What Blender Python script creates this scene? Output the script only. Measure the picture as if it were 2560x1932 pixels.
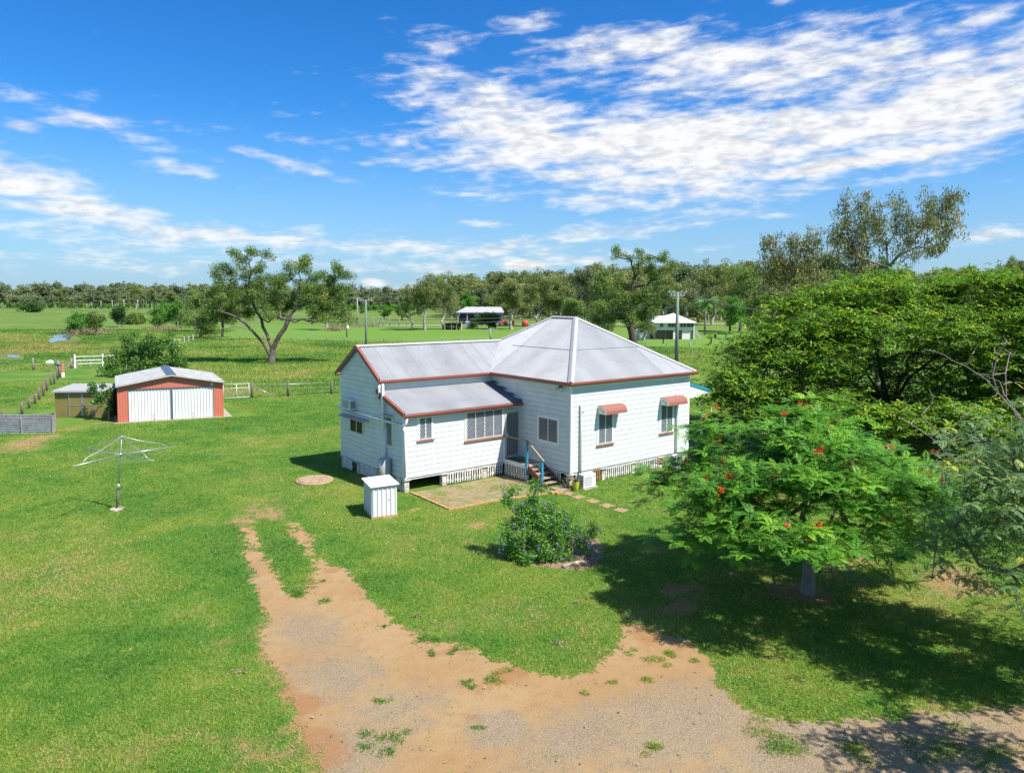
import bpy, math, random
import numpy as np
from mathutils import Vector, Matrix
R_ = math.radians
for o in list(bpy.data.objects): bpy.data.objects.remove(o)
scene = bpy.context.scene
COL = scene.collection

# ------------------------------------------------------------------ camera
YAW, PITCH, ROLL, FPX = .902, .06, .003, 1820.0
CAMP = np.array([-21.386, -22.933, 8.136])
FW = np.array([math.cos(YAW)*math.cos(PITCH), math.sin(YAW)*math.cos(PITCH), -math.sin(PITCH)])
_r = np.array([math.sin(YAW), -math.cos(YAW), 0.0]); _u = np.cross(_r, FW)
RT = math.cos(ROLL)*_r + math.sin(ROLL)*_u
UP = -math.sin(ROLL)*_r + math.cos(ROLL)*_u
cd = bpy.data.cameras.new('camera'); cam = bpy.data.objects.new('camera', cd); COL.objects.link(cam)
cd.sensor_width = 36; cd.lens = FPX/2560*36; cd.clip_end = 20000; cd.clip_start = .1
cd.shift_y = -(966-857.5)/2560
m = Matrix(((RT[0], UP[0], -FW[0], CAMP[0]), (RT[1], UP[1], -FW[1], CAMP[1]), (RT[2], UP[2], -FW[2], CAMP[2]), (0, 0, 0, 1)))
cam.matrix_world = m
scene.camera = cam

# ------------------------------------------------------------------ light, exposure
SUN_EL, SUN_AZ = R_(54), R_(-70)          # azimuth of the direction towards the sun, from +x
sd = bpy.data.lights.new('sun', 'SUN'); sd.energy = 4.95; sd.angle = R_(.53); sd.color = (1, .95, .87)
sun = bpy.data.objects.new('sun', sd); COL.objects.link(sun)
sdir = Vector((math.cos(SUN_AZ)*math.cos(SUN_EL), math.sin(SUN_AZ)*math.cos(SUN_EL), math.sin(SUN_EL)))
sun.rotation_euler = sdir.to_track_quat('Z', 'Y').to_euler()
sun.location = (0, 0, 40)
vs = scene.view_settings; vs.view_transform = 'Standard'; vs.look = 'None'; vs.gamma = 1; vs.exposure = .72
scene.render.engine = 'CYCLES'
scene.cycles.max_bounces = 5; scene.cycles.diffuse_bounces = 2; scene.cycles.transparent_max_bounces = 8
scene.cycles.glossy_bounces = 2; scene.cycles.transmission_bounces = 3
scene.cycles.use_denoising = True; scene.cycles.denoiser = 'OPENIMAGEDENOISE'; scene.cycles.denoising_input_passes = 'RGB_ALBEDO_NORMAL'; scene.cycles.denoising_prefilter = 'ACCURATE'

# ------------------------------------------------------------------ node helper
class NT:
    def __init__(s, tree): s.t = tree; s.n = tree.nodes; s.l = tree.links
    def new(s, typ, **kw):
        n = s.n.new(typ)
        for k, v in kw.items():
            if k == 'inp':
                for a, b in v.items():
                    if hasattr(b, 'node'): s.l.new(b, n.inputs[a])
                    else: n.inputs[a].default_value = b
            else: setattr(n, k, v)
        return n
    def math(s, op, a, b=None, c=None, clamp=False):
        n = s.n.new('ShaderNodeMath'); n.operation = op; n.use_clamp = clamp
        for i, v in enumerate((a, b, c)):
            if v is None: continue
            if hasattr(v, 'node'): s.l.new(v, n.inputs[i])
            else: n.inputs[i].default_value = v
        return n.outputs[0]
    def mix(s, f, a, b, mode='MIX'):
        n = s.n.new('ShaderNodeMix'); n.data_type = 'RGBA'; n.blend_type = mode
        for k, v in ((0, f), (6, a), (7, b)):
            if hasattr(v, 'node'): s.l.new(v, n.inputs[k])
            elif k == 0: n.inputs[0].default_value = v
            else: n.inputs[k].default_value = (*v, 1) if len(v) == 3 else v
        return n.outputs[2]
    def ramp(s, fac, stops):
        n = s.n.new('ShaderNodeValToRGB'); e = n.color_ramp.elements
        while len(e) < len(stops): e.new(.5)
        for i, (p, c) in enumerate(stops):
            e[i].position = p; e[i].color = (*c, 1) if not isinstance(c, (int, float)) else (c, c, c, 1)
        s.l.new(fac, n.inputs[0]); return n.outputs[0]
    def noise(s, vec, scale, detail=4, rough=.55, dist=0.0):
        n = s.new('ShaderNodeTexNoise', inp={'Scale': scale, 'Detail': detail, 'Roughness': rough, 'Distortion': dist})
        if vec is not None: s.l.new(vec, n.inputs['Vector'])
        return n.outputs[0]
    def mapr(s, v, a, b, c=0., d=1., smooth=True):
        n = s.n.new('ShaderNodeMapRange'); n.interpolation_type = 'SMOOTHSTEP' if smooth else 'LINEAR'
        s.l.new(v, n.inputs[0])
        for i, x in enumerate((a, b, c, d)): n.inputs[i+1].default_value = x
        return n.outputs[0]
    def attr(s, name):
        return s.new('ShaderNodeAttribute', attribute_name=name)

# ------------------------------------------------------------------ world: daylight sky with clouds
def ray(x, y): return FW + RT*(x-1280)/FPX - UP*(y-857.5)/FPX
def azt(x, y):
    d = ray(x, y); return math.atan2(d[1], d[0])-YAW, d[2]/math.hypot(d[0], d[1])
world = bpy.data.worlds.new("World"); scene.world = world; world.use_nodes = True
w = NT(world.node_tree)
for n in list(w.n): w.n.remove(n)
tc = w.new('ShaderNodeTexCoord').outputs['Generated']
sep = w.new('ShaderNodeSeparateXYZ', inp={0: tc})
hyp = w.math('SQRT', w.math('ADD', w.math('MULTIPLY', sep.outputs[0], sep.outputs[0]), w.math('MULTIPLY', sep.outputs[1], sep.outputs[1])))
T = w.math('DIVIDE', sep.outputs[2], w.math('MAXIMUM', hyp, .05))
# turn so that the azimuth seam lies away from the view
cx = w.math('ADD', w.math('MULTIPLY', sep.outputs[0], math.cos(YAW)), w.math('MULTIPLY', sep.outputs[1], math.sin(YAW)))
cy = w.math('SUBTRACT', w.math('MULTIPLY', sep.outputs[1], math.cos(YAW)), w.math('MULTIPLY', sep.outputs[0], math.sin(YAW)))
AZ = w.math('ARCTAN2', cy, cx)
sky = w.new('ShaderNodeTexSky', sky_type='NISHITA', sun_disc=False, sun_elevation=SUN_EL, sun_rotation=math.pi/2-SUN_AZ, air_density=1.0, dust_density=.35, ozone_density=3.0)
hs = w.new('ShaderNodeHueSaturation', inp={'Hue': .503, 'Saturation': 1.34, 'Value': 1.0, 'Color': sky.outputs[0]})
Tc = w.math('MAXIMUM', T, 0.0)
# plane of the cloud layer
pz = w.math('ADD', Tc, .05)
pv = w.new('ShaderNodeCombineXYZ', inp={0: w.math('DIVIDE', AZ, pz), 1: w.math('DIVIDE', 1.0, pz), 2: 0.0}).outputs[0]
fine = w.noise(pv, 3.2, 9, .62, .25)
pv2 = w.new('ShaderNodeCombineXYZ', inp={0: w.math('MULTIPLY', AZ, 10.), 1: w.math('MULTIPLY', Tc, 27.), 2: 4.0}).outputs[0]
puff = w.noise(pv2, 1.7, 10, .60, .15)
pv3 = w.new('ShaderNodeCombineXYZ', inp={0: w.math('MULTIPLY', AZ, 5.), 1: w.math('ADD', w.math('MULTIPLY', Tc, 44.), w.math('MULTIPLY', AZ, 6.)), 2: 9.0}).outputs[0]
streak = w.noise(pv3, 1.5, 7, .6, .5)
BL = [  # x, y, rx, ry, tilt deg (down to the right +), weight
 (1740, 360, 640, 95, -1, 1.05), (1330, 340, 310, 110, 18, .95), (1560, 445, 420, 50, 6, .85), (2010, 170, 520, 95, 5, .86), (1560, 120, 260, 50, 0, .8), (2440, 240, 260, 115, -14, .95), (2120, 310, 450, 40, -4, .9), (2130, 405, 290, 26, -5, .95),
 (1080, 95, 140, 36, 12, .56), (1090, 205, 130, 60, 30, .62), (1330, 60, 90, 30, 0, .55), (2400, 70, 160, 40, -18, .62),
 (200, 290, 260, 42, 14, .50), (330, 345, 160, 20, 6, .42), (50, 314, 46, 14, 5, .75), (450, 418, 110, 20, 3, .56), (740, 412, 170, 16, 13, .56), (600, 380, 40, 9, 15, .52),
 (80, 465, 180, 50, 16, .85), (230, 530, 210, 34, 10, .85), (700, 600, 560, 32, 3, .66), (1150, 625, 520, 30, 1, .62), (300, 590, 420, 46, 2, .55), (600, 655, 800, 34, 0, .42), (1000, 665, 500, 30, 0, .42),
 (1300, 662, 66, 20, 6, 1.0), (1440, 650, 110, 20, 4, .66), (1130, 716, 160, 13, -2, .6), (940, 708, 40, 16, 0, .62), (1530, 578, 280, 34, -5, .6), (1560, 500, 330, 34, 5, .66), (1180, 556, 90, 9, 3, .6), (1960, 540, 70, 9, 0, .5), (2470, 583, 130, 22, 2, .68), (1140, 487, 90, 10, 0, .5), (2050, 470, 130, 14, -3, .5)]
cov = None
for (x, y, rx, ry, tilt, wt) in BL:
    a0, t0 = azt(x, y); ca, sa = math.cos(R_(tilt)), math.sin(R_(tilt))
    da = w.math('SUBTRACT', AZ, a0); dt = w.math('SUBTRACT', T, t0)
    # image right is -azimuth, image up is +t
    k = FPX
    u = w.math('ADD', w.math('MULTIPLY', da, -ca*k/rx), w.math('MULTIPLY', dt, -sa*k/rx))
    v = w.math('ADD', w.math('MULTIPLY', da, -sa*k/ry), w.math('MULTIPLY', dt, ca*k/ry))
    r2 = w.math('ADD', w.math('MULTIPLY', u, u), w.math('MULTIPLY', v, v))
    g = w.math('MULTIPLY', w.math('EXPONENT', w.math('MULTIPLY', r2, -.72)), wt)
    cov = g if cov is None else w.math('MAXIMUM', cov, g)
nz = w.math('ADD', w.math('MULTIPLY', puff, .64), w.math('MULTIPLY', streak, .36))
nz = w.math('ADD', w.math('MULTIPLY', nz, .8), w.math('MULTIPLY', fine, .2))
den = w.math('ADD', w.math('MULTIPLY', cov, 1.0), w.math('MULTIPLY', w.math('SUBTRACT', nz, .5), 2.75))
# clouds elsewhere in the dome, out of this view
beh = w.mapr(w.math('ABSOLUTE', AZ), .75, 1.1, 0., .42)
den = w.math('ADD', den, w.math('MULTIPLY', beh, w.mapr(T, .02, .3)))
alpha = w.mapr(den, .25, .98, 0., .97)
shade = w.mapr(w.noise(pv2, 3.4, 7, .62, .1), .34, .60, .80, 1.03)
ccol = w.mix(shade, (.80, .88, 1.0), (.985, .99, 1.0))
cl = w.new('ShaderNodeVectorMath', operation='SCALE', inp={0: ccol}); w.l.new(w.math('MULTIPLY', shade, 6.3), cl.inputs['Scale'])
hz = w.mapr(T, -.05, .26, .84, 0.)
hcol = w.new('ShaderNodeVectorMath', operation='SCALE', inp={0: (.52, .70, 1.0)}); hcol.inputs['Scale'].default_value = 5.0
skc = w.mix(hz, w.mix(1., hs.outputs[0], (.46, .86, 1.10), 'MULTIPLY'), hcol.outputs[0])
# thin out clouds towards the zenith is not needed: the mask holds them
fin = w.mix(alpha, skc, cl.outputs[0])
bg = w.new('ShaderNodeBackground', inp={'Color': fin, 'Strength': .096})
wo = w.new('ShaderNodeOutputWorld'); w.l.new(bg.outputs[0], wo.inputs[0])

# ------------------------------------------------------------------ placing: a pixel of the photo to a point of the place
def onz(x, y, z=0.):
    d = ray(x, y); return CAMP + d*(z-CAMP[2])/d[2]
def at(x, y, depth): return CAMP + ray(x, y)*depth
def depth_of(p): return float((np.array(p)-CAMP) @ FW)
def proj(p):
    d = np.atleast_2d(p)-CAMP; z = d @ FW
    return 1280+FPX*(d @ RT)/z, 857.5-FPX*(d @ UP)/z, z
def crop(s, ox, oy): return lambda x, y: (ox+x/s, oy+y/s)
c3 = crop(2212/960, 1600, 400); c4 = crop(1.7, 1600, 950); c5 = crop(2212/1300, 400, 1200); c2 = crop(2146/900, 0, 600)
c8 = crop(2212/500, 500, 580); c6 = crop(2.212, 900, 600); c2b = crop(2212/565, 35, 830); c2c = crop(2212/565, 35, 650)
g1 = crop(2212/300, 1100, 720); g2 = crop(2212/320, 1580, 740); k5 = crop(2212/500, 1140, 1150); k7 = crop(2040/440, 560, 940)

# ------------------------------------------------------------------ materials
def mat(name, color, rough=.6, metal=0., noise=0., nscale=3., bump=0., bscale=20., spec=.5, dark=None, coord='Object'):
    M = bpy.data.materials.new(name); M.use_nodes = True; t = NT(M.node_tree); b = t.n['Principled BSDF']
    b.inputs['Base Color'].default_value = (*color, 1); b.inputs['Roughness'].default_value = rough
    b.inputs['Metallic'].default_value = metal; b.inputs['Specular IOR Level'].default_value = spec
    tcn = t.new('ShaderNodeTexCoord').outputs[coord]
    if noise > 0:
        n1 = t.noise(tcn, nscale, 6, .65)
        f = t.mapr(n1, .35, .7)
        dk = dark if dark else tuple(c*(1-noise) for c in color)
        t.l.new(t.mix(f, color, dk), b.inputs['Base Color'])
        t.l.new(t.mapr(n1, .3, .7, rough-.08, rough+.1), b.inputs['Roughness'])
    if bump > 0:
        bn = t.new('ShaderNodeBump', inp={'Strength': bump, 'Distance': .02, 'Height': t.noise(tcn, bscale, 5, .6)})
        t.l.new(bn.outputs[0], b.inputs['Normal'])
    return M
def leafmat(name, stops, trans=.35, rough=.5, tcol=(1.15, 1.25, .5), gain=1.0):
    stops = [(p, tuple(min(.85, v*gain) for v in c)) for p, c in stops]
    M = bpy.data.materials.new(name); M.use_nodes = True; t = NT(M.node_tree); b = t.n['Principled BSDF']; out = t.n['Material Output']
    a = t.attr('tint').outputs['Fac']
    c = t.ramp(a, stops)
    t.l.new(c, b.inputs['Base Color']); b.inputs['Roughness'].default_value = rough; b.inputs['Specular IOR Level'].default_value = .35
    tr = t.new('ShaderNodeBsdfTranslucent'); t.l.new(t.mix(1., c, tcol, 'MULTIPLY'), tr.inputs[0])
    mx = t.new('ShaderNodeMixShader', inp={0: trans}); t.l.new(b.outputs[0], mx.inputs[1]); t.l.new(tr.outputs[0], mx.inputs[2])
    t.l.new(mx.outputs[0], out.inputs[0]); return M
MT = {}
MT['paint'] = mat('weatherboard_paint', (.62, .665, .645), .55, noise=.07, nscale=1.3, dark=(.55, .59, .565))
MT['trim'] = mat('white_trim', (.78, .80, .78), .5, noise=.08, nscale=3)
MT['cream'] = mat('cream_frame', (.70, .67, .58), .45, noise=.1, nscale=4)
MT['red'] = mat('terracotta_paint', (.31, .082, .052), .5, noise=.2, nscale=2, dark=(.24, .068, .046))
MT['awning'] = mat('faded_awning_paint', (.29, .105, .075), .6, noise=.3, nscale=3, dark=(.24, .10, .08))
MT['sill'] = mat('sill_paint', (.36, .13, .08), .5, noise=.2, nscale=5)
MT['teal'] = mat('teal_paint', (.03, .26, .38), .45, noise=.15, nscale=6)
MT['stringer'] = mat('brown_red_timber', (.19, .06, .04), .55, noise=.25, nscale=6)
def roofmat(name, col, seam=None):
    M = bpy.data.materials.new(name); M.use_nodes = True; t = NT(M.node_tree); b = t.n['Principled BSDF']
    tcn = t.new('ShaderNodeTexCoord').outputs['Object']
    n1 = t.noise(tcn, .9, 7, .68); n2 = t.noise(tcn, 7., 4, .6)
    c = t.mix(t.mapr(n1, .38, .68), col, tuple(x*.82 for x in col))
    c = t.mix(t.mapr(n2, .60, .80), c, tuple(x*.72 for x in col))
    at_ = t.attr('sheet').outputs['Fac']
    c = t.mix(t.math('MULTIPLY', at_, .85), c, (.10, .10, .11))  # darkens sheet seams; paints corrugation shade along with dirt into the troughs
    t.l.new(c, b.inputs['Base Color']); b.inputs['Metallic'].default_value = .1
    t.l.new(t.mapr(n1, .3, .7, .38, .55), b.inputs['Roughness']); return M
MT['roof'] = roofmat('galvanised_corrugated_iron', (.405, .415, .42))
MT['cap'] = mat('ridge_cap_metal', (.43, .42, .40), .5, .1, noise=.12, nscale=4)
MT['lead'] = mat('dark_flashing', (.11, .14, .20), .45, .3, noise=.2, nscale=4)
MT['glass'] = mat('dark_glass', (.025, .03, .035), .07, noise=0, spec=.8)
MT['dark'] = mat('dark_void', (.02, .02, .02), .9)
MT['curtain'] = mat('white_lace_curtain', (.30, .33, .42), .9, noise=.6, nscale=9, dark=(.10, .12, .17))
MT['grille'] = mat('grille_metal', (.52, .53, .52), .5)
MT['conc'] = mat('old_concrete', (.42, .36, .27), .85, noise=.4, nscale=5, bump=.5, bscale=30)
MT['concbrown'] = mat('stained_concrete', (.42, .30, .175), .9, noise=.5, nscale=6, dark=(.24, .16, .10), bump=.6, bscale=25)
MT['stump'] = mat('painted_stump', (.62, .60, .54), .8, noise=.6, nscale=7, dark=(.30, .22, .15), bump=.4)
MT['batten'] = mat('batten_white', (.72, .72, .68), .75, noise=.35, nscale=6, dark=(.38, .33, .26))
MT['battenor'] = mat('batten_stained', (.36, .19, .07), .8, noise=.4, nscale=8)
MT['zinc'] = mat('galvanised_pipe', (.48, .50, .51), .4, .6, noise=.15, nscale=8)
MT['acw'] = mat('appliance_white', (.74, .75, .74), .4, noise=.06, nscale=4)
MT['acd'] = mat('vent_dark', (.06, .07, .08), .5)
MT['wood'] = mat('weathered_timber', (.20, .15, .11), .85, noise=.5, nscale=7, bump=.6, bscale=25)
MT['woodgrey'] = mat('grey_weathered_post', (.30, .27, .24), .85, noise=.45, nscale=7, bump=.6)
MT['tread'] = mat('tread_timber', (.34, .28, .20), .8, noise=.35, nscale=8)
MT['pine'] = mat('pine_skid', (.50, .34, .14), .75, noise=.3, nscale=8)
MT['shedwhite'] = mat('white_steel', (.70, .70, .68), .42, noise=.05, nscale=3)
MT['garred'] = mat('red_steel_cladding', (.58, .165, .10), .5, noise=.16, nscale=1.6, dark=(.50, .16, .11))
MT['olive'] = mat('olive_steel_cladding', (.26, .20, .065), .55, noise=.2, nscale=2)
MT['greyroof'] = mat('weathered_shed_roof', (.52, .52, .49), .5, .15, noise=.3, nscale=2)
MT['mat_green'] = mat('green_doormat', (.02, .11, .045), .95, noise=.3, nscale=20)
MT['deck'] = mat('deck_boards', (.24, .13, .09), .8, noise=.35, nscale=6)
MT['corrwall'] = mat('corrugated_old_iron', (.40, .40, .40), .5, .4, noise=.35, nscale=4)
MT['polegreen'] = mat('treated_pole_green', (.13, .22, .17), .8, noise=.3, nscale=3, dark=(.20, .24, .20))
MT['polegrey'] = mat('grey_pole', (.34, .34, .32), .8, noise=.3, nscale=3)
MT['wire'] = mat('wire', (.10, .10, .10), .6)
MT['fwire'] = mat('fence_wire', (.42, .42, .40), .5, .5)
MT['orange'] = mat('weathered_pink_paint', (.55, .22, .10), .7, noise=.4, nscale=9)
MT['lime'] = mat('lime_pot', (.38, .42, .02), .4)
MT['redtank'] = mat('red_water_tank', (.52, .07, .04), .5)
MT['steelblue'] = mat('blue_grey_steel', (.13, .17, .23), .5)
MT['paving'] = mat('paving_slab', (.46, .27, .17), .85, noise=.35, nscale=6, bump=.3)
MT['brick'] = mat('yellow_edging_brick', (.50, .29, .11), .85, noise=.35, nscale=7, bump=.4)
MT['log'] = mat('bleached_log', (.50, .40, .30), .85, noise=.4, nscale=9, bump=.5)
MT['housewhite'] = mat('far_house_white', (.76, .72, .71), .6, noise=.1, nscale=1)
MT['bark_grey'] = mat('rough_grey_bark', (.15, .12, .10), .9, noise=.55, nscale=4, dark=(.055, .045, .04), bump=.8, bscale=14)
MT['bark_pale'] = mat('pale_gum_bark', (.40, .36, .31), .8, noise=.5, nscale=2.5, dark=(.20, .17, .14), bump=.3)
MT['bark_smooth'] = mat('smooth_grey_bark', (.24, .19, .155), .8, noise=.4, nscale=4, dark=(.17, .14, .12), bump=.3)
MT['bark_dark'] = mat('dark_brown_bark', (.075, .055, .04), .9, noise=.5, nscale=4, bump=.6, bscale=14)
MT['twig'] = mat('bare_pinkish_twig', (.36, .26, .24), .8, noise=.3, nscale=5)
M = MT['paint']; t = NT(M.node_tree); b = t.n['Principled BSDF']; tco = t.new('ShaderNodeTexCoord').outputs['Object']
mpn = t.new('ShaderNodeMapping', inp={'Vector': tco, 'Scale': (3.2, 3.2, .35)}).outputs[0]
old = b.inputs['Base Color'].links[0].from_socket
stn = t.math('MULTIPLY', t.mapr(t.noise(mpn, 1.6, 7, .7, .2), .56, .80), .38)
t.l.new(t.mix(stn, old, (.40, .375, .33)), b.inputs['Base Color'])
LV = {}
LV['poinciana'] = leafmat('poinciana_leaf', [(0, (.022, .075, .012)), (.5, (.055, .155, .014)), (.85, (.11, .24, .02)), (1, (.19, .32, .03))], .30, gain=1.8)
LV['bigtree'] = leafmat('spreading_tree_leaf', [(0, (.014, .035, .007)), (.4, (.040, .088, .010)), (.7, (.085, .148, .012)), (.88, (.17, .21, .015)), (1, (.32, .20, .045))], .34, gain=2.7)
LV['greygreen'] = leafmat('grey_green_leaf', [(0, (.05, .09, .038)), (.6, (.09, .15, .06)), (.85, (.13, .19, .06)), (.93, (.24, .25, .05)), (1, (.32, .28, .05))], .35, gain=1.9)
LV['gum'] = leafmat('gum_leaf', [(0, (.03, .055, .014)), (.5, (.06, .10, .02)), (.85, (.095, .14, .028)), (1, (.20, .15, .05))], .3, gain=2.2)
LV['euc'] = leafmat('eucalypt_leaf', [(0, (.035, .042, .015)), (.5, (.085, .10, .028)), (.85, (.15, .16, .045)), (1, (.24, .16, .06))], .3, gain=2)
LV['olivefar'] = leafmat('olive_far_leaf', [(0, (.036, .050, .016)), (.5, (.066, .085, .026)), (1, (.115, .125, .04))], .3, gain=2.6)
LV['greyfar'] = leafmat('grey_far_leaf', [(0, (.035, .05, .025)), (.5, (.065, .085, .04)), (1, (.10, .12, .055))], .25, gain=2.5)
LV['brightfar'] = leafmat('bright_far_leaf', [(0, (.025, .075, .012)), (.5, (.05, .14, .018)), (1, (.10, .21, .025))], .35, gain=1.9)
LV['darkfar'] = leafmat('dark_far_leaf', [(0, (.015, .04, .012)), (.5, (.03, .075, .016)), (1, (.06, .12, .02))], .3, gain=1.8)
LV['shrub'] = leafmat('shrub_leaf', [(0, (.02, .06, .012)), (.5, (.05, .12, .018)), (.9, (.10, .19, .03)), (1, (.2, .22, .05))], .3, gain=2.4)
LV['broad'] = leafmat('broad_leaf', [(0, (.02, .055, .012)), (.5, (.045, .11, .02)), (.85, (.09, .17, .03)), (.95, (.2, .22, .04)), (1, (.3, .25, .05))], .3, gain=1.9)
LV['purple'] = leafmat('purple_flower', [(0, (.16, .09, .34)), (1, (.34, .24, .62))], .2, tcol=(1, 1, 1))
LV['flame'] = leafmat('orange_red_flower', [(0, (.62, .03, .01)), (1, (.80, .16, .02))], .25, tcol=(1, 1, 1))
LV['strap'] = leafmat('pot_plant_leaf', [(0, (.10, .11, .05)), (.6, (.20, .21, .12)), (1, (.34, .25, .18))], .2)
LV['dry'] = leafmat('dry_brush', [(0, (.16, .10, .07)), (1, (.36, .25, .17))], .1)
LV['palm'] = leafmat('palm_leaf', [(0, (.07, .17, .06)), (1, (.19, .36, .12))], .4)

# ------------------------------------------------------------------ object helpers
WL = {}      # world origin of every empty / part
def link(o, parent=None, kind=None):
    COL.objects.link(o)
    if parent is not None: o.parent = parent
    if kind: o['kind'] = kind
    return o
def tag(o, label, cat, group=None):
    o['label'] = label; o['category'] = cat
    if group: o['group'] = group
    return o
def thing(name, loc, label, cat, group=None):
    o = bpy.data.objects.new(name, None); o.empty_display_size = .3
    link(o); o.location = [float(v) for v in loc]; WL[o.name] = np.array(loc, float)
    return tag(o, label, cat, group)
def mesh_np(name, V, F, material, parent=None, tint=None, origin=None, smooth=False, kind=None, attrs=None, mats=None):
    """V (n,3) world coordinates, F (m,k) faces all of one size."""
    V = np.asarray(V, np.float64); F = np.asarray(F, np.int32)
    off = WL[parent.name] if parent is not None else (np.zeros(3) if origin is None else np.array(origin, float))
    me = bpy.data.meshes.new(name); k = F.shape[1]
    me.vertices.add(len(V)); me.vertices.foreach_set('co', (V-off).astype(np.float32).ravel())
    me.loops.add(F.size); me.loops.foreach_set('vertex_index', F.ravel())
    me.polygons.add(len(F)); me.polygons.foreach_set('loop_start', np.arange(0, F.size, k, dtype=np.int32))
    me.polygons.foreach_set('loop_total', np.full(len(F), k, np.int32))
    if smooth: me.polygons.foreach_set('use_smooth', np.ones(len(F), bool))
    me.update(calc_edges=True)
    if tint is not None:
        a = me.attributes.new('tint', 'FLOAT', 'FACE'); a.data.foreach_set('value', np.asarray(tint, np.float32))
    for an, (dom, val) in (attrs or {}).items():
        a = me.attributes.new(an, 'FLOAT', dom); a.data.foreach_set('value', np.asarray(val, np.float32))
    me.materials.append(material)
    o = bpy.data.objects.new(name, me); link(o, parent, kind)
    if parent is None and origin is not None: o.location = [float(v) for v in off]
    WL[o.name] = off
    return o
class MB:
    def __init__(s): s.v = []; s.f = []; s.sm = []
    def _add(s, vs, fs, smooth=False):
        b = len(s.v); s.v += [tuple(map(float, q)) for q in vs]; s.f += [tuple(b+i for i in f) for f in fs]; s.sm += [smooth]*len(fs); return s
    def poly(s, *pts): return s._add(pts, [tuple(range(len(pts)))])
    def obox(s, o, a, b, c):
        """box with corner o and edge vectors a, b, c"""
        o, a, b, c = [np.array(q, float) for q in (o, a, b, c)]
        if np.dot(np.cross(a, b), c) < 0: a, b = b, a
        P = [o, o+a, o+a+b, o+b, o+c, o+a+c, o+a+b+c, o+b+c]
        return s._add(P, [(3, 2, 1, 0), (4, 5, 6, 7), (0, 1, 5, 4), (1, 2, 6, 5), (2, 3, 7, 6), (3, 0, 4, 7)])
    def box(s, x0, x1, y0, y1, z0, z1): return s.obox((x0, y0, z0), (x1-x0, 0, 0), (0, y1-y0, 0), (0, 0, z1-z0))
    def bar(s, p, q, wd, ht, up=(0, 0, 1)):
        p, q, up = [np.array(k, float) for k in (p, q, up)]; d = q-p; d /= max(np.linalg.norm(d), 1e-9)
        sx = np.cross(d, up)
        if np.linalg.norm(sx) < 1e-5: sx = np.array([1., 0, 0])
        sx /= np.linalg.norm(sx); u = np.cross(sx, d)
        return s.obox(p-sx*wd/2-u*ht/2, sx*wd, u*ht, q-p)
    def tube(s, pts, r, n=8, cap=True):
        pts = [np.array(p, float) for p in pts]; rr = r if hasattr(r, '__len__') else [r]*len(pts)
        vs, fs = [], []; ref = None
        for i, p in enumerate(pts):
            t = pts[min(i+1, len(pts)-1)]-pts[max(i-1, 0)]; t /= max(np.linalg.norm(t), 1e-9)
            if ref is None: ref = np.array([0, 0, 1.]) if abs(t[2]) < .9 else np.array([1., 0, 0])
            a = np.cross(t, ref); a /= np.linalg.norm(a); b = np.cross(t, a); ref = np.cross(a, t)*1.0
            ref = np.cross(a, t)
            for k in range(n):
                th = 2*math.pi*k/n; vs.append(p+rr[i]*(math.cos(th)*a+math.sin(th)*b))
        for i in range(len(pts)-1):
            for k in range(n):
                k2 = (k+1) % n; fs.append((i*n+k, i*n+k2, (i+1)*n+k2, (i+1)*n+k))
        s._add(vs, fs, True)
        if cap:
            b = len(s.v)-len(vs); s.f.append(tuple(b+k for k in range(n))[::-1]); s.f.append(tuple(b+(len(pts)-1)*n+k for k in range(n))); s.sm += [False, False]
        return s
    def cyl(s, c, r, h, n=20, r2=None): return s.tube([c, (c[0], c[1], c[2]+h)], [r, r if r2 is None else r2], n)
    def prism(s, poly, ext):
        """closed planar polygon (list of 3d points) extruded by vector ext"""
        P = [np.array(p, float) for p in poly]; e = np.array(ext, float); n = len(P)
        fs = [tuple(range(n))[::-1], tuple(range(n, 2*n))]+[(i, (i+1) % n, n+(i+1) % n, n+i) for i in range(n)]
        return s._add(P+[p+e for p in P], fs)
    def build(s, name, material, parent=None, kind=None, origin=None):
        me = bpy.data.meshes.new(name)
        off = WL[parent.name] if parent is not None else (np.zeros(3) if origin is None else np.array(origin, float))
        me.from_pydata([(v[0]-off[0], v[1]-off[1], v[2]-off[2]) for v in s.v], [], s.f)
        me.polygons.foreach_set('use_smooth', s.sm)
        me.materials.append(material); me.update()
        o = bpy.data.objects.new(name, me); link(o, parent, kind)
        if parent is None and origin is not None: o.location = [float(v) for v in off]
        WL[o.name] = off; return o
def copy_tree(o, parent=None):
    c = o.copy(); COL.objects.link(c); c.parent = parent
    for ch in o.children: copy_tree(ch, c)
    return c

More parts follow.
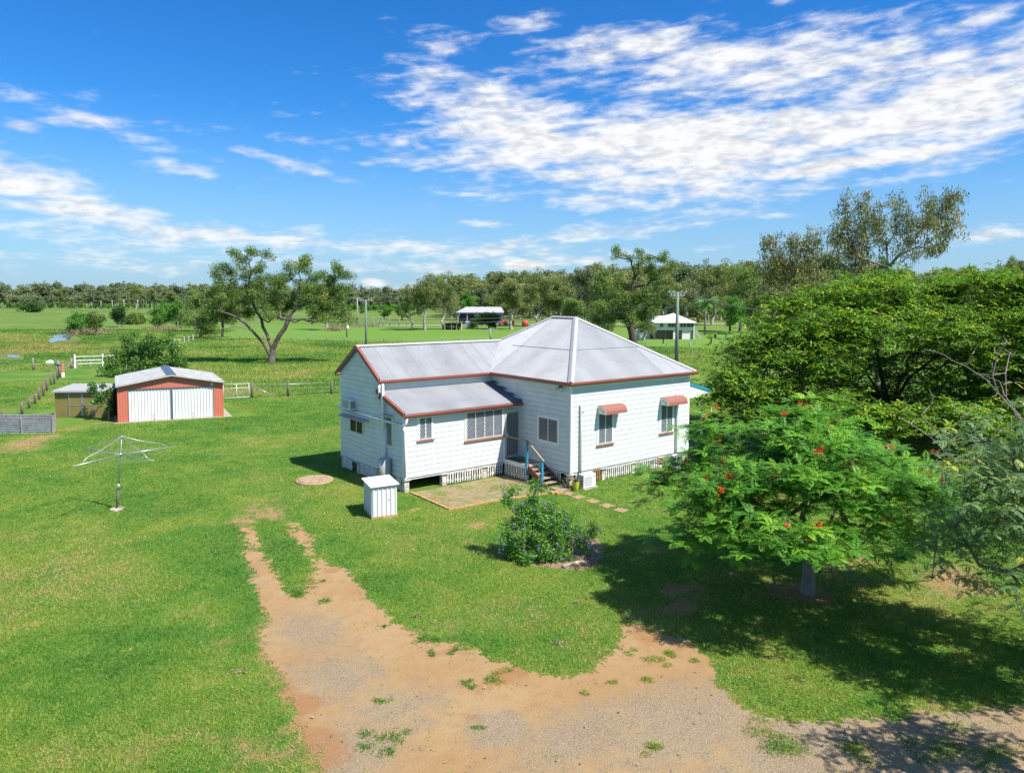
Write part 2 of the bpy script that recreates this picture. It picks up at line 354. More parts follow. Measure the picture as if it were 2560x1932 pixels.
# ------------------------------------------------------------------ numpy noise
def vnoise(x, y, seed=0):
    """value noise in 0..1"""
    xi = np.floor(x).astype(np.int64); yi = np.floor(y).astype(np.int64); fx = x-xi; fy = y-yi
    fx = fx*fx*(3-2*fx); fy = fy*fy*(3-2*fy)
    def h(a, b):
        n = (a*374761393+b*668265263+seed*1442695041) & 0xffffffff
        n = ((n ^ (n >> 13))*1274126177) & 0xffffffff
        return ((n ^ (n >> 16)) & 0xffff)/65535.
    return (h(xi, yi)*(1-fx)+h(xi+1, yi)*fx)*(1-fy)+(h(xi, yi+1)*(1-fx)+h(xi+1, yi+1)*fx)*fy
def fbm(x, y, seed=0, oct=4):
    r = 0; a = .5; t = 0
    for i in range(oct):
        r = r+a*vnoise(x*2**i+17.3*i, y*2**i-9.1*i, seed+i); t += a; a *= .55
    return r/t
def inpoly(px, py, poly):
    ins = np.zeros(px.shape, bool); n = len(poly)
    for i in range(n):
        x1, y1 = poly[i]; x2, y2 = poly[(i+1) % n]
        c = (y1 > py) != (y2 > py)
        with np.errstate(divide='ignore', invalid='ignore'):
            xx = (x2-x1)*(py-y1)/(y2-y1+1e-12)+x1
        ins ^= c & (px < xx)
    return ins

# ------------------------------------------------------------------ the dirt field (driveway outline) in world coordinates
def W(cr, pts): return [tuple(onz(*cr(*p))[:2]) for p in pts]
outer_l = [(325, 170), (345, 230), (350, 280), (370, 340), (385, 400), (410, 450), (430, 510), (455, 570), (450, 640), (455, 700), (450, 760), (500, 830), (540, 880), (560, 950), (575, 1000), (600, 1060), (640, 1130), (680, 1190), (730, 1280), (790, 1360)]
right_edge4 = [(90, 1075), (200, 1110), (290, 1160), (310, 1250), (350, 1310), (420, 1370), (450, 1420), (540, 1445), (640, 1480), (720, 1455), (860, 1490), (960, 1440), (1090, 1445), (1200, 1400), (1330, 1410), (1570, 1385), (1800, 1370), (2200, 1330)]
inner_right = [(2020, 610), (1985, 650), (1960, 700), (1900, 760), (1850, 800), (1760, 840), (1660, 845), (1560, 810), (1480, 775), (1380, 755), (1300, 730), (1270, 690), (1180, 710), (1100, 690), (1060, 650), (1000, 610), (960, 560), (910, 520), (870, 480), (830, 440), (800, 385), (740, 370), (680, 320), (650, 270), (620, 220), (580, 185), (525, 170)]
P_OUT = W(c5, outer_l)+W(c4, [(-600, 1790), (-300, 1800), (700, 1850), (1700, 1900), (2200, 1920)])+W(c4, right_edge4[::-1])+W(c5, inner_right)
P_OUT += W(c5, [(480, 165), (420, 165)])
P_ISL = W(c5, [(372, 150), (410, 215), (415, 290), (440, 330), (480, 350), (500, 400), (530, 460), (562, 512), (600, 522), (640, 460), (655, 440), (655, 400), (630, 330), (625, 290), (580, 255), (550, 215), (518, 150), (440, 120)])
GX0, GX1, GY0, GY1, GS = -19.5, 3.0, -24.0, 7.5, .05
gx = np.arange(GX0, GX1, GS); gy = np.arange(GY0, GY1, GS); GXX, GYY = np.meshgrid(gx, gy)
dirt = inpoly(GXX, GYY, P_OUT) & ~inpoly(GXX, GYY, P_ISL)
dirt = dirt.astype(float)
def blur(a, r):
    k = 2*r+1
    for ax in (0, 1):
        p = np.pad(a, [(r+1, r) if i == ax else (0, 0) for i in (0, 1)], mode='edge'); c = np.cumsum(p, axis=ax)
        a = (np.take(c, range(k, c.shape[ax]), axis=ax)-np.take(c, range(0, c.shape[ax]-k), axis=ax))/k
    return a
dirt = blur(blur(dirt, 6), 4)
n1 = fbm(GXX*1.3, GYY*1.3, 3, 5); n2 = fbm(GXX*6, GYY*6, 8, 3)
dirt = dirt+(n1-.5)*.85+(n2-.5)*.75+(fbm(GXX*15, GYY*15, 14, 2)-.5)*.35
def gblob(x, y, cx, cy, r, ry=None): return np.exp(-((x-cx)/r)**2-((y-cy)/(ry or r))**2)
TUF = []
for (px, py, r) in [(590, 488, .33), (700, 517, .28), (1430, 850, .36), (1310, 865, .2), (880, 1120, .38), (930, 945, .22), (985, 1080, .32), (1320, 880, .15), (1160, 740, .16), (1240, 730, .22), (1140, 680, .36), (955, 625, .1), (1920, 860, .16), (2075, 850, .16), (1815, 910, .13), (2100, 1130, .22), (700, 430, .1), (960, 1160, .2), (1355, 1055, .14), (2090, 640, .25), (1500, 800, .2), (2110, 770, .2), (2170, 745, .22), (2015, 730, .2), (1800, 740, .1)]:
    TUF.append((*onz(*c5(px, py))[:2], r))
for (px, py, r) in [(130, 1165, .2), (70, 1190, .2), (125, 1215, .14), (245, 1195, .16), (35, 1270, .16), (560, 1500, .5), (640, 1570, .6), (900, 1560, .5), (1250, 1560, .6), (50, 1560, .25), (1450, 1590, .7)]:
    TUF.append((*onz(*c4(px, py))[:2], r))
def dirt_at(x, y):
    i = np.clip(((x-GX0)/GS).astype(int), 0, len(gx)-1); j = np.clip(((y-GY0)/GS).astype(int), 0, len(gy)-1)
    ins = (x > GX0) & (x < GX1) & (y > GY0) & (y < GY1)
    return np.where(ins, dirt[j, i], 0.)

# ------------------------------------------------------------------ ground
def axis_grid(lo, hi, step, far, n):
    a = np.arange(lo, hi+step/2, step); g = np.geomspace(step, far, n); g = np.cumsum(g*0+1)*0+np.geomspace(1, far, n)
    return np.concatenate([lo-g[::-1], a, hi+g])
ax = axis_grid(-30, 40, .3, 6000, 40); ay = axis_grid(-30, 60, .3, 6000, 40)
AX, AY = np.meshgrid(ax, ay)
def zones(x, y):
    line = y+.24*x-36.6+1.2*(fbm(x*.3, y*.3, 40, 3)-.5)
    pad = 1/(1+np.exp(-line*1.6))*(x > -9.5)
    pad = pad*(1/(1+np.exp(-(x+6.5+.0*y)*2)))
    L2 = (68.5*x+51*y-8250)/85
    bright = 1/(1+np.exp(-L2*.8))
    west = 1/(1+np.exp(-((11+(y-112)*.50)-x)*.25))*(1/(1+np.exp(-(y-(74.5))*1.2)))
    far = 1/(1+np.exp(-(68.5*x+51*y-15000)/85*.1))
    return pad, bright*(1-far), west, far
def ground_attrs(x, y):
    pad, bright, west, far = zones(x, y)
    tall = np.clip(np.maximum(pad*(1-bright), west), 0, 1)
    tall = np.maximum(tall, far*.8)
    dry = .42*fbm(x*.16, y*.16, 11, 4)+.25*(fbm(x*.7, y*.7, 21, 4)-.4)
    wear = np.zeros_like(x)
    for (cr, px, py, r, ry, a) in [(k7, 520, 1500, 1.6, 1.8, .28), (k7, 200, 1640, 1.6, 1.0, .45), (k7, 330, 1250, 2.0, 3.0, .25), (k7, 100, 900, 2.5, 6, .2), (c5, 400, 140, .9, 1.2, .18), (c5, 500, 150, .4, 1.0, .35), (c5, 330, 700, 1.0, 3.5, .35), (c5, 480, 1150, 1.2, 1.6, .45),
                                  (c5, 1200, 640, 1.6, .8, .5), (k5, 130, 740, 1.6, .8, .4), (c5, 1360, 190, .5, .35, .6), (c5, 1080, 128, .35, .2, 1.3), (k7, 600, 815, .35, .6, .7), (k7, 950, 700, .9, .25, .5), (k7, 880, 830, .5, .3, .5), (k7, 1490, 1400, .3, .3, .6),
                                  (c2, 250, 1180, 1.6, 1.0, 1.0), (c2, 110, 1230, 1.4, 2.0, 1.2), (c2, 420, 1128, 1.6, .8, .7), (c2, 650, 1085, 1.6, .6, .8), (c2, 150, 770, 3, .7, .8),
                                  (c4, 170, 890, .9, .5, .9), (c4, 180, 960, 1.2, .4, .9), (c4, 700, 900, 1.3, 1.0, 1.1), (c4, 850, 770, 1.6, .8, .8), (c4, 1350, 830, 2.0, .8, .8), (c4, 1250, 890, 1.6, .6, .6), (c4, 1000, 1250, .9, .4, .5), (c4, 1500, 900, 1.0, .7, .6), (c4, 70, 730, .7, 1.0, .5), (c4, 1230, 1370, .8, .3, .6)]:
        b = onz(*cr(px, py)); wear = wear+a*np.exp(-((x-b[0])/r)**2-((y-b[1])/ry)**2)
    wear = wear*(.35+1.3*fbm(x*1.1, y*1.1, 31, 4))
    # bare fringe beside the driveway
    wear = wear+.85*np.clip(dirt_at(x, y)*1.6-.05, 0, 1)
    reed = np.exp(-((x+5)/8)**2-((y-128)/16)**2)+np.exp(-((x+12)/7)**2-((y-112)/12)**2)+.7*np.exp(-((x+8)/6)**2-((y-150)/10)**2)
    reed = reed*(.3+1.2*fbm(x*.25, y*.25, 51, 4))
    return tall, dry, np.clip(wear*.8, 0, 1.6), bright, np.clip(reed, 0, 1)
ta, dr, we, br, re_ = ground_attrs(AX, AY)
nx, ny = len(ax), len(ay)
AZg = np.zeros_like(AX)
V = np.stack([AX.ravel(), AY.ravel(), AZg.ravel()], 1)
ii, jj = np.meshgrid(np.arange(nx-1), np.arange(ny-1)); b0 = (jj*nx+ii).ravel()
F = np.stack([b0, b0+1, b0+nx+1, b0+nx], 1)
M = bpy.data.materials.new('lawn_and_pasture'); M.use_nodes = True; t = NT(M.node_tree); b = t.n['Principled BSDF']
pos = t.new('ShaderNodeNewGeometry').outputs['Position']
aT, aD, aW, aB, aR = [t.attr(k).outputs['Fac'] for k in ('tall', 'dry', 'wear', 'bright', 'reed')]
N1 = t.noise(pos, .35, 6, .6); N2 = t.noise(pos, 3.0, 6, .65); N3 = t.noise(pos, 28., 4, .7); N4 = t.noise(pos, .9, 5, .6, .6)
lawn = t.mix(t.mapr(N1, .35, .62), (.058, .160, .022), (.130, .205, .030))
lawn = t.mix(t.mapr(t.math('ADD', t.math('MULTIPLY', N2, .5), aD), .46, .82), lawn, (.25, .25, .055))
lawn = t.mix(t.math('MULTIPLY', t.mapr(N3, .50, .72), .55), lawn, (.05, .15, .016))
lawn = t.mix(t.math('MULTIPLY', aB, .85), lawn, t.mix(N4, (.10, .215, .026), (.15, .255, .038)))
past = t.mix(t.mapr(N4, .36, .60), (.075, .17, .022), (.16, .21, .045))
past = t.mix(t.mapr(t.noise(pos, .22, 6, .7, .8), .50, .66, 0, .75), past, (.24, .235, .08))
past = t.mix(t.math('MULTIPLY', t.mapr(N3, .5, .75), .5), past, (.065, .13, .018))
past = t.mix(t.mapr(t.noise(pos, .035, 5, .7), .42, .6, 0, .6), past, (.075, .15, .02))
past = t.mix(aR, past, t.mix(t.mapr(N2, .4, .6), (.10, .13, .03), (.17, .10, .045)))
c = t.mix(aT, lawn, past)
wm = t.mapr(t.math('ADD', aW, t.math('MULTIPLY', t.math('SUBTRACT', N2, .5), 1.5)), .34, .92)
c = t.mix(wm, c, t.mix(t.mapr(N3, .35, .65), (.27, .185, .085), (.36, .21, .11)))
t.l.new(c, b.inputs['Base Color']); b.inputs['Roughness'].default_value = .9; b.inputs['Specular IOR Level'].default_value = .15
bn = t.new('ShaderNodeBump', inp={'Strength': .9, 'Distance': .05, 'Height': t.math('ADD', t.math('MULTIPLY', N3, .6), N2)}); t.l.new(bn.outputs[0], b.inputs['Normal'])
gr = mesh_np('ground', V, F, M, kind='structure', attrs={'tall': ('POINT', ta.ravel()), 'dry': ('POINT', dr.ravel()), 'wear': ('POINT', we.ravel()), 'bright': ('POINT', br.ravel()), 'reed': ('POINT', re_.ravel())})

# driveway sheet: the cells of the dirt field
def cells_sheet(mask, z, xs, ys):
    h, wd = mask.shape; c = mask[:-1, :-1]; idx = np.argwhere(c)
    j, i = idx[:, 0], idx[:, 1]
    f = np.stack([j*wd+i, j*wd+i+1, (j+1)*wd+i+1, (j+1)*wd+i], 1)
    used, inv = np.unique(f, return_inverse=True); inv = inv.reshape(f.shape)
    vx = xs[used % wd]; vy = ys[used//wd]
    return np.stack([vx, vy, np.full(len(vx), z)], 1), inv
M = bpy.data.materials.new('sandy_gravel'); M.use_nodes = True; t = NT(M.node_tree); b = t.n['Principled BSDF']
pos = t.new('ShaderNodeNewGeometry').outputs['Position']
gA = t.attr('gravel').outputs['Fac']; gE = t.attr('edge').outputs['Fac']
N1 = t.noise(pos, .5, 6, .6); N2 = t.noise(pos, 2.6, 6, .65); N3 = t.noise(pos, 38., 3, .8); N5 = t.noise(pos, 90., 2, .8)
sand = t.mix(t.mapr(N1, .35, .65), (.385, .262, .125), (.35, .215, .095))
sand = t.mix(t.mapr(N2, .46, .74, 0, .7), sand, (.32, .18, .085))
sand = t.mix(t.math('MULTIPLY', t.mapr(N3, .5, .74), .7), sand, (.22, .15, .09))
grav = t.mix(t.mapr(N3, .36, .62), (.12, .10, .075), (.38, .315, .21))
grav = t.mix(t.mapr(N5, .5, .7, 0, .5), grav, (.10, .09, .08))
gm = t.mapr(t.math('ADD', gA, t.math('MULTIPLY', t.math('SUBTRACT', N2, .5), 1.1)), .3, .85)
c = t.mix(t.math('MULTIPLY', gm, .74), sand, grav)
em = t.mapr(t.math('ADD', gE, t.math('MULTIPLY', t.math('SUBTRACT', N2, .5), .9)), .35, .85)
c = t.mix(t.math('MULTIPLY', em, .75), c, (.31, .155, .065))
t.l.new(c, b.inputs['Base Color']); b.inputs['Roughness'].default_value = .95; b.inputs['Specular IOR Level'].default_value = .15
bn = t.new('ShaderNodeBump', inp={'Strength': .8, 'Distance': .03, 'Height': t.math('ADD', N3, N2)}); t.l.new(bn.outputs[0], b.inputs['Normal'])
Vd, Fd = cells_sheet(dirt > .5, .006, gx, gy)
def blobs(lst, x, y):
    r_ = np.zeros_like(x)
    for (cr, px, py, r, ry, a) in lst:
        q = onz(*cr(px, py)); r_ = np.maximum(r_, a*np.exp(-((x-q[0])/r)**2-((y-q[1])/ry)**2))
    return r_
GRV = [(c5, 640, 640, 1.3, 2.2, .75), (c5, 750, 830, 1.5, 1.8, .8), (c5, 1000, 980, 1.8, 1.6, .72), (c5, 1440, 1060, .75, .75, 1.2), (c5, 800, 1160, 1.6, 1.2, .9), (c5, 1800, 1080, 2.5, 1.2, .85), (c5, 2100, 980, 2.2, 1.2, .8), (c4, 200, 1450, 3., 1.6, .9), (c4, 700, 1550, 3., 1.5, .95), (c5, 450, 430, .4, .9, .5), (c4, 1300, 1550, 4., 2, .9)]
EDG = [(c5, 690, 1130, .55, .9, 1.1), (c5, 620, 950, .35, .5, 1.2), (c5, 530, 900, .4, 1.6, .8), (c5, 735, 385, .45, .25, 1.0), (c5, 1480, 830, 1.1, .45, .9), (c5, 1330, 1010, .25, .8, .6), (c5, 560, 1060, .5, 1.4, .9), (c5, 2050, 660, .6, .9, .8), (c5, 1250, 720, .9, .35, .7), (c5, 1600, 930, .9, .4, .5), (c4, 180, 1130, .8, .6, .6)]
mesh_np('driveway', Vd, Fd, M, kind='structure', attrs={'gravel': ('POINT', blobs(GRV, Vd[:, 0], Vd[:, 1])), 'edge': ('POINT', blobs(EDG, Vd[:, 0], Vd[:, 1]))})

# loose stones on the driveway
rng = np.random.default_rng(5)
n = 150000; X = rng.uniform(GX0, GX1, n); Y = rng.uniform(GY0, GY1, n)
keep = (dirt_at(X, Y) > .55) & (rng.random(n) < .20+.9*blobs(GRV, X, Y)); X, Y = X[keep], Y[keep]; n = len(X)
s = rng.uniform(.006, .015, n); th = rng.uniform(0, 6.28, n)
ring = np.stack([np.stack([X+s*np.cos(th+k*1.5708)*(1 if k % 2 else .7), Y+s*np.sin(th+k*1.5708)*(1 if k % 2 else .7), np.full(n, .004)], 1) for k in range(4)], 1)
top = np.stack([X+s*.2, Y, .006+s*.55], 1)[:, None, :]
V = np.concatenate([ring, top], 1).reshape(-1, 3); base = (np.arange(n)*5)[:, None]
F = np.concatenate([base+np.array([[k, (k+1) % 4, 4]]) for k in range(4)])
stM = bpy.data.materials.new('loose_stone'); stM.use_nodes = True; t = NT(stM.node_tree)
t.l.new(t.ramp(t.attr('tint').outputs['Fac'], [(0, (.10, .085, .07)), (.5, (.26, .21, .165)), (1, (.42, .35, .27))]), t.n['Principled BSDF'].inputs['Base Color']); t.n['Principled BSDF'].inputs['Roughness'].default_value = .9
tn = rng.random(n); mesh_np('gravel_stones', V, F, stM, tint=np.tile(tn, 4), kind='stuff')

# water of the pond, laid as sheets in the low ground
wM = mat('pond_water', (.06, .09, .10), .06, spec=1.0)
def irregular(cx, cy, rx, ry, rot, seed, n=60):
    out = []
    for k in range(n):
        a = 2*math.pi*k/n; r = 1+.28*math.sin(2*a+seed)+.17*math.sin(5*a+seed*2)+.10*math.sin(9*a+seed*3)
        x, y = rx*r*math.cos(a), ry*r*math.sin(a); out.append((cx+x*math.cos(rot)-y*math.sin(rot), cy+x*math.sin(rot)+y*math.cos(rot)))
    return out
def sheet(name, pts, z, material):
    mb = MB(); mb.poly(*[(x, y, z) for x, y in pts]); return mb.build(name, material, kind='structure')
sheet('pond_water', W(c2c, [(300, 718), (400, 722), (560, 722), (650, 726), (630, 742), (560, 748), (548, 772), (520, 790), (440, 792), (400, 802), (330, 810), (318, 803), (352, 785), (350, 770), (395, 765), (385, 742), (340, 735)]), .03, wM)
sheet('pond_water', W(c2c, [(-60, 930), (20, 935), (60, 940), (50, 952), (0, 956), (-60, 950)]), .03, wM)
sheet('pond_water', W(c2c, [(330, 822), (375, 812), (400, 806), (372, 800), (325, 806)]), .028, wM)
# country road beyond the far fence
rdM = mat('pale_road', (.36, .34, .31), .9, noise=.2, nscale=.5)
pa, pb = onz(*c8(1500, 1034)), onz(*c8(2300, 1030)); dv = (pb-pa)/np.linalg.norm(pb-pa); nv = np.array([-dv[1], dv[0], 0])
ra, rb = pa+dv*6, pb+dv*260
sheet('road', [tuple((ra-nv*2.6)[:2]), tuple((rb-nv*2.6)[:2]), tuple((rb+nv*2.6)[:2]), tuple((ra+nv*2.6)[:2])], .02, rdM)

# ------------------------------------------------------------------ grass blades
grM = leafmat('grass_blade', [(0, (.042, .145, .022)), (.35, (.092, .245, .028)), (.6, (.20, .32, .038)), (.82, (.33, .37, .07)), (1, (.46, .36, .14))], .42, tcol=(1.1, 1.2, .6))
def blades(X, Y, hgt, wid, tint, name, lean=.5, z0=0., seed=1):
    rg = np.random.default_rng(seed); n = len(X); a = rg.uniform(0, 6.283, n); ux, uy = np.cos(a)*wid/2, np.sin(a)*wid/2
    b = rg.uniform(0, 6.283, n); l = rg.random(n)*lean*hgt
    V = np.stack([np.stack([X-ux, Y-uy, np.full(n, z0)], 1), np.stack([X+ux, Y+uy, np.full(n, z0)], 1), np.stack([X+np.cos(b)*l, Y+np.sin(b)*l, z0+hgt*rg.uniform(.6, 1.1, n)], 1)], 1).reshape(-1, 3)
    F = (np.arange(n)*3)[:, None]+np.array([[0, 1, 2]])
    return mesh_np(name, V, F, grM, tint=tint, kind='stuff')
def infront(X, Y, dmax, dmin=8, mx=80):
    px, py, z = proj(np.stack([X, Y, np.zeros_like(X)], 1)); return (z > dmin) & (z < dmax) & (px > -mx) & (px < 2560+mx) & (py < 2000)
def sample_view(n, dmin, dmax, rg, power=1.0):
    """points spread so that nearer ground gets more"""
    d = dmin*(dmax/dmin)**rg.random(n) if power == 0 else (dmin**-power+(dmax**-power-dmin**-power)*rg.random(n))**(-1/power)
    sx = rg.uniform(-1850, 1850, n); P = CAMP[None, :2]+d[:, None]*(FW[:2]/np.linalg.norm(FW[:2]))[None, :]+(d*sx/FPX)[:, None]*RT[None, :2]
    return P[:, 0], P[:, 1], d
rg = np.random.default_rng(7)
X, Y, D = sample_view(1250000, 10.5, 70, rg, 0)
ta, dr, we, br, re_ = ground_attrs(X, Y)
house_in = ((X > 0) & (X < 8.1) & (Y > 0) & (Y < 9.8)) | ((X > -6.25) & (X < .1) & (Y > 3.5) & (Y < 9.7))
gar_in = (Y+.24*X > 26.5) & (X < -4) & (X > -18) & (Y < 40)
# extra samples on the weedy tufts of the driveway and along its ragged edge
tx, ty = [], []
for (a, b_, r) in TUF:
    r = r*.8; n = int(900*r*r/.09*.35+70); g = rg.normal(0, 1, (n, 2))*r*.5; c_ = rg.normal(0, .5, (5, 2))*r; g = g*.55+c_[rg.integers(0, 5, n)]; tx.append(a+g[:, 0]); ty.append(b_+g[:, 1])
ex_x, ex_y = np.concatenate(tx), np.concatenate(ty)
dv_ = dirt_at(X, Y); edge = (dv_ < .5) | (rg.random(len(X)) < .65*np.exp(-(dv_-.5)*6.)*(fbm(X*3, Y*3, 91, 3) > .45))
k = edge & (ta < .5) & ~house_in & (rg.random(len(X)) > np.clip(we*.9, 0, .93)) & ~((abs(X+3.4) < 2.6) & (Y > .2) & (Y < 3.4) & (fbm(X*1.3, Y*1.3, 77, 3) < .50+.25*rg.random(len(X)))) & ~gar_in
X, Y, D, dr, we = X[k], Y[k], D[k], dr[k], we[k]
X = np.concatenate([X, ex_x]); Y = np.concatenate([Y, ex_y]); D = np.concatenate([D, np.full(len(ex_x), 16.)]); dr = np.concatenate([dr, np.full(len(ex_x), .2)]); we = np.concatenate([we, np.full(len(ex_x), .0)])
lum = fbm(X*.22, Y*.22, 61, 4)*.65+fbm(X*1.8, Y*1.8, 62, 3)*.35
tn = np.clip(.47+(lum-.5)*1.8+dr*.45+rg.normal(0, .09, len(X))+we*.35, 0, 1)
blades(X, Y, rg.uniform(.022, .05, len(X))*(1+D/50), rg.uniform(.008, .016, len(X))*(1+D/20), tn, 'grass', 1.7, seed=3)
X, Y, D = sample_view(620000, 44, 190, rg, 0)
ta, dr, we, br, re_ = ground_attrs(X, Y)
ppx, ppy, _ = proj(np.stack([X, Y, np.zeros_like(X)], 1)); pnd = ((ppx-(35+480/3.915))/40)**2+((ppy-(650+775/3.915))/12)**2 < 1
pnd |= (ppx < 60) & (abs(ppy-(650+945/3.915)) < 9)
k = ~pnd & (ta > .5) & (rg.random(len(X)) < .95); X, Y, D, re2 = X[k], Y[k], D[k], re_[k]
lum = fbm(X*.12, Y*.12, 71, 4); clp = fbm(X*.6, Y*.6, 72, 3)
tn = np.clip(.47+(lum-.5)*1.5+(clp-.5)*.55+rg.normal(0, .14, len(X))+re2*.4, 0, 1)
blades(X, Y, rg.uniform(.10, .32, len(X))*(.55+clp), rg.uniform(.03, .07, len(X))*(D/55), tn, 'long_grass', 1.5, seed=4)

# =================================================================== THE HOUSE
HW, HD, V1, V2, VA, LW = 8.04, 9.725, 5.715, 9.61, 3.56, 6.20
ZB, ZE, ZR, ZA, ZS, ZS2, OV, BG = .585, 4.59, 5.974, 7.22, 3.347, 4.125, .24, .14
HG = thing('weatherboard_house', (0, 0, 0), 'white raised weatherboard house with grey corrugated roof and terracotta gutters', 'house')
def lapwall(mb, o, H, N, z0, z1, ext, bh=.222, lap=.030):
    o, H, N = [np.array(q, float) for q in (o, H, N)]
    P = lambda h, z, d: o+H*h+N*d+np.array([0, 0, z])
    z = z0
    while z < z1-1e-6:
        zt = min(z+bh, z1); a0, a1 = ext(z); b0, b1 = ext(zt)
        if a1-a0 < .02: break
        b0, b1 = (b0, b1) if b1-b0 > .005 else ((b0+b1)/2-.002, (b0+b1)/2+.002)
        gz = .018
        mb.poly(P(a0, z+gz, lap), P(a1, z+gz, lap), P(b1, zt, lap-.012), P(b0, zt, lap-.012))
        mb.poly(P(a0, z, 0), P(a1, z, 0), P(a1, z+gz, 0), P(a0, z+gz, 0))
        mb.poly(P(a0, z+gz, 0), P(a1, z+gz, 0), P(a1, z+gz, lap), P(a0, z+gz, lap))
        mb.poly(P(b0, zt, 0), P(b1, zt, 0), P(b1, zt, lap-.012), P(b0, zt, lap-.012))
        z = zt
X_, Y_ = (1, 0, 0), (0, 1, 0)
mb = MB()
lapwall(mb, (0, 0, 0), X_, (0, -1, 0), ZB, 4.5, lambda z: (0, HW)); mb.build('wall', MT['paint'], HG)          # sunlit long side
mb = MB(); lapwall(mb, (0, 0, 0), Y_, (-1, 0, 0), ZB, 4.5, lambda z: (0, V1)); mb.build('wall', MT['paint'], HG)
mb = MB(); lapwall(mb, (-LW, VA, 0), X_, (0, -1, 0), ZB, 3.33, lambda z: (0, LW)); mb.build('wall', MT['paint'], HG)
mb = MB(); lapwall(mb, (-LW, V1, 0), X_, (0, -1, 0), ZS2-.05, 4.5, lambda z: (0, LW)); mb.build('wall', MT['paint'], HG)
def gext(z):
    sl = (ZS2-ZS)/(V1-VA+OV)
    lo = VA if z < ZS-.03 else (VA-OV+(z-ZS+.06)/sl if z < ZS2 else V1)
    lo = max(VA, min(lo, V1)); hi = V2
    if z > ZE-.12:
        q = (z-ZE+.12)/(ZR-ZE)*((V2-V1)/2+OV)-OV; lo = max(lo, V1+q); hi = min(hi, V2-q)
    return (lo, hi)
mb = MB(); lapwall(mb, (-LW, 0, 0), Y_, (-1, 0, 0), ZB, ZR-.12, gext); mb.build('wall', MT['paint'], HG)
mb = MB()   # the hidden back sides and the floor, closing the shell
mb.box(HW-.1, HW-.002, .02, HD, ZB, 4.5); mb.box(.02, HW-.1, HD-.1, HD, ZB, 4.5); mb.box(-LW+.02, 0, V2-.1, V2-.002, ZB, 4.5)
mb.box(-LW+.01, HW-.01, VA+.01, V2-.1, ZB-.08, ZB-.02); mb.box(.01, HW-.01, .01, VA, ZB-.08, ZB-.02)
mb.build('wall', MT['paint'], HG, )
mb = MB()   # ceilings: keep light out of the shell
mb.box(.03, HW-.1, .03, HD-.1, 4.40, 4.44); mb.box(-LW+.03, 0, V1+.03, V2-.1, 4.40, 4.44); mb.box(-LW+.03, -.02, VA+.03, V1, 3.24, 3.28)
mb.build('ceiling', MT['dark'], HG)
# corner boards, friezes, base boards
c_ = .095
for bx_ in (
    (-.030, c_, -.030, .0, ZB-.03, 4.47),
    (-.030, 0, .0, .06, ZB-.03, 4.47),
    (HW-c_, HW+.01, -.030, .0, ZB-.03, 4.47),
    (-LW-.030, -LW+.10, VA-.030, VA, ZB-.03, 3.30),
    (-LW-.030, -LW, VA, VA+.07, ZB-.03, 3.30),
    (-LW-.028, -LW, V2-.07, V2+.01, ZB-.03, 4.47),
    (c_, HW-c_, -.027, 0, 4.30, 4.47),
    (-.90, -.0, VA-.028, VA, 3.05, 3.30),
    (-.08, -.024, VA-.05, VA-.0, ZB, 3.30),
    (-LW+.1, -.9, VA-.026, VA, 3.16, 3.31)):
    mb = MB(); mb.box(*bx_); mb.build('corner_board', MT['trim'], HG)

def corr(mb, sheets, o, A, S, Nn, L, tf, pitch=.098, amp=.017, seg=6, step=1.0, seed=1):
    """corrugated sheet: A runs along the eave, S up the slope, Nn out of the plane; tf(s) -> (t0, t1) along the slope"""
    o, A, S, Nn = [np.array(q, float) for q in (o, A, S, Nn)]; n = int(L/pitch*seg); rg = random.Random(seed)
    base = len(mb.v); vs = []
    for i in range(n+1):
        s = L*i/n; t0, t1 = tf(s); h = amp*math.cos(2*math.pi*s/pitch)
        for q in (0, 1): vs.append(o+A*s+S*(t0 if q == 0 else t1)+Nn*h)
    fs = [(2*i, 2*i+2, 2*i+3, 2*i+1) for i in range(n)]
    mb._add(vs, fs, True)
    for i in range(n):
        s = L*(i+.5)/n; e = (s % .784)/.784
        q = (s/pitch) % 1.; sheets.append(1. if e < .045 else (.75+.25*math.sin(s*3.1+seed) if .34 < q < .66 else 0.))  # seams at full value; troughs carry painted rib shade and dirt
    return mb
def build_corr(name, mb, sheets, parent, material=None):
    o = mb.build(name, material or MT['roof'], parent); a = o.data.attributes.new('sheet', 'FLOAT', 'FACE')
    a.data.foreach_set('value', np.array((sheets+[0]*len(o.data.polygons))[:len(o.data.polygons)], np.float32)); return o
def unit(v): v = np.array(v, float); return v/np.linalg.norm(v)
# main hipped roof
zE = ZE-.01; half = HW/2+OV; rise = ZA-zE; sl = math.hypot(half, rise)
mb, sh = MB(), []
Sx = unit((half, 0, rise)); Nx = unit((-rise, 0, half)); Sy = unit((0, half, rise)); Ny = unit((0, -rise, half))
LM = HD+2*OV
corr(mb, sh, (-OV, -OV, zE), Y_, Sx, Nx, LM, lambda s: (0, sl*min(1, s/half, (LM-s)/half)))
corr(mb, sh, (-OV, -OV, zE), X_, Sy, Ny, HW+2*OV, lambda s: (0, sl*min(s/half, (HW+2*OV-s)/half)))
corr(mb, sh, (HW+OV, -OV, zE), Y_, unit((-half, 0, rise)), unit((rise, 0, half)), LM, lambda s: (0, sl*min(1, s/half, (LM-s)/half)), seg=4)
corr(mb, sh, (-OV, HD+OV, zE), X_, unit((0, -half, rise)), unit((0, rise, half)), HW+2*OV, lambda s: (0, sl*min(s/half, (HW+2*OV-s)/half)), seg=4)
roof_main = build_corr('roof', mb, sh, HG)
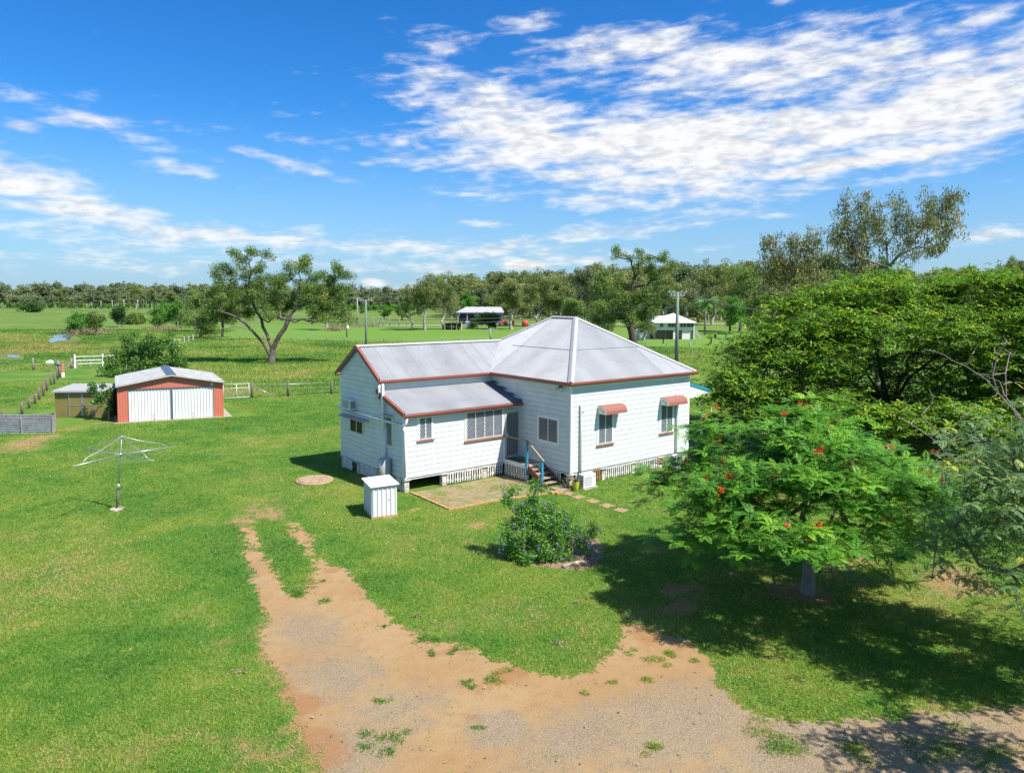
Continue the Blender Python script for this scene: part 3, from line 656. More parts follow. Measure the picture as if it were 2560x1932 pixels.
# lapped sheet joints (steps across the main slopes)
mb = MB()
def onL(y, f): return np.array([-OV, y, zE])+Sx*sl*f+Nx*.014
def onF(x, f): return np.array([x, -OV, zE])+Sy*sl*f+Ny*.014
mb.bar(onL(half*.46-OV+.1, .455), onL(6.2, .455), .02, .008, Nx); mb.bar(onF(half*.46-OV+.2, .455), onF(HW+OV-half*.50, .455), .02, .008, Ny)
mb.build('sheet_joint', MT['lead'], roof_main)
# wing gable roof
wy = (V1+V2)/2; wh = wy-V1+OV; wr = ZR-zE; ws = math.hypot(wh, wr); WX0 = -LW-BG; WLn = 2.05-WX0
mb, sh = MB(), []
corr(mb, sh, (WX0+.02, V1-OV, zE), X_, unit((0, wh, wr)), unit((0, -wr, wh)), WLn, lambda s: (0, ws))
corr(mb, sh, (WX0+.02, V2+OV, zE), X_, unit((0, -wh, wr)), unit((0, wr, wh)), WLn, lambda s: (0, ws), seg=4)
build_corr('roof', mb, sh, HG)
# lean-to roof
ly = V1-VA+OV; lr = ZS2-ZS; lsn = math.hypot(ly, lr)
mb, sh = MB(), []
SL, NL = unit((0, ly, lr)), unit((0, -lr, ly))
corr(mb, sh, (WX0+.02, VA-OV, ZS), X_, SL, NL, LW+BG-.62, lambda s: (0, lsn-.02))
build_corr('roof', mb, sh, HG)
mb = MB(); A0 = np.array([-.62, VA-OV, ZS-.006]); mb.poly(A0, A0+(.60, 0, 0), A0+np.array([.60, 0, 0])+SL*(lsn-.02), A0+np.array([.12, 0, 0])+SL*(lsn-.02)); 
mb.poly(*(np.array([-.024, VA-OV, ZS])+q for q in ((0, 0, 0), SL*(lsn-.02), SL*(lsn-.02)+(0, 0, .12), np.array([0, 0, .12]))))
mb.build('valley_flashing', MT['lead'], HG)
# ridge and hip caps
mb = MB()
def cap(p, q, r=.055):
    p, q = np.array(p, float), np.array(q, float); d = unit(q-p); sx = unit(np.cross(d, (0, 0, 1))); u = np.cross(sx, d)
    mb.bar(p+u*.02, q+u*.02, .05, .05, u)
    for s_ in (-1, 1):
        a = p+sx*s_*.02+u*.030; bq = q+sx*s_*.02+u*.030; w_ = sx*s_*.12-u*.068
        mb.obox(a, w_, u*.008, bq-a)
A1 = np.array([HW/2, HD-HW/2, ZA+.015]); A2 = np.array([HW/2, HW/2, ZA+.015])
for p, q in (((-OV, -OV, zE+.02), A2), ((HW+OV, -OV, zE+.02), A2), ((-OV, HD+OV, zE+.02), A1), ((HW+OV, HD+OV, zE+.02), A1), (A2, A1), ((WX0, wy, ZR+.012), (2.0, wy, ZR+.012))): cap(p, q)
mb.build('ridge_cap', MT['cap'], HG)
mb = MB(); q0 = np.array([-OV, V1-OV, zE+.03]); q1 = np.array([2.0, wy, ZR+.012]); mb.bar(q0, q1, .10, .012, (0, 0, 1)); mb.build('valley_flashing', MT['cap'], HG)
# gutters (quad profile)
def gutter(mb, p, q, out, dz=0):
    p, q, out = np.array(p, float), np.array(q, float), np.array(out, float)
    mb.prism([p+np.array([0, 0, -.125])-out*.02, p+np.array([0, 0, -.125])+out*.07, p+np.array([0, 0, -.06])+out*.105, p+np.array([0, 0, .0])+out*.11, p+np.array([0, 0, .018])+out*.10, p+np.array([0, 0, .018])+out*.085, p+np.array([0, 0, -.02])+out*.08, p+np.array([0, 0, -.09])+out*.05, p+np.array([0, 0, -.09])-out*.02], q-p)
for P, Q, O in (((-OV-.10, -OV, ZE-.02), (HW+OV+.10, -OV, ZE-.02), (0, -1, 0)), ((-OV, -OV-.05, ZE-.02), (-OV, V1-OV-.0, ZE-.02), (-1, 0, 0)), ((WX0, V1-OV, ZE-.02), (-OV-.0, V1-OV, ZE-.02), (0, -1, 0)), ((WX0, VA-OV, ZS-.02), (.0-.03, VA-OV, ZS-.02), (0, -1, 0)), ((WX0, V2+OV, ZE-.02), (-OV, V2+OV, ZE-.02), (0, 1, 0)), ((HW+OV, -OV, ZE-.02), (HW+OV, HD+OV, ZE-.02), (1, 0, 0))):
    mb = MB(); gutter(mb, P, Q, O); mb.build('gutter', MT['red'], HG)
# fascia, barge boards and soffits
mb = MB()
bg0 = np.array([WX0, V1-OV, zE+.035]); bg1 = np.array([WX0, wy, ZR+.035]); bg2 = np.array([WX0, V2+OV, zE+.035])
mb.prism([bg0+(0, -.03, 0), bg1, bg2+(0, .03, 0), bg2+np.array([0, .03, -.15]), bg1+np.array([0, 0, -.17]), bg0+np.array([0, -.03, -.15])], (-.03, 0, 0))
# rolled cap on the barge
mb.bar(bg0+(.03, 0, .01), bg1+(.03, 0, .01), .12, .02, (0, -.5, 1)); mb.bar(bg1+(.03, 0, .01), bg2+(.03, 0, .01), .12, .02, (0, .5, 1))
mb.build('barge_board', MT['red'], HG)
mb = MB(); l0 = np.array([WX0, VA-OV, ZS+.03]); l1 = np.array([WX0, V1+.02, ZS2+.03]); mb.prism([l0, l1, l1+(0, 0, -.15), l0+(0, 0, -.15)], (-.03, 0, 0)); mb.bar(l0+(.03, 0, .01), l1+(.03, 0, .01), .12, .02, (0, -.3, 1)); mb.build('barge_board', MT['red'], HG)
mb = MB()
mb.prism([bg0+(0, 0, -.16), bg1+(0, 0, -.18), bg2+(0, 0, -.16), bg2+(0, 0, -.19), bg1+(0, 0, -.215), bg0+(0, 0, -.19)], (.02, 0, 0))
mb.box(-OV, HW+OV, -OV+.0, -OV+.025, ZE-.17, ZE-.05); mb.box(-OV, -OV+.025, -OV+.025, V1-OV, ZE-.17, ZE-.05); mb.box(WX0+.02, -OV, V1-OV+.002, V1-OV+.025, ZE-.17, ZE-.05)
mb.box(WX0+.02, -.03, VA-OV+.002, VA-OV+.025, ZS-.17, ZS-.05)
mb.build('fascia', MT['teal'], HG)
mb = MB(); mb.box(-OV+.03, HW+OV, -OV+.03, -.032, ZE-.115, ZE-.095); mb.box(-OV+.03, -.032, -.03, V1-OV, ZE-.115, ZE-.095); mb.box(WX0+.02, -OV, V1-OV+.03, V1, ZE-.115, ZE-.095); mb.box(WX0+.02, -.03, VA-OV+.03, VA-.032, ZS-.10, ZS-.085)
mb.build('soffit', MT['trim'], HG)

# ---- windows and doors
def clipline(x0, z0, dx, dz, X0, X1, Z0, Z1):
    t0, t1 = -1e9, 1e9
    for p, d, lo, hi in ((x0, dx, X0, X1), (z0, dz, Z0, Z1)):
        if abs(d) < 1e-9:
            if p < lo or p > hi: return None
            continue
        a, b_ = (lo-p)/d, (hi-p)/d
        if a > b_: a, b_ = b_, a
        t0, t1 = max(t0, a), min(t1, b_)
    return None if t1-t0 < .01 else (x0+dx*t0, z0+dz*t0, x0+dx*t1, z0+dz*t1)
def window(o, H, N, h0, h1, z0, z1, mull=(), grille=True, sill=True, cas=True, curtain=1., fr='trim', name='window', dpitch=.105, door=False):
    o, H, N = [np.array(q, float) for q in (o, H, N)]; Z = np.array([0, 0, 1.])
    P = lambda h, z, d: o+H*h+Z*z+N*d
    def bx(mb, a, b_, c, d, e, f): mb.obox(P(a, c, e), H*(b_-a), Z*(d-c), N*(f-e))
    mb = MB(); D0, D1 = .0, .062; w_ = .045
    if cas:
        cw = .085
        bx(mb, h0-cw, h0, z0-(.03 if sill else cw), z1+cw, D0, .045); bx(mb, h1, h1+cw, z0-(.03 if sill else cw), z1+cw, D0, .045); bx(mb, h0, h1, z1, z1+cw, D0, .043)
        if not sill: bx(mb, h0, h1, z0-cw, z0, D0, .043)
    bx(mb, h0, h0+w_, z0, z1, D0, D1); bx(mb, h1-w_, h1, z0, z1, D0, D1); bx(mb, h0+w_, h1-w_, z1-w_, z1, D0, D1-.002); bx(mb, h0+w_, h1-w_, z0, z0+w_, D0, D1-.002)
    for q in mull: bx(mb, q-.022, q+.022, z0+w_, z1-w_, D0, D1-.004)
    f = mb.build(name, MT[fr], HG)
    mb = MB(); mb.poly(P(h0+w_, z0+w_, .044), P(h1-w_, z0+w_, .044), P(h1-w_, z1-w_, .044), P(h0+w_, z1-w_, .044)); g = mb.build('pane', MT['glassthin'], f)
    mb = MB(); mb.poly(P(h0+w_, z0+w_, .0315), P(h1-w_, z0+w_, .0315), P(h1-w_, z1-w_, .0315), P(h0+w_, z1-w_, .0315)); mb.build('dark_interior', MT['dark'], f)
    if curtain > 0:
        mb = MB(); n = int((h1-h0)/.02); xs = [h0+w_+(h1-h0-2*w_)*i/n for i in range(n+1)]; ztop = z1-w_; zb = z0+w_
        if curtain < 1: ztop = z0+w_+(z1-z0-2*w_)*curtain
        ds = [.0375+.0035*math.sin(x*52+math.sin(x*17)*1.5) for x in xs]
        for i in range(n): mb._add([P(xs[i], zb, ds[i]), P(xs[i+1], zb, ds[i+1]), P(xs[i+1], ztop, ds[i+1]), P(xs[i], ztop, ds[i])], [(0, 1, 2, 3)], True)
        mb.build('curtain', MT['curtain'], f)
    if grille:
        mb = MB(); a_, b_, c_, d_ = h0+w_*.7, h1-w_*.7, z0+w_*.7, z1-w_*.7
        if door: a_, b_, c_, d_ = h0+.05, h1-.05, z0+.05, z1-.05
        k = a_-(d_-c_)*.62
        while k < b_:
            L = clipline(k, c_, .62, 1., a_, b_, c_, d_)
            if L: mb.bar(P(L[0], L[1], .056), P(L[2], L[3], .056), .009, .006, N)
            L = clipline(k, d_, .62, -1., a_, b_, c_, d_)
            if L: mb.bar(P(L[0], L[1], .0605), P(L[2], L[3], .0605), .009, .006, N)
            k += dpitch
        for (a, b2, c, d) in ((a_, b_, c_, c_+.02), (a_, b_, d_-.02, d_), (a_, a_+.02, c_, d_), (b_-.02, b_, c_, d_)): bx(mb, a, b2, c, d, .0505, .066)
        mb.build('security_grille', MT['grille'], f)
    if sill:
        mb = MB(); s0 = P(h0-.10, z0-.075, -.0); mb.obox(s0, H*(h1-h0+.20), Z*.055+N*-.0, N*.10); mb.build('sill', MT['sill'], f)
    return f
M = bpy.data.materials.new('window_glass'); M.use_nodes = True; t = NT(M.node_tree); out = t.n['Material Output']
gl = t.new('ShaderNodeBsdfGlossy', inp={'Color': (1, 1, 1, 1), 'Roughness': .03}); tr = t.new('ShaderNodeBsdfTransparent', inp={'Color': (.60, .66, .70, 1)})
fr_ = t.new('ShaderNodeFresnel', inp={'IOR': 1.5}); mx = t.new('ShaderNodeMixShader'); mx.inputs[0].default_value = .055; t.l.new(tr.outputs[0], mx.inputs[1]); t.l.new(gl.outputs[0], mx.inputs[2]); t.l.new(mx.outputs[0], out.inputs[0])
MT['glassthin'] = M
F1 = ((0, 0, 0), X_, (0, -1, 0)); F2 = ((0, 0, 0), Y_, (-1, 0, 0)); FA = ((0, VA, 0), X_, (0, -1, 0)); FL = ((-LW, 0, 0), Y_, (-1, 0, 0))
window(*F1, 1.62, 2.54, 1.66, 3.12, mull=(2.08,), curtain=.55)
window(*F1, 5.86, 6.76, 1.70, 3.12, mull=(6.31,), curtain=.5)
window(*F2, .78, 2.10, 1.76, 2.84, mull=(1.44,), sill=False, curtain=0)
window(*FA, -5.50, -4.84, 2.16, 3.12, mull=(-5.17,), curtain=.9)
window(*FA, -3.07, -1.02, 1.85, 3.12, mull=(-2.55, -1.55, -2.05), fr='cream', curtain=.86)
window(*FL, 7.22, 8.54, 1.90, 2.60, mull=(7.88,), grille=False, sill=False, fr='cream', cas=False, curtain=0)
window(*FL, 4.46, 5.04, 1.80, 3.08, sill=False, fr='cream', curtain=.35)
dr_ = window(*FA, -.86, -.04, .80, 2.94, sill=False, fr='grille', name='security_door', curtain=0, dpitch=.095, door=True)
mb = MB(); mb.obox((-.80, VA-.075, 1.78), (.045, 0, 0), (0, -.05, 0), (0, 0, .14)); mb.build('handle', MT['acw'], dr_)
mb = MB(); mb.box(-.95, -.45, VA-.16, VA-.028, 3.00, 3.03); mb.build('door_hood', MT['cream'], HG)
mb = MB(); mb.box(-.86, -.04, VA-.03, VA-.0, .74, .80); mb.build('door_sill', MT['tread'], HG)
mb = MB(); mb.obox((-LW-.02, 6.60, 2.66), (0, 2.68, 0), (-.34, 0, -.07), (0, 0, .018)); mb.build('window_hood', MT['cap'], HG)
mb = MB(); mb.obox((-LW-.02, 4.36, 3.16), (0, .80, 0), (-.22, 0, -.03), (0, 0, .016)); mb.build('window_hood', MT['cap'], HG)

# ---- awnings on the long side: curved terracotta hood with cream ends
def awning(x0, x1, zt):
    prof = [(0, 0), (.20, .02), (.36, -.02), (.46, -.10), (.515, -.22), (.53, -.36)]
    mb = MB()
    for i in range(len(prof)-1):
        (d0, e0), (d1, e1) = prof[i], prof[i+1]
        mb.obox((x0, -d0-.022, zt+e0), (x1-x0, 0, 0), (0, -(d1-d0), e1-e0), (0, .012*(e1-e0)/max(math.hypot(d1-d0, e1-e0), 1e-6)*-1 if 0 else 0, -.012) if abs(d1-d0) > .05 else (0, .012, 0))
    a = mb.build('awning', MT['awning'], HG)
    for xe in (x0-.012, x1):
        mb = MB(); P = [(xe, -.022, zt-.015)]+[(xe, -d-.022, zt+e-.014) for d, e in prof[1:]]+[(xe, -.53-.022, zt-.36), (xe, -.022, zt-.36)]
        mb.prism(P, (.012, 0, 0)); e_ = mb.build('awning_end', MT['cream'], a)
        for (cy_, cz_, s_) in ((-.20, zt-.17, 1), (-.36, zt-.23, -1)):
            mb = MB()
            pts = [(xe-.004 if xe < x1 else xe+.016, cy_+.045*math.cos(th), cz_+s_*.04*math.sin(th)) for th in np.linspace(.3, 3.9, 9)]
            mb.tube(pts, .010, 5); mb.build('scroll_cutout', MT['dark'], e_)
    # stays
    for xe in (x0+.05, x1-.05): mb = MB(); mb.bar((xe, -.03, zt-.30), (xe, -.50, zt-.34), .015, .015); mb.build('awning_stay', MT['grille'], a)
awning(1.60, 2.96, 3.42); awning(5.84, 7.26, 3.44)

# ---- stumps, battens under the house
def stump(x, y):
    mb = MB(); mb.obox((x-.11, y-.11, -.05), (.22, 0, 0), (0, .22, 0), (0, 0, ZB-.07)); mb.obox((x-.17, y-.17, ZB-.085), (.34, 0, 0), (0, .34, 0), (0, 0, .02)); mb.build('stump', MT['stump'], HG)
for x in (.05, 2.04, 4.01, 5.98, 7.92): stump(x, .10)
for x in (-6.08, -4.20, -2.0): stump(x, VA+.10)
for y in (5.75, 7.87, 9.48): stump(-6.08, y)
for x in (2.04, 4.01, 5.98, 7.92): stump(x, 4.0)
for x in (-4.2, -2.0): stump(x, 7.0)
def battens(o, H, N, h0, h1, zt=ZB-.03, wd=.068, gap=.064, mt='batten', seed=0, skip=()):
    rg = random.Random(seed); o, H, N = [np.array(q, float) for q in (o, H, N)]; h = h0; mb = MB()
    while h < h1-wd:
        if not any(a < h < b_ for a, b_ in skip):
            mb.obox(o+H*h+N*.0+np.array([0, 0, .03+rg.random()*.03]), H*wd, N*.018, (rg.uniform(-.004, .004), 0, zt-.03-rg.random()*.01-.03))
        h += wd+gap
    mb.obox(o+H*h0+N*-.045+np.array([0, 0, .14]), H*(h1-h0), N*.035, (0, 0, .05)); mb.obox(o+H*h0+N*-.045+np.array([0, 0, zt-.10]), H*(h1-h0), N*.035, (0, 0, .05))
    return mb.build('batten_panel', MT[mt], HG)
for i, (a, b_) in enumerate(((2.18, 3.87), (4.15, 5.84), (6.12, 7.80), (.30, 1.35))): battens((0, 0, 0), X_, (0, -1, 0), a, b_, seed=i)
battens((0, 0, 0), X_, (0, -1, 0), 1.35, 1.90, mt='battenor', seed=9)
for i, (a, b_) in enumerate(((-4.06, -2.14), (-1.86, -.98))): battens((0, VA, 0), X_, (0, -1, 0), a, b_, seed=20+i)
for i, (a, b_) in enumerate(((8.45, 9.34), (5.9, 7.70), (3.80, 4.3))): battens((-LW, 0, 0), Y_, (-1, 0, 0), a, b_, seed=30+i, gap=.02)
battens((0, 0, 0), Y_, (-1, 0, 0), .62, 1.75, seed=40)

# ---- side porch at the far end of the long wall
mb, sh = MB(), []
px0, px1, pzt, pzb = HW+.02, 10.45, 4.05, 3.42
mb.prism([(px0, .45, pzt), (px1, .45, pzb), (px1, .45, pzb-.06), (px1-.1, .45, 3.12), (px0, .45, 3.12)], (0, .02, 0)); pp = mb.build('porch_side_panel', MT['trim'], HG)
mb = MB()
for i in range(22):
    x = px0+.05+i*.11; z1_ = pzt-(x-px0)*(pzt-pzb)/(px1-px0)-.08
    if x < px1-.12: mb.box(x, x+.02, .437, .449, 3.13, z1_)
mb.build('panel_rib', MT['trim'], pp)
mb = MB(); mb.bar((px0, .42, pzt-.04), (px1, .42, pzb-.04), .03, .14); mb.bar((px1-.02, .43, pzb-.05), (px1-.02, 5.0, pzb-.05), .03, .14); mb.build('porch_fascia', MT['teal'], HG)
mb, sh = MB(), []
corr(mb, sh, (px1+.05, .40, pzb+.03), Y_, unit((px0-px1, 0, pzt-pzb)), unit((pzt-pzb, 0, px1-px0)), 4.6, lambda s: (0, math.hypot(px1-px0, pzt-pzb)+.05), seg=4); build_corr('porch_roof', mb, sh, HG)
mb = MB()
for i in range(28): mb.box(HW+.05+i*.125, HW+.05+i*.125+.115, .9, 4.9, .52, .56)
dk = mb.build('porch_deck', MT['deck'], HG)
mb = MB(); mb.box(HW+.05, 11.5, .86, .90, .36, .55); mb.build('deck_bearer', MT['deck'], dk); mb = MB(); mb.box(HW+.05, 11.5, 4.86, 4.90, .36, .51)
mb.build('deck_bearer', MT['deck'], dk)
for x in (8.3, 9.9, 11.4):
    for y in (1.0, 4.6): mb = MB(); mb.box(x-.06, x+.06, y, y+.12, 0, .36); mb.build('deck_stump', MT['stump'], dk)
for x in (10.35,):
    for y in (.95, 4.75):
        mb = MB(); mb.box(x-.05, x+.05, y-.05, y+.05, .56, 3.38); mb.build('porch_post', MT['trim'], HG)

# ---- pipes on the walls
mb = MB(); mb.tube([(.50, -.10, .42), (.50, -.10, 3.50), (.50, -.10, 3.62)], [.045, .045, .028], 10); mb.box(.46, .54, -.07, -.02, 1.2, 1.23); mb.box(.46, .54, -.07, -.02, 2.9, 2.93); mb.build('vent_pipe', MT['acw'], HG)
mb = MB(); mb.tube([(7.0, -.10, .36), (7.0, -.10, 3.42), (7.0, -.10, 3.56)], [.045, .045, .028], 10); mb.build('vent_pipe', MT['acw'], HG)
mb = MB(); mb.tube([(.52, -.12, 3.28), (.55, -.2, 3.26), (.55, -.2, 3.2)], .03, 8); mb.build('pipe_bracket', MT['zinc'], HG)
mb = MB(); mb.tube([(-LW-.08, 9.95, 2.90), (-LW-.08, 4.10, 2.86)], .055, 10); mb.tube([(-LW-.08, 4.1, 2.86), (-LW-.10, 3.45, 2.86), (-LW-.05, 3.30, 2.95), (-LW+.02, 3.32, 3.20)], .05, 10); mb.tube([(-LW-.08, 4.1, 2.86), (-LW-.05, 3.62, 2.80), (-LW-.0, 3.48, 2.6), (-LW-.0, 3.48, .65)], .04, 8); mb.build('waste_pipe', MT['acw'], HG)
mb = MB(); mb.tube([(-LW-.14, 5.12, 2.50), (-LW-.14, 5.12, 2.72), (-LW-.14, 5.12, 4.40), (-LW-.14, 5.12, 4.46)], [.012, .065, .065, .05], 12); mb.bar((-LW-.14, 5.12, 3.72), (-LW-.02, 4.95, 3.72), .02, .02); mb.build('rain_diverter_pipe', MT['acw'], HG)
mb = MB(); mb.tube([(-LW-.04, 5.0, 2.6), (-LW-.04, 4.95, 2.3), (-LW-.04, 4.95, 1.3)], .018, 6); mb.tube([(-LW-.05, 5.10, 2.56), (-LW-.05, 5.10, .7)], .035, 8); mb.build('copper_pipe', MT['paint'], HG)
mb = MB(); mb.tube([(-LW-.10, V1-OV+.02, 4.42), (-LW-.14, V1-OV-.02, 4.2), (-LW-.14, V1-OV-.02, 3.7), (-LW-.14, V1-OV-.02, 3.5)], [.05, .05, .045, .01], 8); mb.tube([(-LW-.06, V1-.35, 3.6), (-LW-.06, V1-.35, 2.9)], .035, 8); mb.build('downpipe', MT['acw'], HG)
mb = MB(); mb.tube([(-LW-.14, V1-OV-.02, 3.78), (-LW-.14, V1-OV-.02, 3.9)], .052, 8); mb.build('pipe_collar', MT['red'], HG)
# security light under the eave
mb = MB(); mb.box(-.10, -.02, .56, .68, 4.30, 4.36); mb.tube([(-.06, .62, 4.30), (-.12, .62, 4.22)], .02, 6); s_ = mb.build('security_light', MT['dark'], HG)
mb = MB()
for dy in (-.12, .12): mb = MB(); mb.tube([(-.08, .62+dy*.5, 4.30), (-.16, .62+dy*1.1, 4.26), (-.22, .62+dy*1.5, 4.22)], [.03, .05, .065], 10); mb.build('lamp_head', MT['cream'], s_)
mb = MB(); mb.tube([(-.14, .62, 4.20), (-.18, .62, 4.14)], .04, 10); mb.build('sensor', MT['acw'], s_)

# ---- things fixed to or standing by the house
ac = thing('window_air_conditioner', (-LW-.02, 8.3, 3.1), 'boxy white air conditioner sticking out of the shaded gable wall', 'air conditioner')
mb = MB(); x0, x1 = -LW-.42, -LW-.02; mb.box(x0, x1, 7.82, 8.62, 3.02, 3.46); mb.build('casing', MT['acw'], ac)
mb = MB(); 
for i in range(9): mb.box(x0-.006, x0-.001, 7.88, 8.56, 3.07+i*.042, 3.09+i*.042)
mb.build('vent', MT['acd'], ac); mb = MB()
for i in range(9): mb.box(x0+.06, x1-.08, 7.814, 7.819, 3.07+i*.04, 3.095+i*.04)
mb.build('vent', MT['acd'], ac)
mb = MB(); mb.bar((-LW-.02, 7.95, 2.8), (x0+.03, 7.95, 3.005), .03, .03); mb.bar((-LW-.02, 8.5, 2.8), (x0+.03, 8.5, 3.005), .03, .03); mb.build('bracket', MT['zinc'], ac)
hw = thing('water_heater', (-LW-.3, 4.75, 0), 'light grey upright outdoor water heater against the shaded end wall', 'water heater')
mb = MB(); mb.tube([(-LW-.30, 4.72, .08), (-LW-.30, 4.72, 1.28), (-LW-.30, 4.72, 1.31)], [.27, .27, .20], 20); mb.build('tank', MT['cap'], hw)
mb = MB(); mb.box(-LW-.585, -LW-.565, 4.70, 4.76, .84, .92); mb.build('badge', MT['dark'], hw)
mb = MB(); mb.tube([(-LW-.32, 5.0, 1.0), (-LW-.32, 5.08, 1.02), (-LW-.2, 5.1, .9)], .02, 6); mb.tube([(-LW-.3, 4.98, .3), (-LW-.3, 5.08, .3), (-LW-.1, 5.08, .5)], .015, 6); mb.build('pipe', MT['dark'], hw)
mb = MB(); mb.box(-LW-.62, -LW-.03, 4.40, 5.04, 0, .08); mb.build('plinth', MT['conc'], hw)

def ac_outdoor(x0, x1, y0, h, label, fan=False, grp='outdoor air conditioning units'):
    a = thing('outdoor_aircon_unit', ((x0+x1)/2, y0, 0), label, 'air conditioner', grp)
    mb = MB(); mb.box(x0, x1, y0, y0+.32, .07, .07+h); mb.build('casing', MT['acw'], a)
    mb = MB(); mb.box(x0-.08, x1+.10, y0-.10, y0+.40, 0, .045); mb.box(x0+.1, x0+.16, y0, y0+.3, .045, .07); mb.box(x1-.16, x1-.1, y0, y0+.3, .045, .07); mb.build('base_slab', MT['conc'], a)
    mb = MB(); 
    for i in range(13): z = .14+i*(h-.14)/13; mb.box(x0+.06, x0+(x1-x0)*.70, y0-.012, y0-.004, z, z+.012)
    mb.build('fan_grille', MT['grille'], a)
    mb = MB(); n = 28; cx_, cz_, r = x0+(x1-x0)*.38, .07+h/2, h*.42; mb.prism([(cx_+r*math.cos(2*math.pi*k/n), y0-.001, cz_+r*math.sin(2*math.pi*k/n)) for k in range(n)], (0, -.003, 0)); mb.build('fan_opening', MT['grille'] if not fan else MT['acd'], a)
    mb = MB(); mb.box(x1-.10, x1-.04, y0-.012, y0-.002, h-.08, h-.02); mb.box(x1+.001, x1+.012, y0+.05, y0+.25, .2, .35); mb.build('side_panel', MT['zinc'], a)
    mb = MB()
    for i in range(10): z = .13+i*(h-.12)/10; mb.box(x0-.006, x0-.001, y0+.04, y0+.28, z, z+.02)
    mb.build('vent', MT['acd'], a)
ac_outdoor(.10, .82, -.72, .56, 'white outdoor air conditioning unit beside the lime pot at the stairs corner')
ac_outdoor(6.35, 7.10, -.62, .55, 'white outdoor air conditioning unit half hidden by the flowering tree', True)
# pot plant
pp = thing('potted_plant', (-.18, -.52, 0), 'spiky grey green plant in a lime green pot', 'potted plant')
mb = MB(); mb.tube([(-.18, -.52, 0), (-.18, -.52, .02), (-.18, -.52, .34), (-.18, -.52, .36)], [.11, .12, .165, .155], 18); mb.build('pot', MT['lime'], pp)
def strap_plant(name, parent, c, n, L, material, seed, wd=.03, up=.9):
    rg = np.random.default_rng(seed); V, F, T = [], [], []
    for i in range(n):
        a = rg.uniform(0, 6.28); l = L*rg.uniform(.6, 1.1); e = rg.uniform(.25, up); p = np.array(c, float)+rg.normal(0, .03, 3)*[1, 1, .3]; d = np.array([math.cos(a)*(1-e*.6), math.sin(a)*(1-e*.6), e]); d /= np.linalg.norm(d); sx = np.array([-math.sin(a), math.cos(a), 0])
        pr = None
        for k in range(5):
            ww = wd*(1-k/4.6)/2; q = [p-sx*ww, p+sx*ww]; b_ = len(V); V += q
            if k: F.append((b_-2, b_-1, b_+1, b_)); T.append((i*.37) % 1)
            p = p+d*l/4; d = d+np.array([0, 0, -.28]); d /= np.linalg.norm(d)
    return mesh_np(name, V, F, material, parent, tint=T)
strap_plant('foliage', pp, (-.18, -.52, .34), 46, .55, LV['strap'], 3, .04)
pl = thing('strap_leaf_plant', (-.35, -.12, 0), 'scruffy strap leaf clump against the corner stump', 'plant')
strap_plant('foliage', pl, (-.35, -.15, .02), 60, .5, LV['strap'], 5, .03); strap_plant('foliage', pl, (-.22, -.1, .3), 30, .45, LV['strap'], 6, .03)

# ---- entry landing and stairs
st = thing('entry_stairs', (-.5, 1.8, 0), 'timber entry stairs with landing, blue posts and wooden handrail', 'stairs')
LX = -.93
mb = MB()
for i in range(12): y = 1.80+i*.146; mb.box(LX, -.03, y, y+.138, .735, .765)
ld = mb.build('landing', MT['wood'], st)
mb = MB(); mb.box(LX-.035, LX-.002, 1.78, VA-.03, .58, .76); mb.box(LX, -.03, 1.765, 1.797, .58, .755); mb.build('landing_fascia', MT['paint'], st)
mb = MB(); y = 1.80
while y < VA-.08: mb.obox((LX-.02, y, .03), (.018, 0, 0), (0, .062, 0), (0, 0, .55)); y += .122
mb.box(LX+.002, LX+.03, 1.8, VA-.05, .14, .19); mb.build('batten_skirt', MT['batten'], st)
for (x, y) in ((LX+.06, 1.88), (-.12, 1.88)): mb = MB(); mb.box(x-.05, x+.05, y-.05, y+.05, 0, .58); mb.build('landing_post', MT['stump'], st)
mb = MB(); mb.box(LX+.10, -.12, 2.55, 3.10, .766, .778); tag_ = mb.build('doormat', MT['mat_green'], st)
mb = MB(); mb.box(LX+.10, -.35, 3.14, 3.46, .766, .776); mb.build('doormat', MT['mat_green'], st)
for xs_ in (LX+.0, -.10):
    mb = MB(); mb.prism([(xs_, 1.80, .78), (xs_, 1.80, .50), (xs_, .92, .0), (xs_, .44, .0), (xs_, .44, .05)], (.05, 0, 0)); mb.build('stringer', MT['stringer'], st)
for i in range(4):
    z = .60-i*.15; y = 1.60-i*.29; mb = MB(); mb.box(LX+.05, -.10, y-.135, y+.135, z-.035, z); mb.build('tread', MT['tread'], st)
mb = MB(); mb.box(-.78, -.36, 1.70, 1.765, .64, .70); mb.build('top_riser', MT['stringer'], st)
for (y, zb, zt) in ((1.84, .30, 1.82), (.80, .02, 1.12)):
    mb = MB(); mb.box(LX-.06, LX+.035, y-.045, y+.045, zb, zt); mb.build('post', MT['teal'], st)
mb = MB(); mb.box(LX-.04, LX+.03, VA-.10, VA-.03, .76, 1.80); mb.build('post', MT['acw'], st)
mb = MB(); mb.bar((LX, VA-.04, 1.83), (LX, 1.78, 1.85), .07, .045); mb.bar((LX, 1.84, 1.85), (LX, .70, 1.12), .07, .045); mb.build('handrail', MT['tread'], st)
mb = MB()
for k in range(4):
    f = (k+1)/5; mb.tube([(LX, 1.84, .80+f*.95), (LX, .80, .14+f*.92)], .005, 5); mb.tube([(LX, 1.84, .80+f*.95), (LX, VA-.06, .80+f*.95)], .004, 5)
mb.build('rail_wire', MT['fwire'], st)
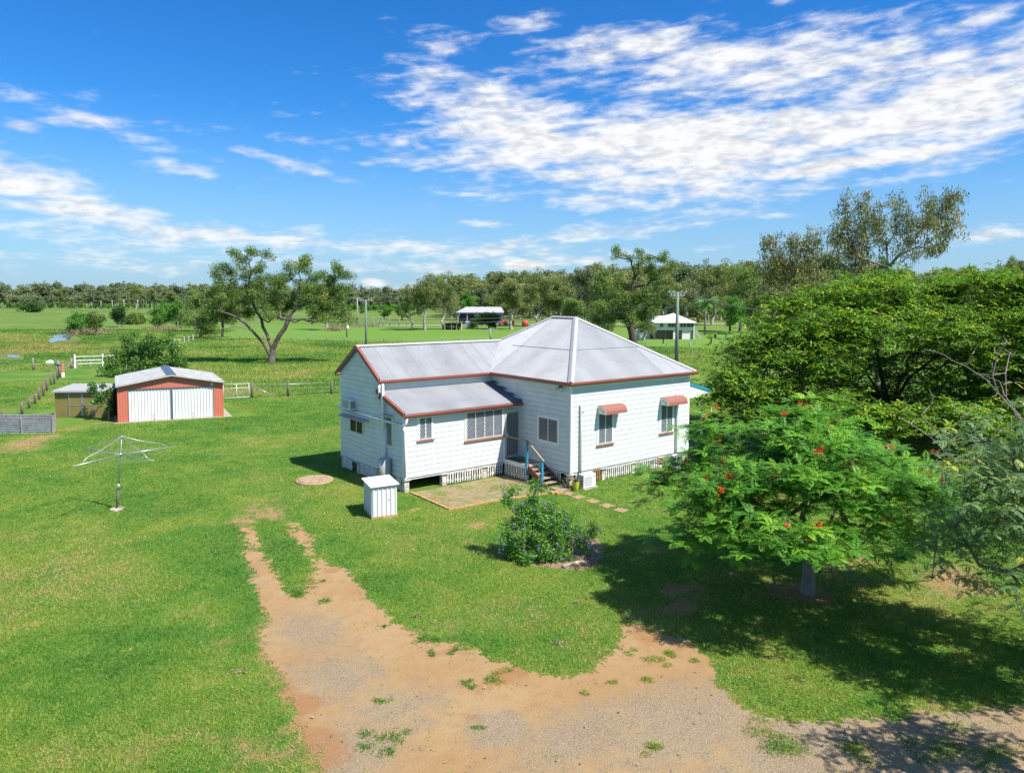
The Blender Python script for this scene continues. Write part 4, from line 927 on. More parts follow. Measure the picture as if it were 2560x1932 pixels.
# landing slabs at the foot
pad = onz(*k5(1140, 290), .06)
mb = MB(); mb.box(-.98, -.30, -.44, .24, .0, .07); tag(mb.build('step_slab', MT['tread'], origin=(-.6, -.1, 0)), 'flat timber step slab at the foot of the entry stairs', 'step')
mb = MB(); mb.box(-1.42, -1.02, -.42, -.24, .0, .075); mb.box(-1.30, -.95, -.62, -.46, .0, .07); tag(mb.build('edging_block', MT['brick'], origin=(-1.2, -.4, 0)), 'yellow stained concrete blocks beside the step slab', 'block')
for i, (y, lb) in enumerate(((-.78, 'square pink paver nearest the lime pot'), (-1.42, 'square pink paver second from the lime pot'), (-2.22, 'square pink paver in the middle of the paver row'), (-3.02, 'square pink paver next to last in the row'), (-3.80, 'square pink paver farthest from the house, at the shadow edge'))):
    mb = MB(); r = math.radians((7, -5, 4, -8, 11)[i]); cx_, cy_ = -.84+(.02, -.03, .02, 0, -.02)[i], y; s_ = .235
    cs, sn = math.cos(r), math.sin(r); mb.prism([(cx_+(a*cs-b_*sn)*s_, cy_+(a*sn+b_*cs)*s_, -.03) for a, b_ in ((-1, -1), (1, -.9), (.95, 1), (-1, .95))], (0, 0, .05))
    tag(mb.build('paver', MT['paving'], origin=(cx_, cy_, 0)), lb, 'paver', 'pavers from the stairs across the lawn')
# worn garden patch with brick edging
M = bpy.data.materials.new('worn_patch'); M.use_nodes = True; t = NT(M.node_tree); b = t.n['Principled BSDF']; pos = t.new('ShaderNodeNewGeometry').outputs['Position']
a_ = t.noise(pos, 2.2, 6, .7, .5); b2 = t.noise(pos, 26, 4, .7)
cc = t.mix(t.mapr(a_, .42, .62), (.27, .205, .115), (.33, .21, .12)); cc = t.mix(t.mapr(t.noise(pos, 1.7, 6, .7, .3), .45, .58, 0, .85), cc, (.12, .19, .035)); cc = t.mix(t.mapr(b2, .5, .75, 0, .6), cc, (.16, .12, .07))
t.l.new(cc, b.inputs['Base Color']); b.inputs['Roughness'].default_value = .95; t.l.new(t.new('ShaderNodeBump', inp={'Strength': .8, 'Distance': .03, 'Height': b2}).outputs[0], b.inputs['Normal'])
pt = [(-6.05, 3.35), (-6.15, .25), (-3.7, .10), (-1.5, -.35), (-1.0, -.3), (-1.0, 1.7), (-1.05, 3.4)]
mb = MB(); mb.poly(*[(x, y, .012) for x, y in pt]); mb.build('garden_patch', M, kind='structure')
ed = thing('brick_edging', (-6.1, .2, 0), 'yellow brick edging round the worn garden patch', 'garden edging')
rg = random.Random(4); mb = MB()
for (p, q) in zip(pt[:4], pt[1:4]):
    p, q = np.array(p), np.array(q); L = np.linalg.norm(q-p); d = (q-p)/L; nb = int(L/.235)
    for i in range(nb):
        a = p+d*(i*.235+.005); an = rg.uniform(-.05, .05); dd = np.array([d[0]*math.cos(an)-d[1]*math.sin(an), d[0]*math.sin(an)+d[1]*math.cos(an)]); n_ = np.array([-dd[1], dd[0]])
        mb.obox((a[0], a[1], -.02), (dd[0]*.225, dd[1]*.225, 0), (n_[0]*.11, n_[1]*.11, 0), (0, 0, .075+rg.random()*.02))
mb.build('brick_row', MT['brick'], ed)

# =================================================================== OBJECTS IN THE YARD
# small white steel box shed
f_, l_, r_ = onz(*k7(1715, 1662)), onz(*k7(1530, 1558)), onz(*k7(2000, 1628))
ex = r_-f_; ex /= np.linalg.norm(ex); ey = np.array([-ex[1], ex[0], 0]); bw, bl_ = .93, 1.36; B0 = f_+ex*.02+ey*.02
bs = thing('steel_pump_box', B0, 'small white ribbed steel box shed on a yellow timber skid', 'box shed')
def fp(o, ex, ey): return lambda a, b_, z: o+ex*a+ey*b_+np.array([0, 0, z])
P = fp(B0, ex, ey)
mb = MB(); mb.obox(P(0, 0, .09), ex*bw, ey*bl_, (0, 0, 1.10)); wl_ = mb.build('wall', MT['shedwhite'], bs)
mb = MB()
for i in range(6): mb.obox(P(.03+i*.168, -.028, .10), ex*.035, ey*.026, (0, 0, 1.08))
for i in range(9): mb.obox(P(-.028, .03+i*.155, .10), ex*.026, ey*.035, (0, 0, 1.08))
mb.build('rib', MT['shedwhite'], wl_)
mb = MB(); mb.obox(P(-.09, -.09, 1.20), ex*(bw+.16)+np.array([0, 0, .03]), ey*(bl_+.16), (0, 0, .022))
for i in range(12): mb.obox(P(-.095, -.07+i*.13, 1.222), ex*(bw+.17)+np.array([0, 0, .03]), ey*.028, (0, 0, .022))
mb.build('roof', MT['shedwhite'], bs)
mb = MB(); mb.obox(P(-.03, -.03, 0), ex*(bw+.06), ey*.05, (0, 0, .088)); mb.obox(P(-.03, .03, 0), ex*.05, ey*bl_, (0, 0, .088)); mb.obox(P(bw-.02, .03, 0), ex*.05, ey*bl_, (0, 0, .088)); mb.build('timber_skid', MT['pine'], bs)
mb = MB(); mb.obox(P(.62, -.022, .66), ex*.015, ey*.012, (.0, 0, .06)); mb.build('latch', MT['acd'], bs)

# round concrete lid
c_ = (onz(*k7(855, 1215))+onz(*k7(1240, 1215)))/2
sp = thing('septic_tank_lid', c_, 'round stained concrete tank lid set in the lawn', 'tank lid')
rl = .80
mb = MB(); mb.tube([c_+np.array([0, 0, -.03]), c_+np.array([0, 0, .07]), c_+np.array([0, 0, .085])], [rl+.03, rl+.03, rl], 40); 
mb.build('rim', MT['concbrown'], sp)
mb = MB(); mb.tube([c_+np.array([0, 0, .086]), c_+np.array([0, 0, .105]), c_+np.array([0, 0, .115])], [rl-.08, rl-.08, rl-.12], 40); mb.tube([c_+np.array([.1, -.05, .116]), c_+np.array([.1, -.05, .13])], [.09, .08], 16); mb.build('lid', MT['concbrown'], sp)

# rotary clothes hoist
hb = onz(*c2(697, 1606)); th_ = hb+np.array([.215, -.165, 2.84]); hub = hb+np.array([.16, -.125, 2.15])
ho = thing('rotary_clothes_hoist', hb, 'galvanised rotary clothes hoist leaning slightly on the lawn', 'clothes hoist')
mb = MB(); mb.tube([hb+(0, 0, -.05), hb+(0, 0, .05), hb+(0, 0, .075)], [.26, .26, .2], 22); mb.build('concrete_foot', MT['conc'], ho)
mid = hb+(hub-hb)*.42
mb = MB(); mb.tube([hb, mid], .042, 12); mb.build('lower_pole', MT['rust'] if 'rust' in MT else MT['wood'], ho)
mb = MB(); mb.tube([mid-(0, 0, .10), mid+(0, 0, .02), mid+(0, 0, .10)], [.055, .062, .04], 12); mb.bar(mid, mid+(.09, -.05, .02), .03, .05); mb.build('winder', MT['zinc'], ho)
mb = MB(); mb.tube([mid, hub, th_], [.028, .026, .024], 12); mb.tube([th_-(0, 0, .03), th_+(0, 0, .03)], [.04, .03], 10); mb.build('mast', MT['zinc'], ho)
ends = [onz(*c2(383, 1362), 2.15), onz(*c2(1075, 1347), 2.15), onz(*c2(1013, 1235), 2.15), onz(*c2(383, 1232), 2.15)]
ends = [hub+(e-hub)*(2.12/np.linalg.norm((e-hub)[:2]))*np.array([1, 1, 0]) for e in ends]
for e in ends:
    mb = MB(); mb.tube([hub, e], .018, 8); mb.build('arm', MT['zinc'], ho)
    q = hub+(e-hub)*.80; mb = MB(); mb.tube([th_, th_+(q-th_)*.55+(0, 0, .03), q+(th_-q)*.10+(0, 0, .12), q+(0, 0, .07), q], .016, 8); mb.build('brace', MT['zinc'], ho)
mb = MB()
for f in (.97, .8, .62, .44):
    for i in range(4): a, b_ = hub+(ends[i]-hub)*f, hub+(ends[(i+1) % 4]-hub)*f; mb.tube([a, (a+b_)/2-(0, 0, .04), b_], .0022, 4)
mb.build('clothes_line', MT['fwire'], ho)
mb = MB(); mb.tube([hub-(0, 0, .05), hub+(0, 0, .05)], .05, 12); mb.build('hub', MT['zinc'], ho)

# ---- the red and white garage
gfl, gfr = onz(*c2(705, 1090)), onz(*c2(1332, 1052)); ex = gfr-gfl; GWd = np.linalg.norm(ex); ex /= GWd; ey = unit((.165, .986, 0)); GD = 6.8; gh, ga = 2.42, 3.02
P = fp(gfl, ex, ey)
ga_ = thing('garage', gfl, 'red steel garage with two white ribbed doors and pale gable roof', 'garage')
def ribbed(name, Pf, a0, a1, z0, ztop, material, parent, dep, pitch=.19, rib=.025, bdir=0., depth=.03, wd=.03):
    mb = MB(); n = max(1, int(round((a1-a0)/pitch)))
    xs = [a0+(a1-a0)*i/n for i in range(n+1)]
    for i in range(n):
        mb.poly(Pf(xs[i], dep, z0), Pf(xs[i+1], dep, z0), Pf(xs[i+1], dep, ztop(xs[i+1])), Pf(xs[i], dep, ztop(xs[i])))
    o = mb.build(name, material, parent); mb = MB()
    for i in range(n+1):
        x = min(max(xs[i], a0+wd/2), a1-wd/2)
        mb.prism([Pf(x-wd/2, dep, z0+.01), Pf(x+wd/2, dep, z0+.01), Pf(x+wd/2, dep, ztop(x)-.02), Pf(x-wd/2, dep, ztop(x)-.02)], Pf(0, -rib, 0)-Pf(0, 0, 0))
    mb.build('rib', material, o); return o
rf_ = lambda a: gh+(ga-gh)*(1-abs(a-GWd/2)/(GWd/2))
dl, dr2, dh = .98*GWd/6.4*.62, GWd-.60*GWd/6.4, 2.16
ribbed('front_wall', P, 0, dl, 0, rf_, MT['garred'], ga_, 0, .17); ribbed('front_wall', P, dr2, GWd, 0, rf_, MT['garred'], ga_, 0, .17); ribbed('front_wall', P, dl, dr2, dh, rf_, MT['garred'], ga_, 0.0, .17)
Ps = lambda a, b_, z: P(0+b_, a, z); ribbed('side_wall', lambda a, b_, z: P(b_, a, z), 0, GD, 0, lambda a: gh, MT['garred'], ga_, 0, .19)
ribbed('side_wall', lambda a, b_, z: P(GWd-b_, a, z), 0, GD, 0, lambda a: gh, MT['garred'], ga_, 0, .19)
ribbed('rear_wall', lambda a, b_, z: P(a, GD-b_, z), 0, GWd, 0, rf_, MT['garred'], ga_, 0, .19)
mid_ = (dl+dr2)/2
for (a, b_, lb) in ((dl+.03, mid_-.06, 1), (mid_+.06, dr2-.03, 2)):
    d_ = ribbed('garage_door', P, a, b_, .03, lambda q: dh-.04, MT['shedwhite'], ga_, .075, .195, .04, wd=.045)
    mb = MB(); x = a+(b_-a)*(.57 if lb == 1 else .47); mb.obox(P(x, .018, .30), ex*.03, ey*.02, (0, 0, .09)); mb.obox(P(x+.03, .018, .12), ex*.05, ey*.02, (0, 0, .06)); mb.build('handle', MT['acd'], d_)
mb = MB(); mb.obox(P(mid_-.055, -.02, 0), ex*.11, ey*.08, (0, 0, dh)); mb.build('door_post', MT['lead'], ga_)
mb = MB(); mb.obox(P(dl, .0, dh-.05), ex*(dr2-dl), ey*.03, (0, 0, .045)); mb.build('door_head', MT['lead'], ga_)
mb, sh = MB(), []
for s_ in (0, 1):
    o0 = P(-.10, -.25, gh-.01) if s_ == 0 else P(GWd+.10, -.25, gh-.01)
    up = (ex if s_ == 0 else -ex)*(GWd/2+.10)+np.array([0, 0, ga-gh+.02]); L = np.linalg.norm(up); nn = np.cross(ey, up/L) if s_ == 0 else np.cross(up/L, ey); nn = nn if nn[2] > 0 else -nn
    n = 36; 
    for i in range(n):
        a = o0+ey*((GD+.5)*i/n); mb.obox(a, ey*((GD+.5)/n), up, nn*(.02 if i % 3 else .05))
mb.build('roof', MT['greyroof'], ga_)
mb = MB()
for s_ in (-1, 1): mb.obox(P(GWd/2, -.27, ga+.055), ex*s_*.30+np.array([0, 0, -.055]), ey*(GD+.54), (0, 0, .012))
mb.build('ridge_cap', MT['lead'], ga_)
mb = MB()
for s_ in (0, 1):
    p = P(-.10 if s_ == 0 else GWd+.10, -.26, gh-.03); q = P(GWd/2, -.26, ga-.01); mb.bar(p, q, .02, .09)
mb.build('barge_trim', MT['greyroof'], ga_)
mb = MB(); mb.obox(P(-.2, -.2, -.03), ex*(GWd+.75), ey*(GD+.3), (0, 0, .045)); mb.build('floor_slab', MT['conc'], ga_)
mb = MB(); mb.box(0, 0, 0, 0, 0, 0) if 0 else mb.obox(P(dr2-.16, -.07, 2.20), ex*.12, ey*.06, (0, 0, .18)); mb.build('flood_light', MT['acw'], ga_)

# ---- olive garden shed
sfl = onz(*c2(332, 1057)); ex = onz(*c2(655, 1054))-sfl; SW_ = np.linalg.norm(ex); ex /= SW_; ey = np.array([-ex[1], ex[0], 0]); P = fp(sfl, ex, ey); SD = 2.6
sg = thing('garden_shed', sfl, 'low olive steel garden shed with double doors and grey skillion roof', 'shed')
ribbed('front_wall', P, 0, SW_, 0, lambda a: 1.78, MT['olive'], sg, 0, .13, .012)
ribbed('side_wall', lambda a, b_, z: P(b_, a, z), 0, SD, 0, lambda a: 1.78+.06*a, MT['olive'], sg, 0, .13, .012)
ribbed('side_wall', lambda a, b_, z: P(SW_-b_, a, z), 0, SD, 0, lambda a: 1.78+.06*a, MT['olive'], sg, 0, .13, .012)
ribbed('rear_wall', lambda a, b_, z: P(a, SD-b_, z), 0, SW_, 0, lambda a: 1.9, MT['olive'], sg, 0, .13, .012)
mb = MB()
for i in range(30): mb.obox(P(-.1+(SW_+.2)*i/30, -.18, 1.80), ex*((SW_+.2)/30), ey*(SD+.3)+np.array([0, 0, .18]), (0, 0, .02 if i % 3 else .045))
mb.build('roof', MT['cap'], sg)
mb = MB(); mb.obox(P(-.1, -.2, 1.72), ex*(SW_+.2), ey*.03, (0, 0, .11)); mb.build('front_gutter', MT['cap'], sg)
for k_, (a, b_) in enumerate(((SW_*.25, SW_*.50), (SW_*.505, SW_*.755))):
    mb = MB(); mb.obox(P(a, -.03, .04), ex*(b_-a), ey*.014, (0, 0, 1.62)); d_ = mb.build('shed_door', MT['olive'], sg)
    mb = MB()
    for q in ((a, .05), (b_-.05, .05)): mb.obox(P(q[0], -.045, .04), ex*q[1], ey*.012, (0, 0, 1.62))
    mb.obox(P(a, -.046, .80), ex*(b_-a), ey*.012, (0, 0, .05)); mb.build('door_frame', MT['zinc'], d_)
mb = MB(); mb.obox(P(SW_*.5-.05, -.07, .82), ex*.14, ey*.03, (0, 0, .04)); mb.build('bolt', MT['acd'], sg)

# ---- corrugated iron garden bed
bfr = onz(*c2(318, 1150)); bfl = onz(*c2(84, 1153)); ex = bfr-bfl; ex /= np.linalg.norm(ex); ey = np.array([-ex[1], ex[0], 0]); ey = unit((.17, .985, 0)); P = lambda a, b_, z: bfr-ex*a+ey*b_+np.array([0, 0, z])
bd = thing('raised_garden_bed', bfr, 'rectangular corrugated iron raised bed at the edge of the yard', 'raised bed')
def hcorr(mb, a, b_, hgt, nrm, pitch=.076, amp=.012):
    """sheet with level corrugations from a to b_"""
    n = int(hgt/pitch*6); a, b_, nrm = [np.array(q, float) for q in (a, b_, nrm)]; vs = []
    for i in range(n+1):
        z = hgt*i/n; d = nrm*amp*math.cos(2*math.pi*z/pitch); vs += [a+d+(0, 0, z), b_+d+(0, 0, z)]
    mb._add(vs, [(2*i, 2*i+1, 2*i+3, 2*i+2) for i in range(n)], True)
LB, DB, HB = 3.6, 2.0, .86
for (a, b_, n_) in ((P(0, 0, 0), P(LB, 0, 0), -ey), (P(0, 0, 0), P(0, DB, 0), ex), (P(0, DB, 0), P(LB, DB, 0), ey), (P(LB, 0, 0), P(LB, DB, 0), -ex)):
    mb = MB(); hcorr(mb, a, b_, HB, n_, .11, .02); mb.build('side_sheet', MT['corrwall'], bd)
for q in ((.02, -.03), (-.03, DB*.5), (0.02, DB+.02), (LB/2, -.03)): mb = MB(); c0 = P(q[0], q[1], 0); mb.obox(c0-np.array([.04, .04, 0]), (.08, 0, 0), (0, .08, 0), (0, 0, HB+.12)); mb.build('corner_post', MT['woodgrey'], bd)
mb = MB(); mb.poly(*[P(a, b_, .42) for a, b_ in ((.05, .05), (LB-.05, .05), (LB-.05, DB-.05), (.05, DB-.05))]); mb.build('soil', MT['wood'], bd)

# =================================================================== FENCES, GATES, POLES
def fence(name, label, pts, hs, material, r=.06, wires=3, wmat='fwire', group=None, square=False):
    f = thing(name, pts[0], label, 'fence', group); rg = random.Random(len(pts)*7)
    for p, h in zip(pts, hs):
        mb = MB(); l = (rg.uniform(-.03, .03)*h, rg.uniform(-.03, .03)*h, 0); p = np.array(p, float)
        if square: mb.obox(p-(r, r, 0), (2*r, 0, 0), (0, 2*r, 0), (l[0], l[1], h))
        else: mb.tube([p-(0, 0, .05), p+(l[0]*.5, l[1]*.5, h*.5), p+(l[0], l[1], h)], [r*1.05, r, r*.95], 9)
        mb.build('post', material, f)
    if wires:
        mb = MB()
        for k in range(wires):
            for (p, h), (q, h2) in zip(zip(pts, hs), list(zip(pts, hs))[1:]):
                fz = (k+.7)/wires*.92; p, q = np.array(p), np.array(q); a, b_ = p+(0, 0, h*fz), q+(0, 0, h2*fz); mb.tube([a, (a+b_)/2-(0, 0, .02), b_], .006 if depth_of(p) < 100 else .010, 4, False)
        mb.build('wire', MT[wmat], f)
    return f
dg = [(80, 800, .85), (152, 742, .85), (208, 700, .95), (248, 660, 1.0), (290, 625, 1.15), (323, 570, 1.1), (362, 520, 1.1), (396, 508, 1.15), (428, 460, 1.05), (452, 445, 1.15)]
fence('paddock_fence', 'leaning old timber post and wire fence beside the olive shed', [onz(*c2b(-110, 900))]+[onz(*c2b(x, y)) for x, y, h in dg], [.9]+[h for x, y, h in dg], MT['wood'], .085)
pA, pB, pC = onz(*k7(325, 252)), onz(*k7(745, 235)), onz(*k7(1243, 208)); dAC = (pC-pA)/np.linalg.norm(pC-pA)
fence('yard_fence', 'timber post and wire fence behind the house, right of the pipe gate', [pA, pB, pC]+[pC+dAC*3.6*i for i in range(1, 10)], [1.35, 1.3, 1.2]+[1.15]*9, MT['wood'], .095, 3)
bf = thing('fence_stay', pA, 'white pipe stays bracing the fence behind the garage', 'fence stay')
sf = onz(*k7(610, 243)); mb = MB(); mb.tube([pA+(0, 0, 1.0), sf], .03, 6); mb.tube([pA+dAC*1.0+(0, 0, .98), pB+(0, 0, 1.02), pB+dAC*2.0+(0, 0, 1.0)], .025, 6); mb.build('pipe', MT['zinc'], bf)
gl_ = onz(*c2b(2050, 660)); gt = thing('pipe_gate', gl_, 'light galvanised pipe and mesh gate between garage and timber post', 'gate')
ge = pA-(pA-gl_)/np.linalg.norm(pA-gl_)*.18
mb = MB()
for z in (.12, 1.02, 1.42): mb.tube([gl_+(0, 0, z*.85), ge+(0, 0, z*.85)], .022, 7)
for f in (0, .5, .98): q = gl_+(ge-gl_)*f; mb.tube([q+(0, 0, .1), q+(0, 0, 1.2)], .024, 7)
fr2 = mb.build('frame', MT['acw'], gt)
mb = MB()
for i in range(14): q = gl_+(ge-gl_)*(i/14); mb.tube([q+(0, 0, .1), q+(0, 0, .86)], .004, 4, False)
for i in range(6): mb.tube([gl_+(0, 0, .14+i*.12), ge+(0, 0, .14+i*.12)], .004, 4, False)
mb.build('mesh', MT['fwire'], gt)
# front boundary: posts, rails, white gate
pL = onz(*c2b(190, 372)); wl, wr2 = onz(*c2b(597, 355)), onz(*c2b(870, 345)); dL = (wl-pL)/np.linalg.norm(wl-pL)
fence('boundary_fence', 'pale wire fence with grey posts left of the white rail gate', [pL-dL*5.5, pL, pL+dL*2.4, wl-dL*.35], [1.3, 1.4, 1.0, 1.2], MT['woodgrey'], .09, 3)
wg = thing('rail_gate', wl, 'white three rail timber gate by the leafy bush', 'gate')
for q, h in ((wl, 1.62), (wr2, 1.62)): mb = MB(); mb.obox(q-(.07, .07, 0), (.14, 0, 0), (0, .14, 0), (0, 0, h)); mb.build('gate_post', MT['trim'], wg)
for z in (.52, .90, 1.35): mb = MB(); mb.bar(wl+(0, 0, z), wr2+(0, 0, z), .04, .08); mb.bar(wr2+(0, 0, z), wr2+(wr2-wl)/np.linalg.norm(wr2-wl)*1.4+(0, 0, z+.02), .04, .08) if z > .8 else None; mb.build('rail', MT['trim'], wg)
mb = MB(); mb.bar(wl+(0, 0, 1.3), wl-dL*.9+np.array([0, 0, .05]), .10, .16); mb.build('brace', MT['woodgrey'], wg)
for nm, lb, (x, y), h, mt in (('gate_stop_post', 'short grey post under the left end of the white gate', (615, 360), .85, 'woodgrey'), ('gate_stop_post', 'short grey post under the middle of the white gate', (750, 335), .85, 'woodgrey')):
    q = onz(*c2b(x, y)); mb = MB(); mb.obox(q-(.09, .09, 0), (.18, 0, 0), (0, .18, 0), (0, 0, h)); tag(mb.build(nm, MT[mt], origin=q), lb, 'post', 'short posts at the white gate')
q = onz(*c2b(480, 440)); mk = thing('marker_post', q, 'thick orange and white painted post at the end of the diagonal fence', 'post')
mb = MB(); mb.obox(q-(.13, .13, 0), (.26, 0, 0), (0, .26, 0), (0, 0, .45)); mb.build('post_base', MT['trim'], mk); mb = MB(); mb.obox(q-(.13, .13, -.45), (.26, 0, 0), (0, .26, 0), (0, 0, .95)); mb.build('post_top', MT['orange'], mk)
q = onz(*c2b(452, 445))+np.array([-.1, .3, 0]); lp = thing('letterbox', q, 'dark hooded letterbox on a post beside the orange post', 'letterbox'); mb = MB(); mb.box(q[0]-.05, q[0]+.05, q[1]-.05, q[1]+.05, 0, 1.2); mb.build('stand', MT['woodgrey'], lp); mb = MB(); mb.tube([q+(-.2, .12, 1.38), q+(.2, -.12, 1.38)], .20, 12); mb.build('box', MT['steelblue'], lp)
q = onz(*c2b(344, 385)); lp = thing('letterbox', q, 'white letterbox on a thin stand left of the dark one', 'letterbox'); mb = MB(); mb.tube([q, q+(0, 0, .95)], .035, 6); mb.build('stand', MT['woodgrey'], lp); mb = MB(); mb.prism([q+(-.28, .2, .9), q+(.28, -.2, .9), q+(.28, -.2, 1.12), q+(0, 0, 1.26), q+(-.28, .2, 1.12)], (.2, .3, 0)); mb.build('box', MT['trim'], lp)
wf = [(1575, 128), (1625, 128), (1668, 105), (1710, 98), (1752, 84)]
fence('stockyard_fence', 'white post fence below the dark scrubby tree', [onz(*c2b(*p)) for p in wf], [1.15]*5, MT['cap'], .08, 2, square=True)
far_line = [c8(440, 1175), c8(700, 1184), c8(1005, 1195), c8(1200, 1198), c8(1400, 1204), c8(1595, 1210), c8(2035, 1214), c6(239, 573), c6(348, 572), c6(455, 566), c6(545, 562), c6(640, 559), c6(730, 556)]
fence('wire_fence', 'thin far wire fence between rough paddock and mown field, left of the roof peak', [onz(*p) for p in far_line], [1.1]*len(far_line), MT['woodgrey'], .06, 3)
rl_ = [g2(130, 893), g2(238, 885), g2(598, 875), g2(1088, 832), g2(1370, 825), g2(1590, 815), g2(1760, 810), g2(2110, 870)]
fence('wire_fence', 'thin wire fence in front of the far white two storey house', [onz(*p) for p in rl_], [1.1]*len(rl_), MT['woodgrey'], .05, 3)
rp = [c8(1905, 1012), c8(1985, 1005), c8(2020, 1010), c8(2100, 1000), c6(70, 482), c6(100, 480), c6(125, 475), c6(165, 474), c6(215, 475), c6(260, 470)]
fence('roadside_fence', 'rustic grey post fence along the far road', [onz(*p) for p in rp], [2.2]*len(rp), MT['woodgrey'], .13, 3)
# utility poles
def upole(x, y, hgt, r, material, label, cross, name='utility_pole', group='utility poles'):
    b_ = onz(x, y); f = thing(name, b_, label, 'utility pole', group)
    mb = MB(); mb.tube([b_-(0, 0, .2), b_+(0, 0, hgt*.5), b_+(0, 0, hgt)], [r*1.2, r, r*.8], 10); mb.build('pole', material, f)
    hd = np.array([RT[0], RT[1], 0.]); hd /= np.linalg.norm(hd)
    for (dz, hl) in cross:
        mb = MB(); mb.bar(b_+(0, 0, hgt-dz)-hd*hl, b_+(0, 0, hgt-dz)+hd*hl, .12, .13); mb.bar(b_+(0, 0, hgt-dz)-hd*hl*.55, b_+(0, 0, hgt-dz-.8), .03, .05); mb.bar(b_+(0, 0, hgt-dz)+hd*hl*.55, b_+(0, 0, hgt-dz-.8), .03, .05); ca = mb.build('crossarm', MT['polegrey'], f)
        mb = MB()
        for k in (-.92, -.45, .45, .92): mb.tube([b_+hd*hl*k+(0, 0, hgt-dz+.06), b_+hd*hl*k+(0, 0, hgt-dz+.22)], [.045, .05], 7)
        mb.build('insulator', MT['acw'], ca)
    return b_, hd
pr, hd = upole(1691, 912, 9.1, .21, MT['polegreen'], 'tall green treated pole standing behind the right end of the house roof', [(.05, 1.15), (.45, .9)])
p1, _ = upole(*c8(1838, 1300), 8.0, .16, MT['polegreen'], 'slim green pole just left of the gable peak', [(.12, 1.0)])
p3, _ = upole(*c8(1742, 1030), 8.3, .22, MT['polegrey'], 'far grey pole on the road left of the green one', [(.1, 1.3)])
q = onz(*c8(1623, 1165)); f = thing('utility_pole', q, 'short grey service pole with a meter box in the mown field', 'utility pole', 'utility poles'); mb = MB(); mb.tube([q, q+(0, 0, 6.4)], [.16, .12], 8); mb.build('pole', MT['polegrey'], f); mb = MB(); mb.box(q[0]-.1, q[0]+.35, q[1]-.3, q[1]+.1, 1.9, 2.5); mb.build('meter_box', MT['acw'], f)
q = onz(*g1(928, 960)); f = thing('utility_pole', q, 'low grey pole with a long crossbar in front of the far sheds', 'utility pole', 'utility poles'); mb = MB(); mb.tube([q, q+(0, 0, 2.35)], [.16, .13], 8); mb.build('pole', MT['polegrey'], f); mb = MB(); mb.bar(q-hd*2.6+(0, 0, 2.0), q+hd*1.2+(0, 0, 2.0), .1, .16); mb.bar(q-hd*.6+(0, 0, 2.3), q+hd*1.5+(0, 0, 2.1), .1, .12); mb.build('crossarm', MT['polegrey'], f)
for i, (x, yb, yt, lb) in enumerate(((758, 475, 425, 'faintest far pole at the wood edge, leftmost of the line'), (853, 480, 405, 'second far pole from the left along the wood edge'), (963, 487, 400, 'middle far pole of the line at the wood edge'), (1077, 487, 390, 'tallest looking far pole with crossarm at the wood edge'), (1213, 495, 395, 'far pole nearest the gum tree in the wood edge line'))):
    xx, yy = c2c(x, yb); d_ = depth_of(onz(xx, yy)); upole(xx, yy, (yb-yt)/3.915*d_/FPX+.5, .30, MT['polegrey'], lb, [(.3, 1.6)], group='far poles along the wood')
# overhead wires
def wires(name, label, a, b_, sag, r, offs):
    mb = MB()
    for o_ in offs:
        p, q = np.array(a)+o_, np.array(b_)+o_; pts = [p+(q-p)*t_-np.array([0, 0, sag*4*t_*(1-t_)]) for t_ in np.linspace(0, 1, 26)]; mb.tube(pts, r, 4, False)
    tag(mb.build(name, MT['wire'], origin=a), label, 'power line')
wires('power_line', 'dark sagging power line crossing the left field towards the gum tree', at(*c2c(240, 460), 420), at(*c8(1600, 965), 150), 1.0, .07, [np.zeros(3)])
wires('power_line', 'thin power lines running past the far open shed', at(*c8(1610, 955), 150), at(*c6(1000, 418), 195), .6, .05, [np.zeros(3), np.array([0, 0, -.9])])
wires('power_line', 'wires leaving the tall green pole towards the right', pr+(0, 0, 9.1), pr+hd*26+(18, 16, 6.3), 1.1, .018, [hd*.9, hd*.4, -hd*.4])
wires('power_line', 'wires from the tall green pole towards the far sheds', pr+(0, 0, 9.1), at(*c6(1000, 418), 195), 2.0, .02, [hd*.9, -hd*.4])

# =================================================================== FAR BUILDINGS
# open steel shed
q = onz(*g1(330, 668)); HX = hd; HY = np.array([-hd[1], hd[0], 0.]); dq = depth_of(q); mpp = dq/FPX/ (2212/300)
P = lambda a, b_, z: q+HX*a+HY*b_+np.array([0, 0, z])
Wd = 850*mpp; hs_ = (640-455)*mpp+.5; os_ = thing('open_steel_shed', q, 'far open fronted steel shed with pale roof and dark inside', 'shed')
mb = MB(); mb.prism([P(-.6, -.8, hs_), P(Wd, -.8, hs_), P(Wd-1, 5, hs_+1.7), P(2.4, 5, hs_+1.7)], (0, 0, .15)); mb.prism([P(2.4, 5, hs_+1.7), P(Wd-1, 5, hs_+1.7), P(Wd, 11, hs_), P(-.6, 11, hs_)], (0, 0, .15)); mb.build('roof', MT['greyroof'], os_)
mb = MB(); mb.obox(P(0, 10, 0), HX*(Wd-.6), HY*.1, (0, 0, hs_)); mb.obox(P(0, 0, 0), HX*.1, HY*10, (0, 0, hs_)); mb.obox(P(Wd*.55, 0, 0), HX*.1, HY*10, (0, 0, hs_)); mb.obox(P(Wd*.55+.1, 0, 0), HX*(Wd*.45-.7), HY*.1, (0, 0, hs_)); mb.build('wall', MT['steelblue'], os_)
mb = MB(); mb.bar(P(-.6, -.8, hs_-.05), P(Wd, -.8, hs_-.05), .1, .35); mb.build('fascia', MT['steelblue'], os_)
for a in (0, 2.9, 6.2): mb = MB(); mb.obox(P(a, -.5, 0), HX*.28, HY*.28, (0, 0, hs_)); mb.build('post', MT['cap'], os_)
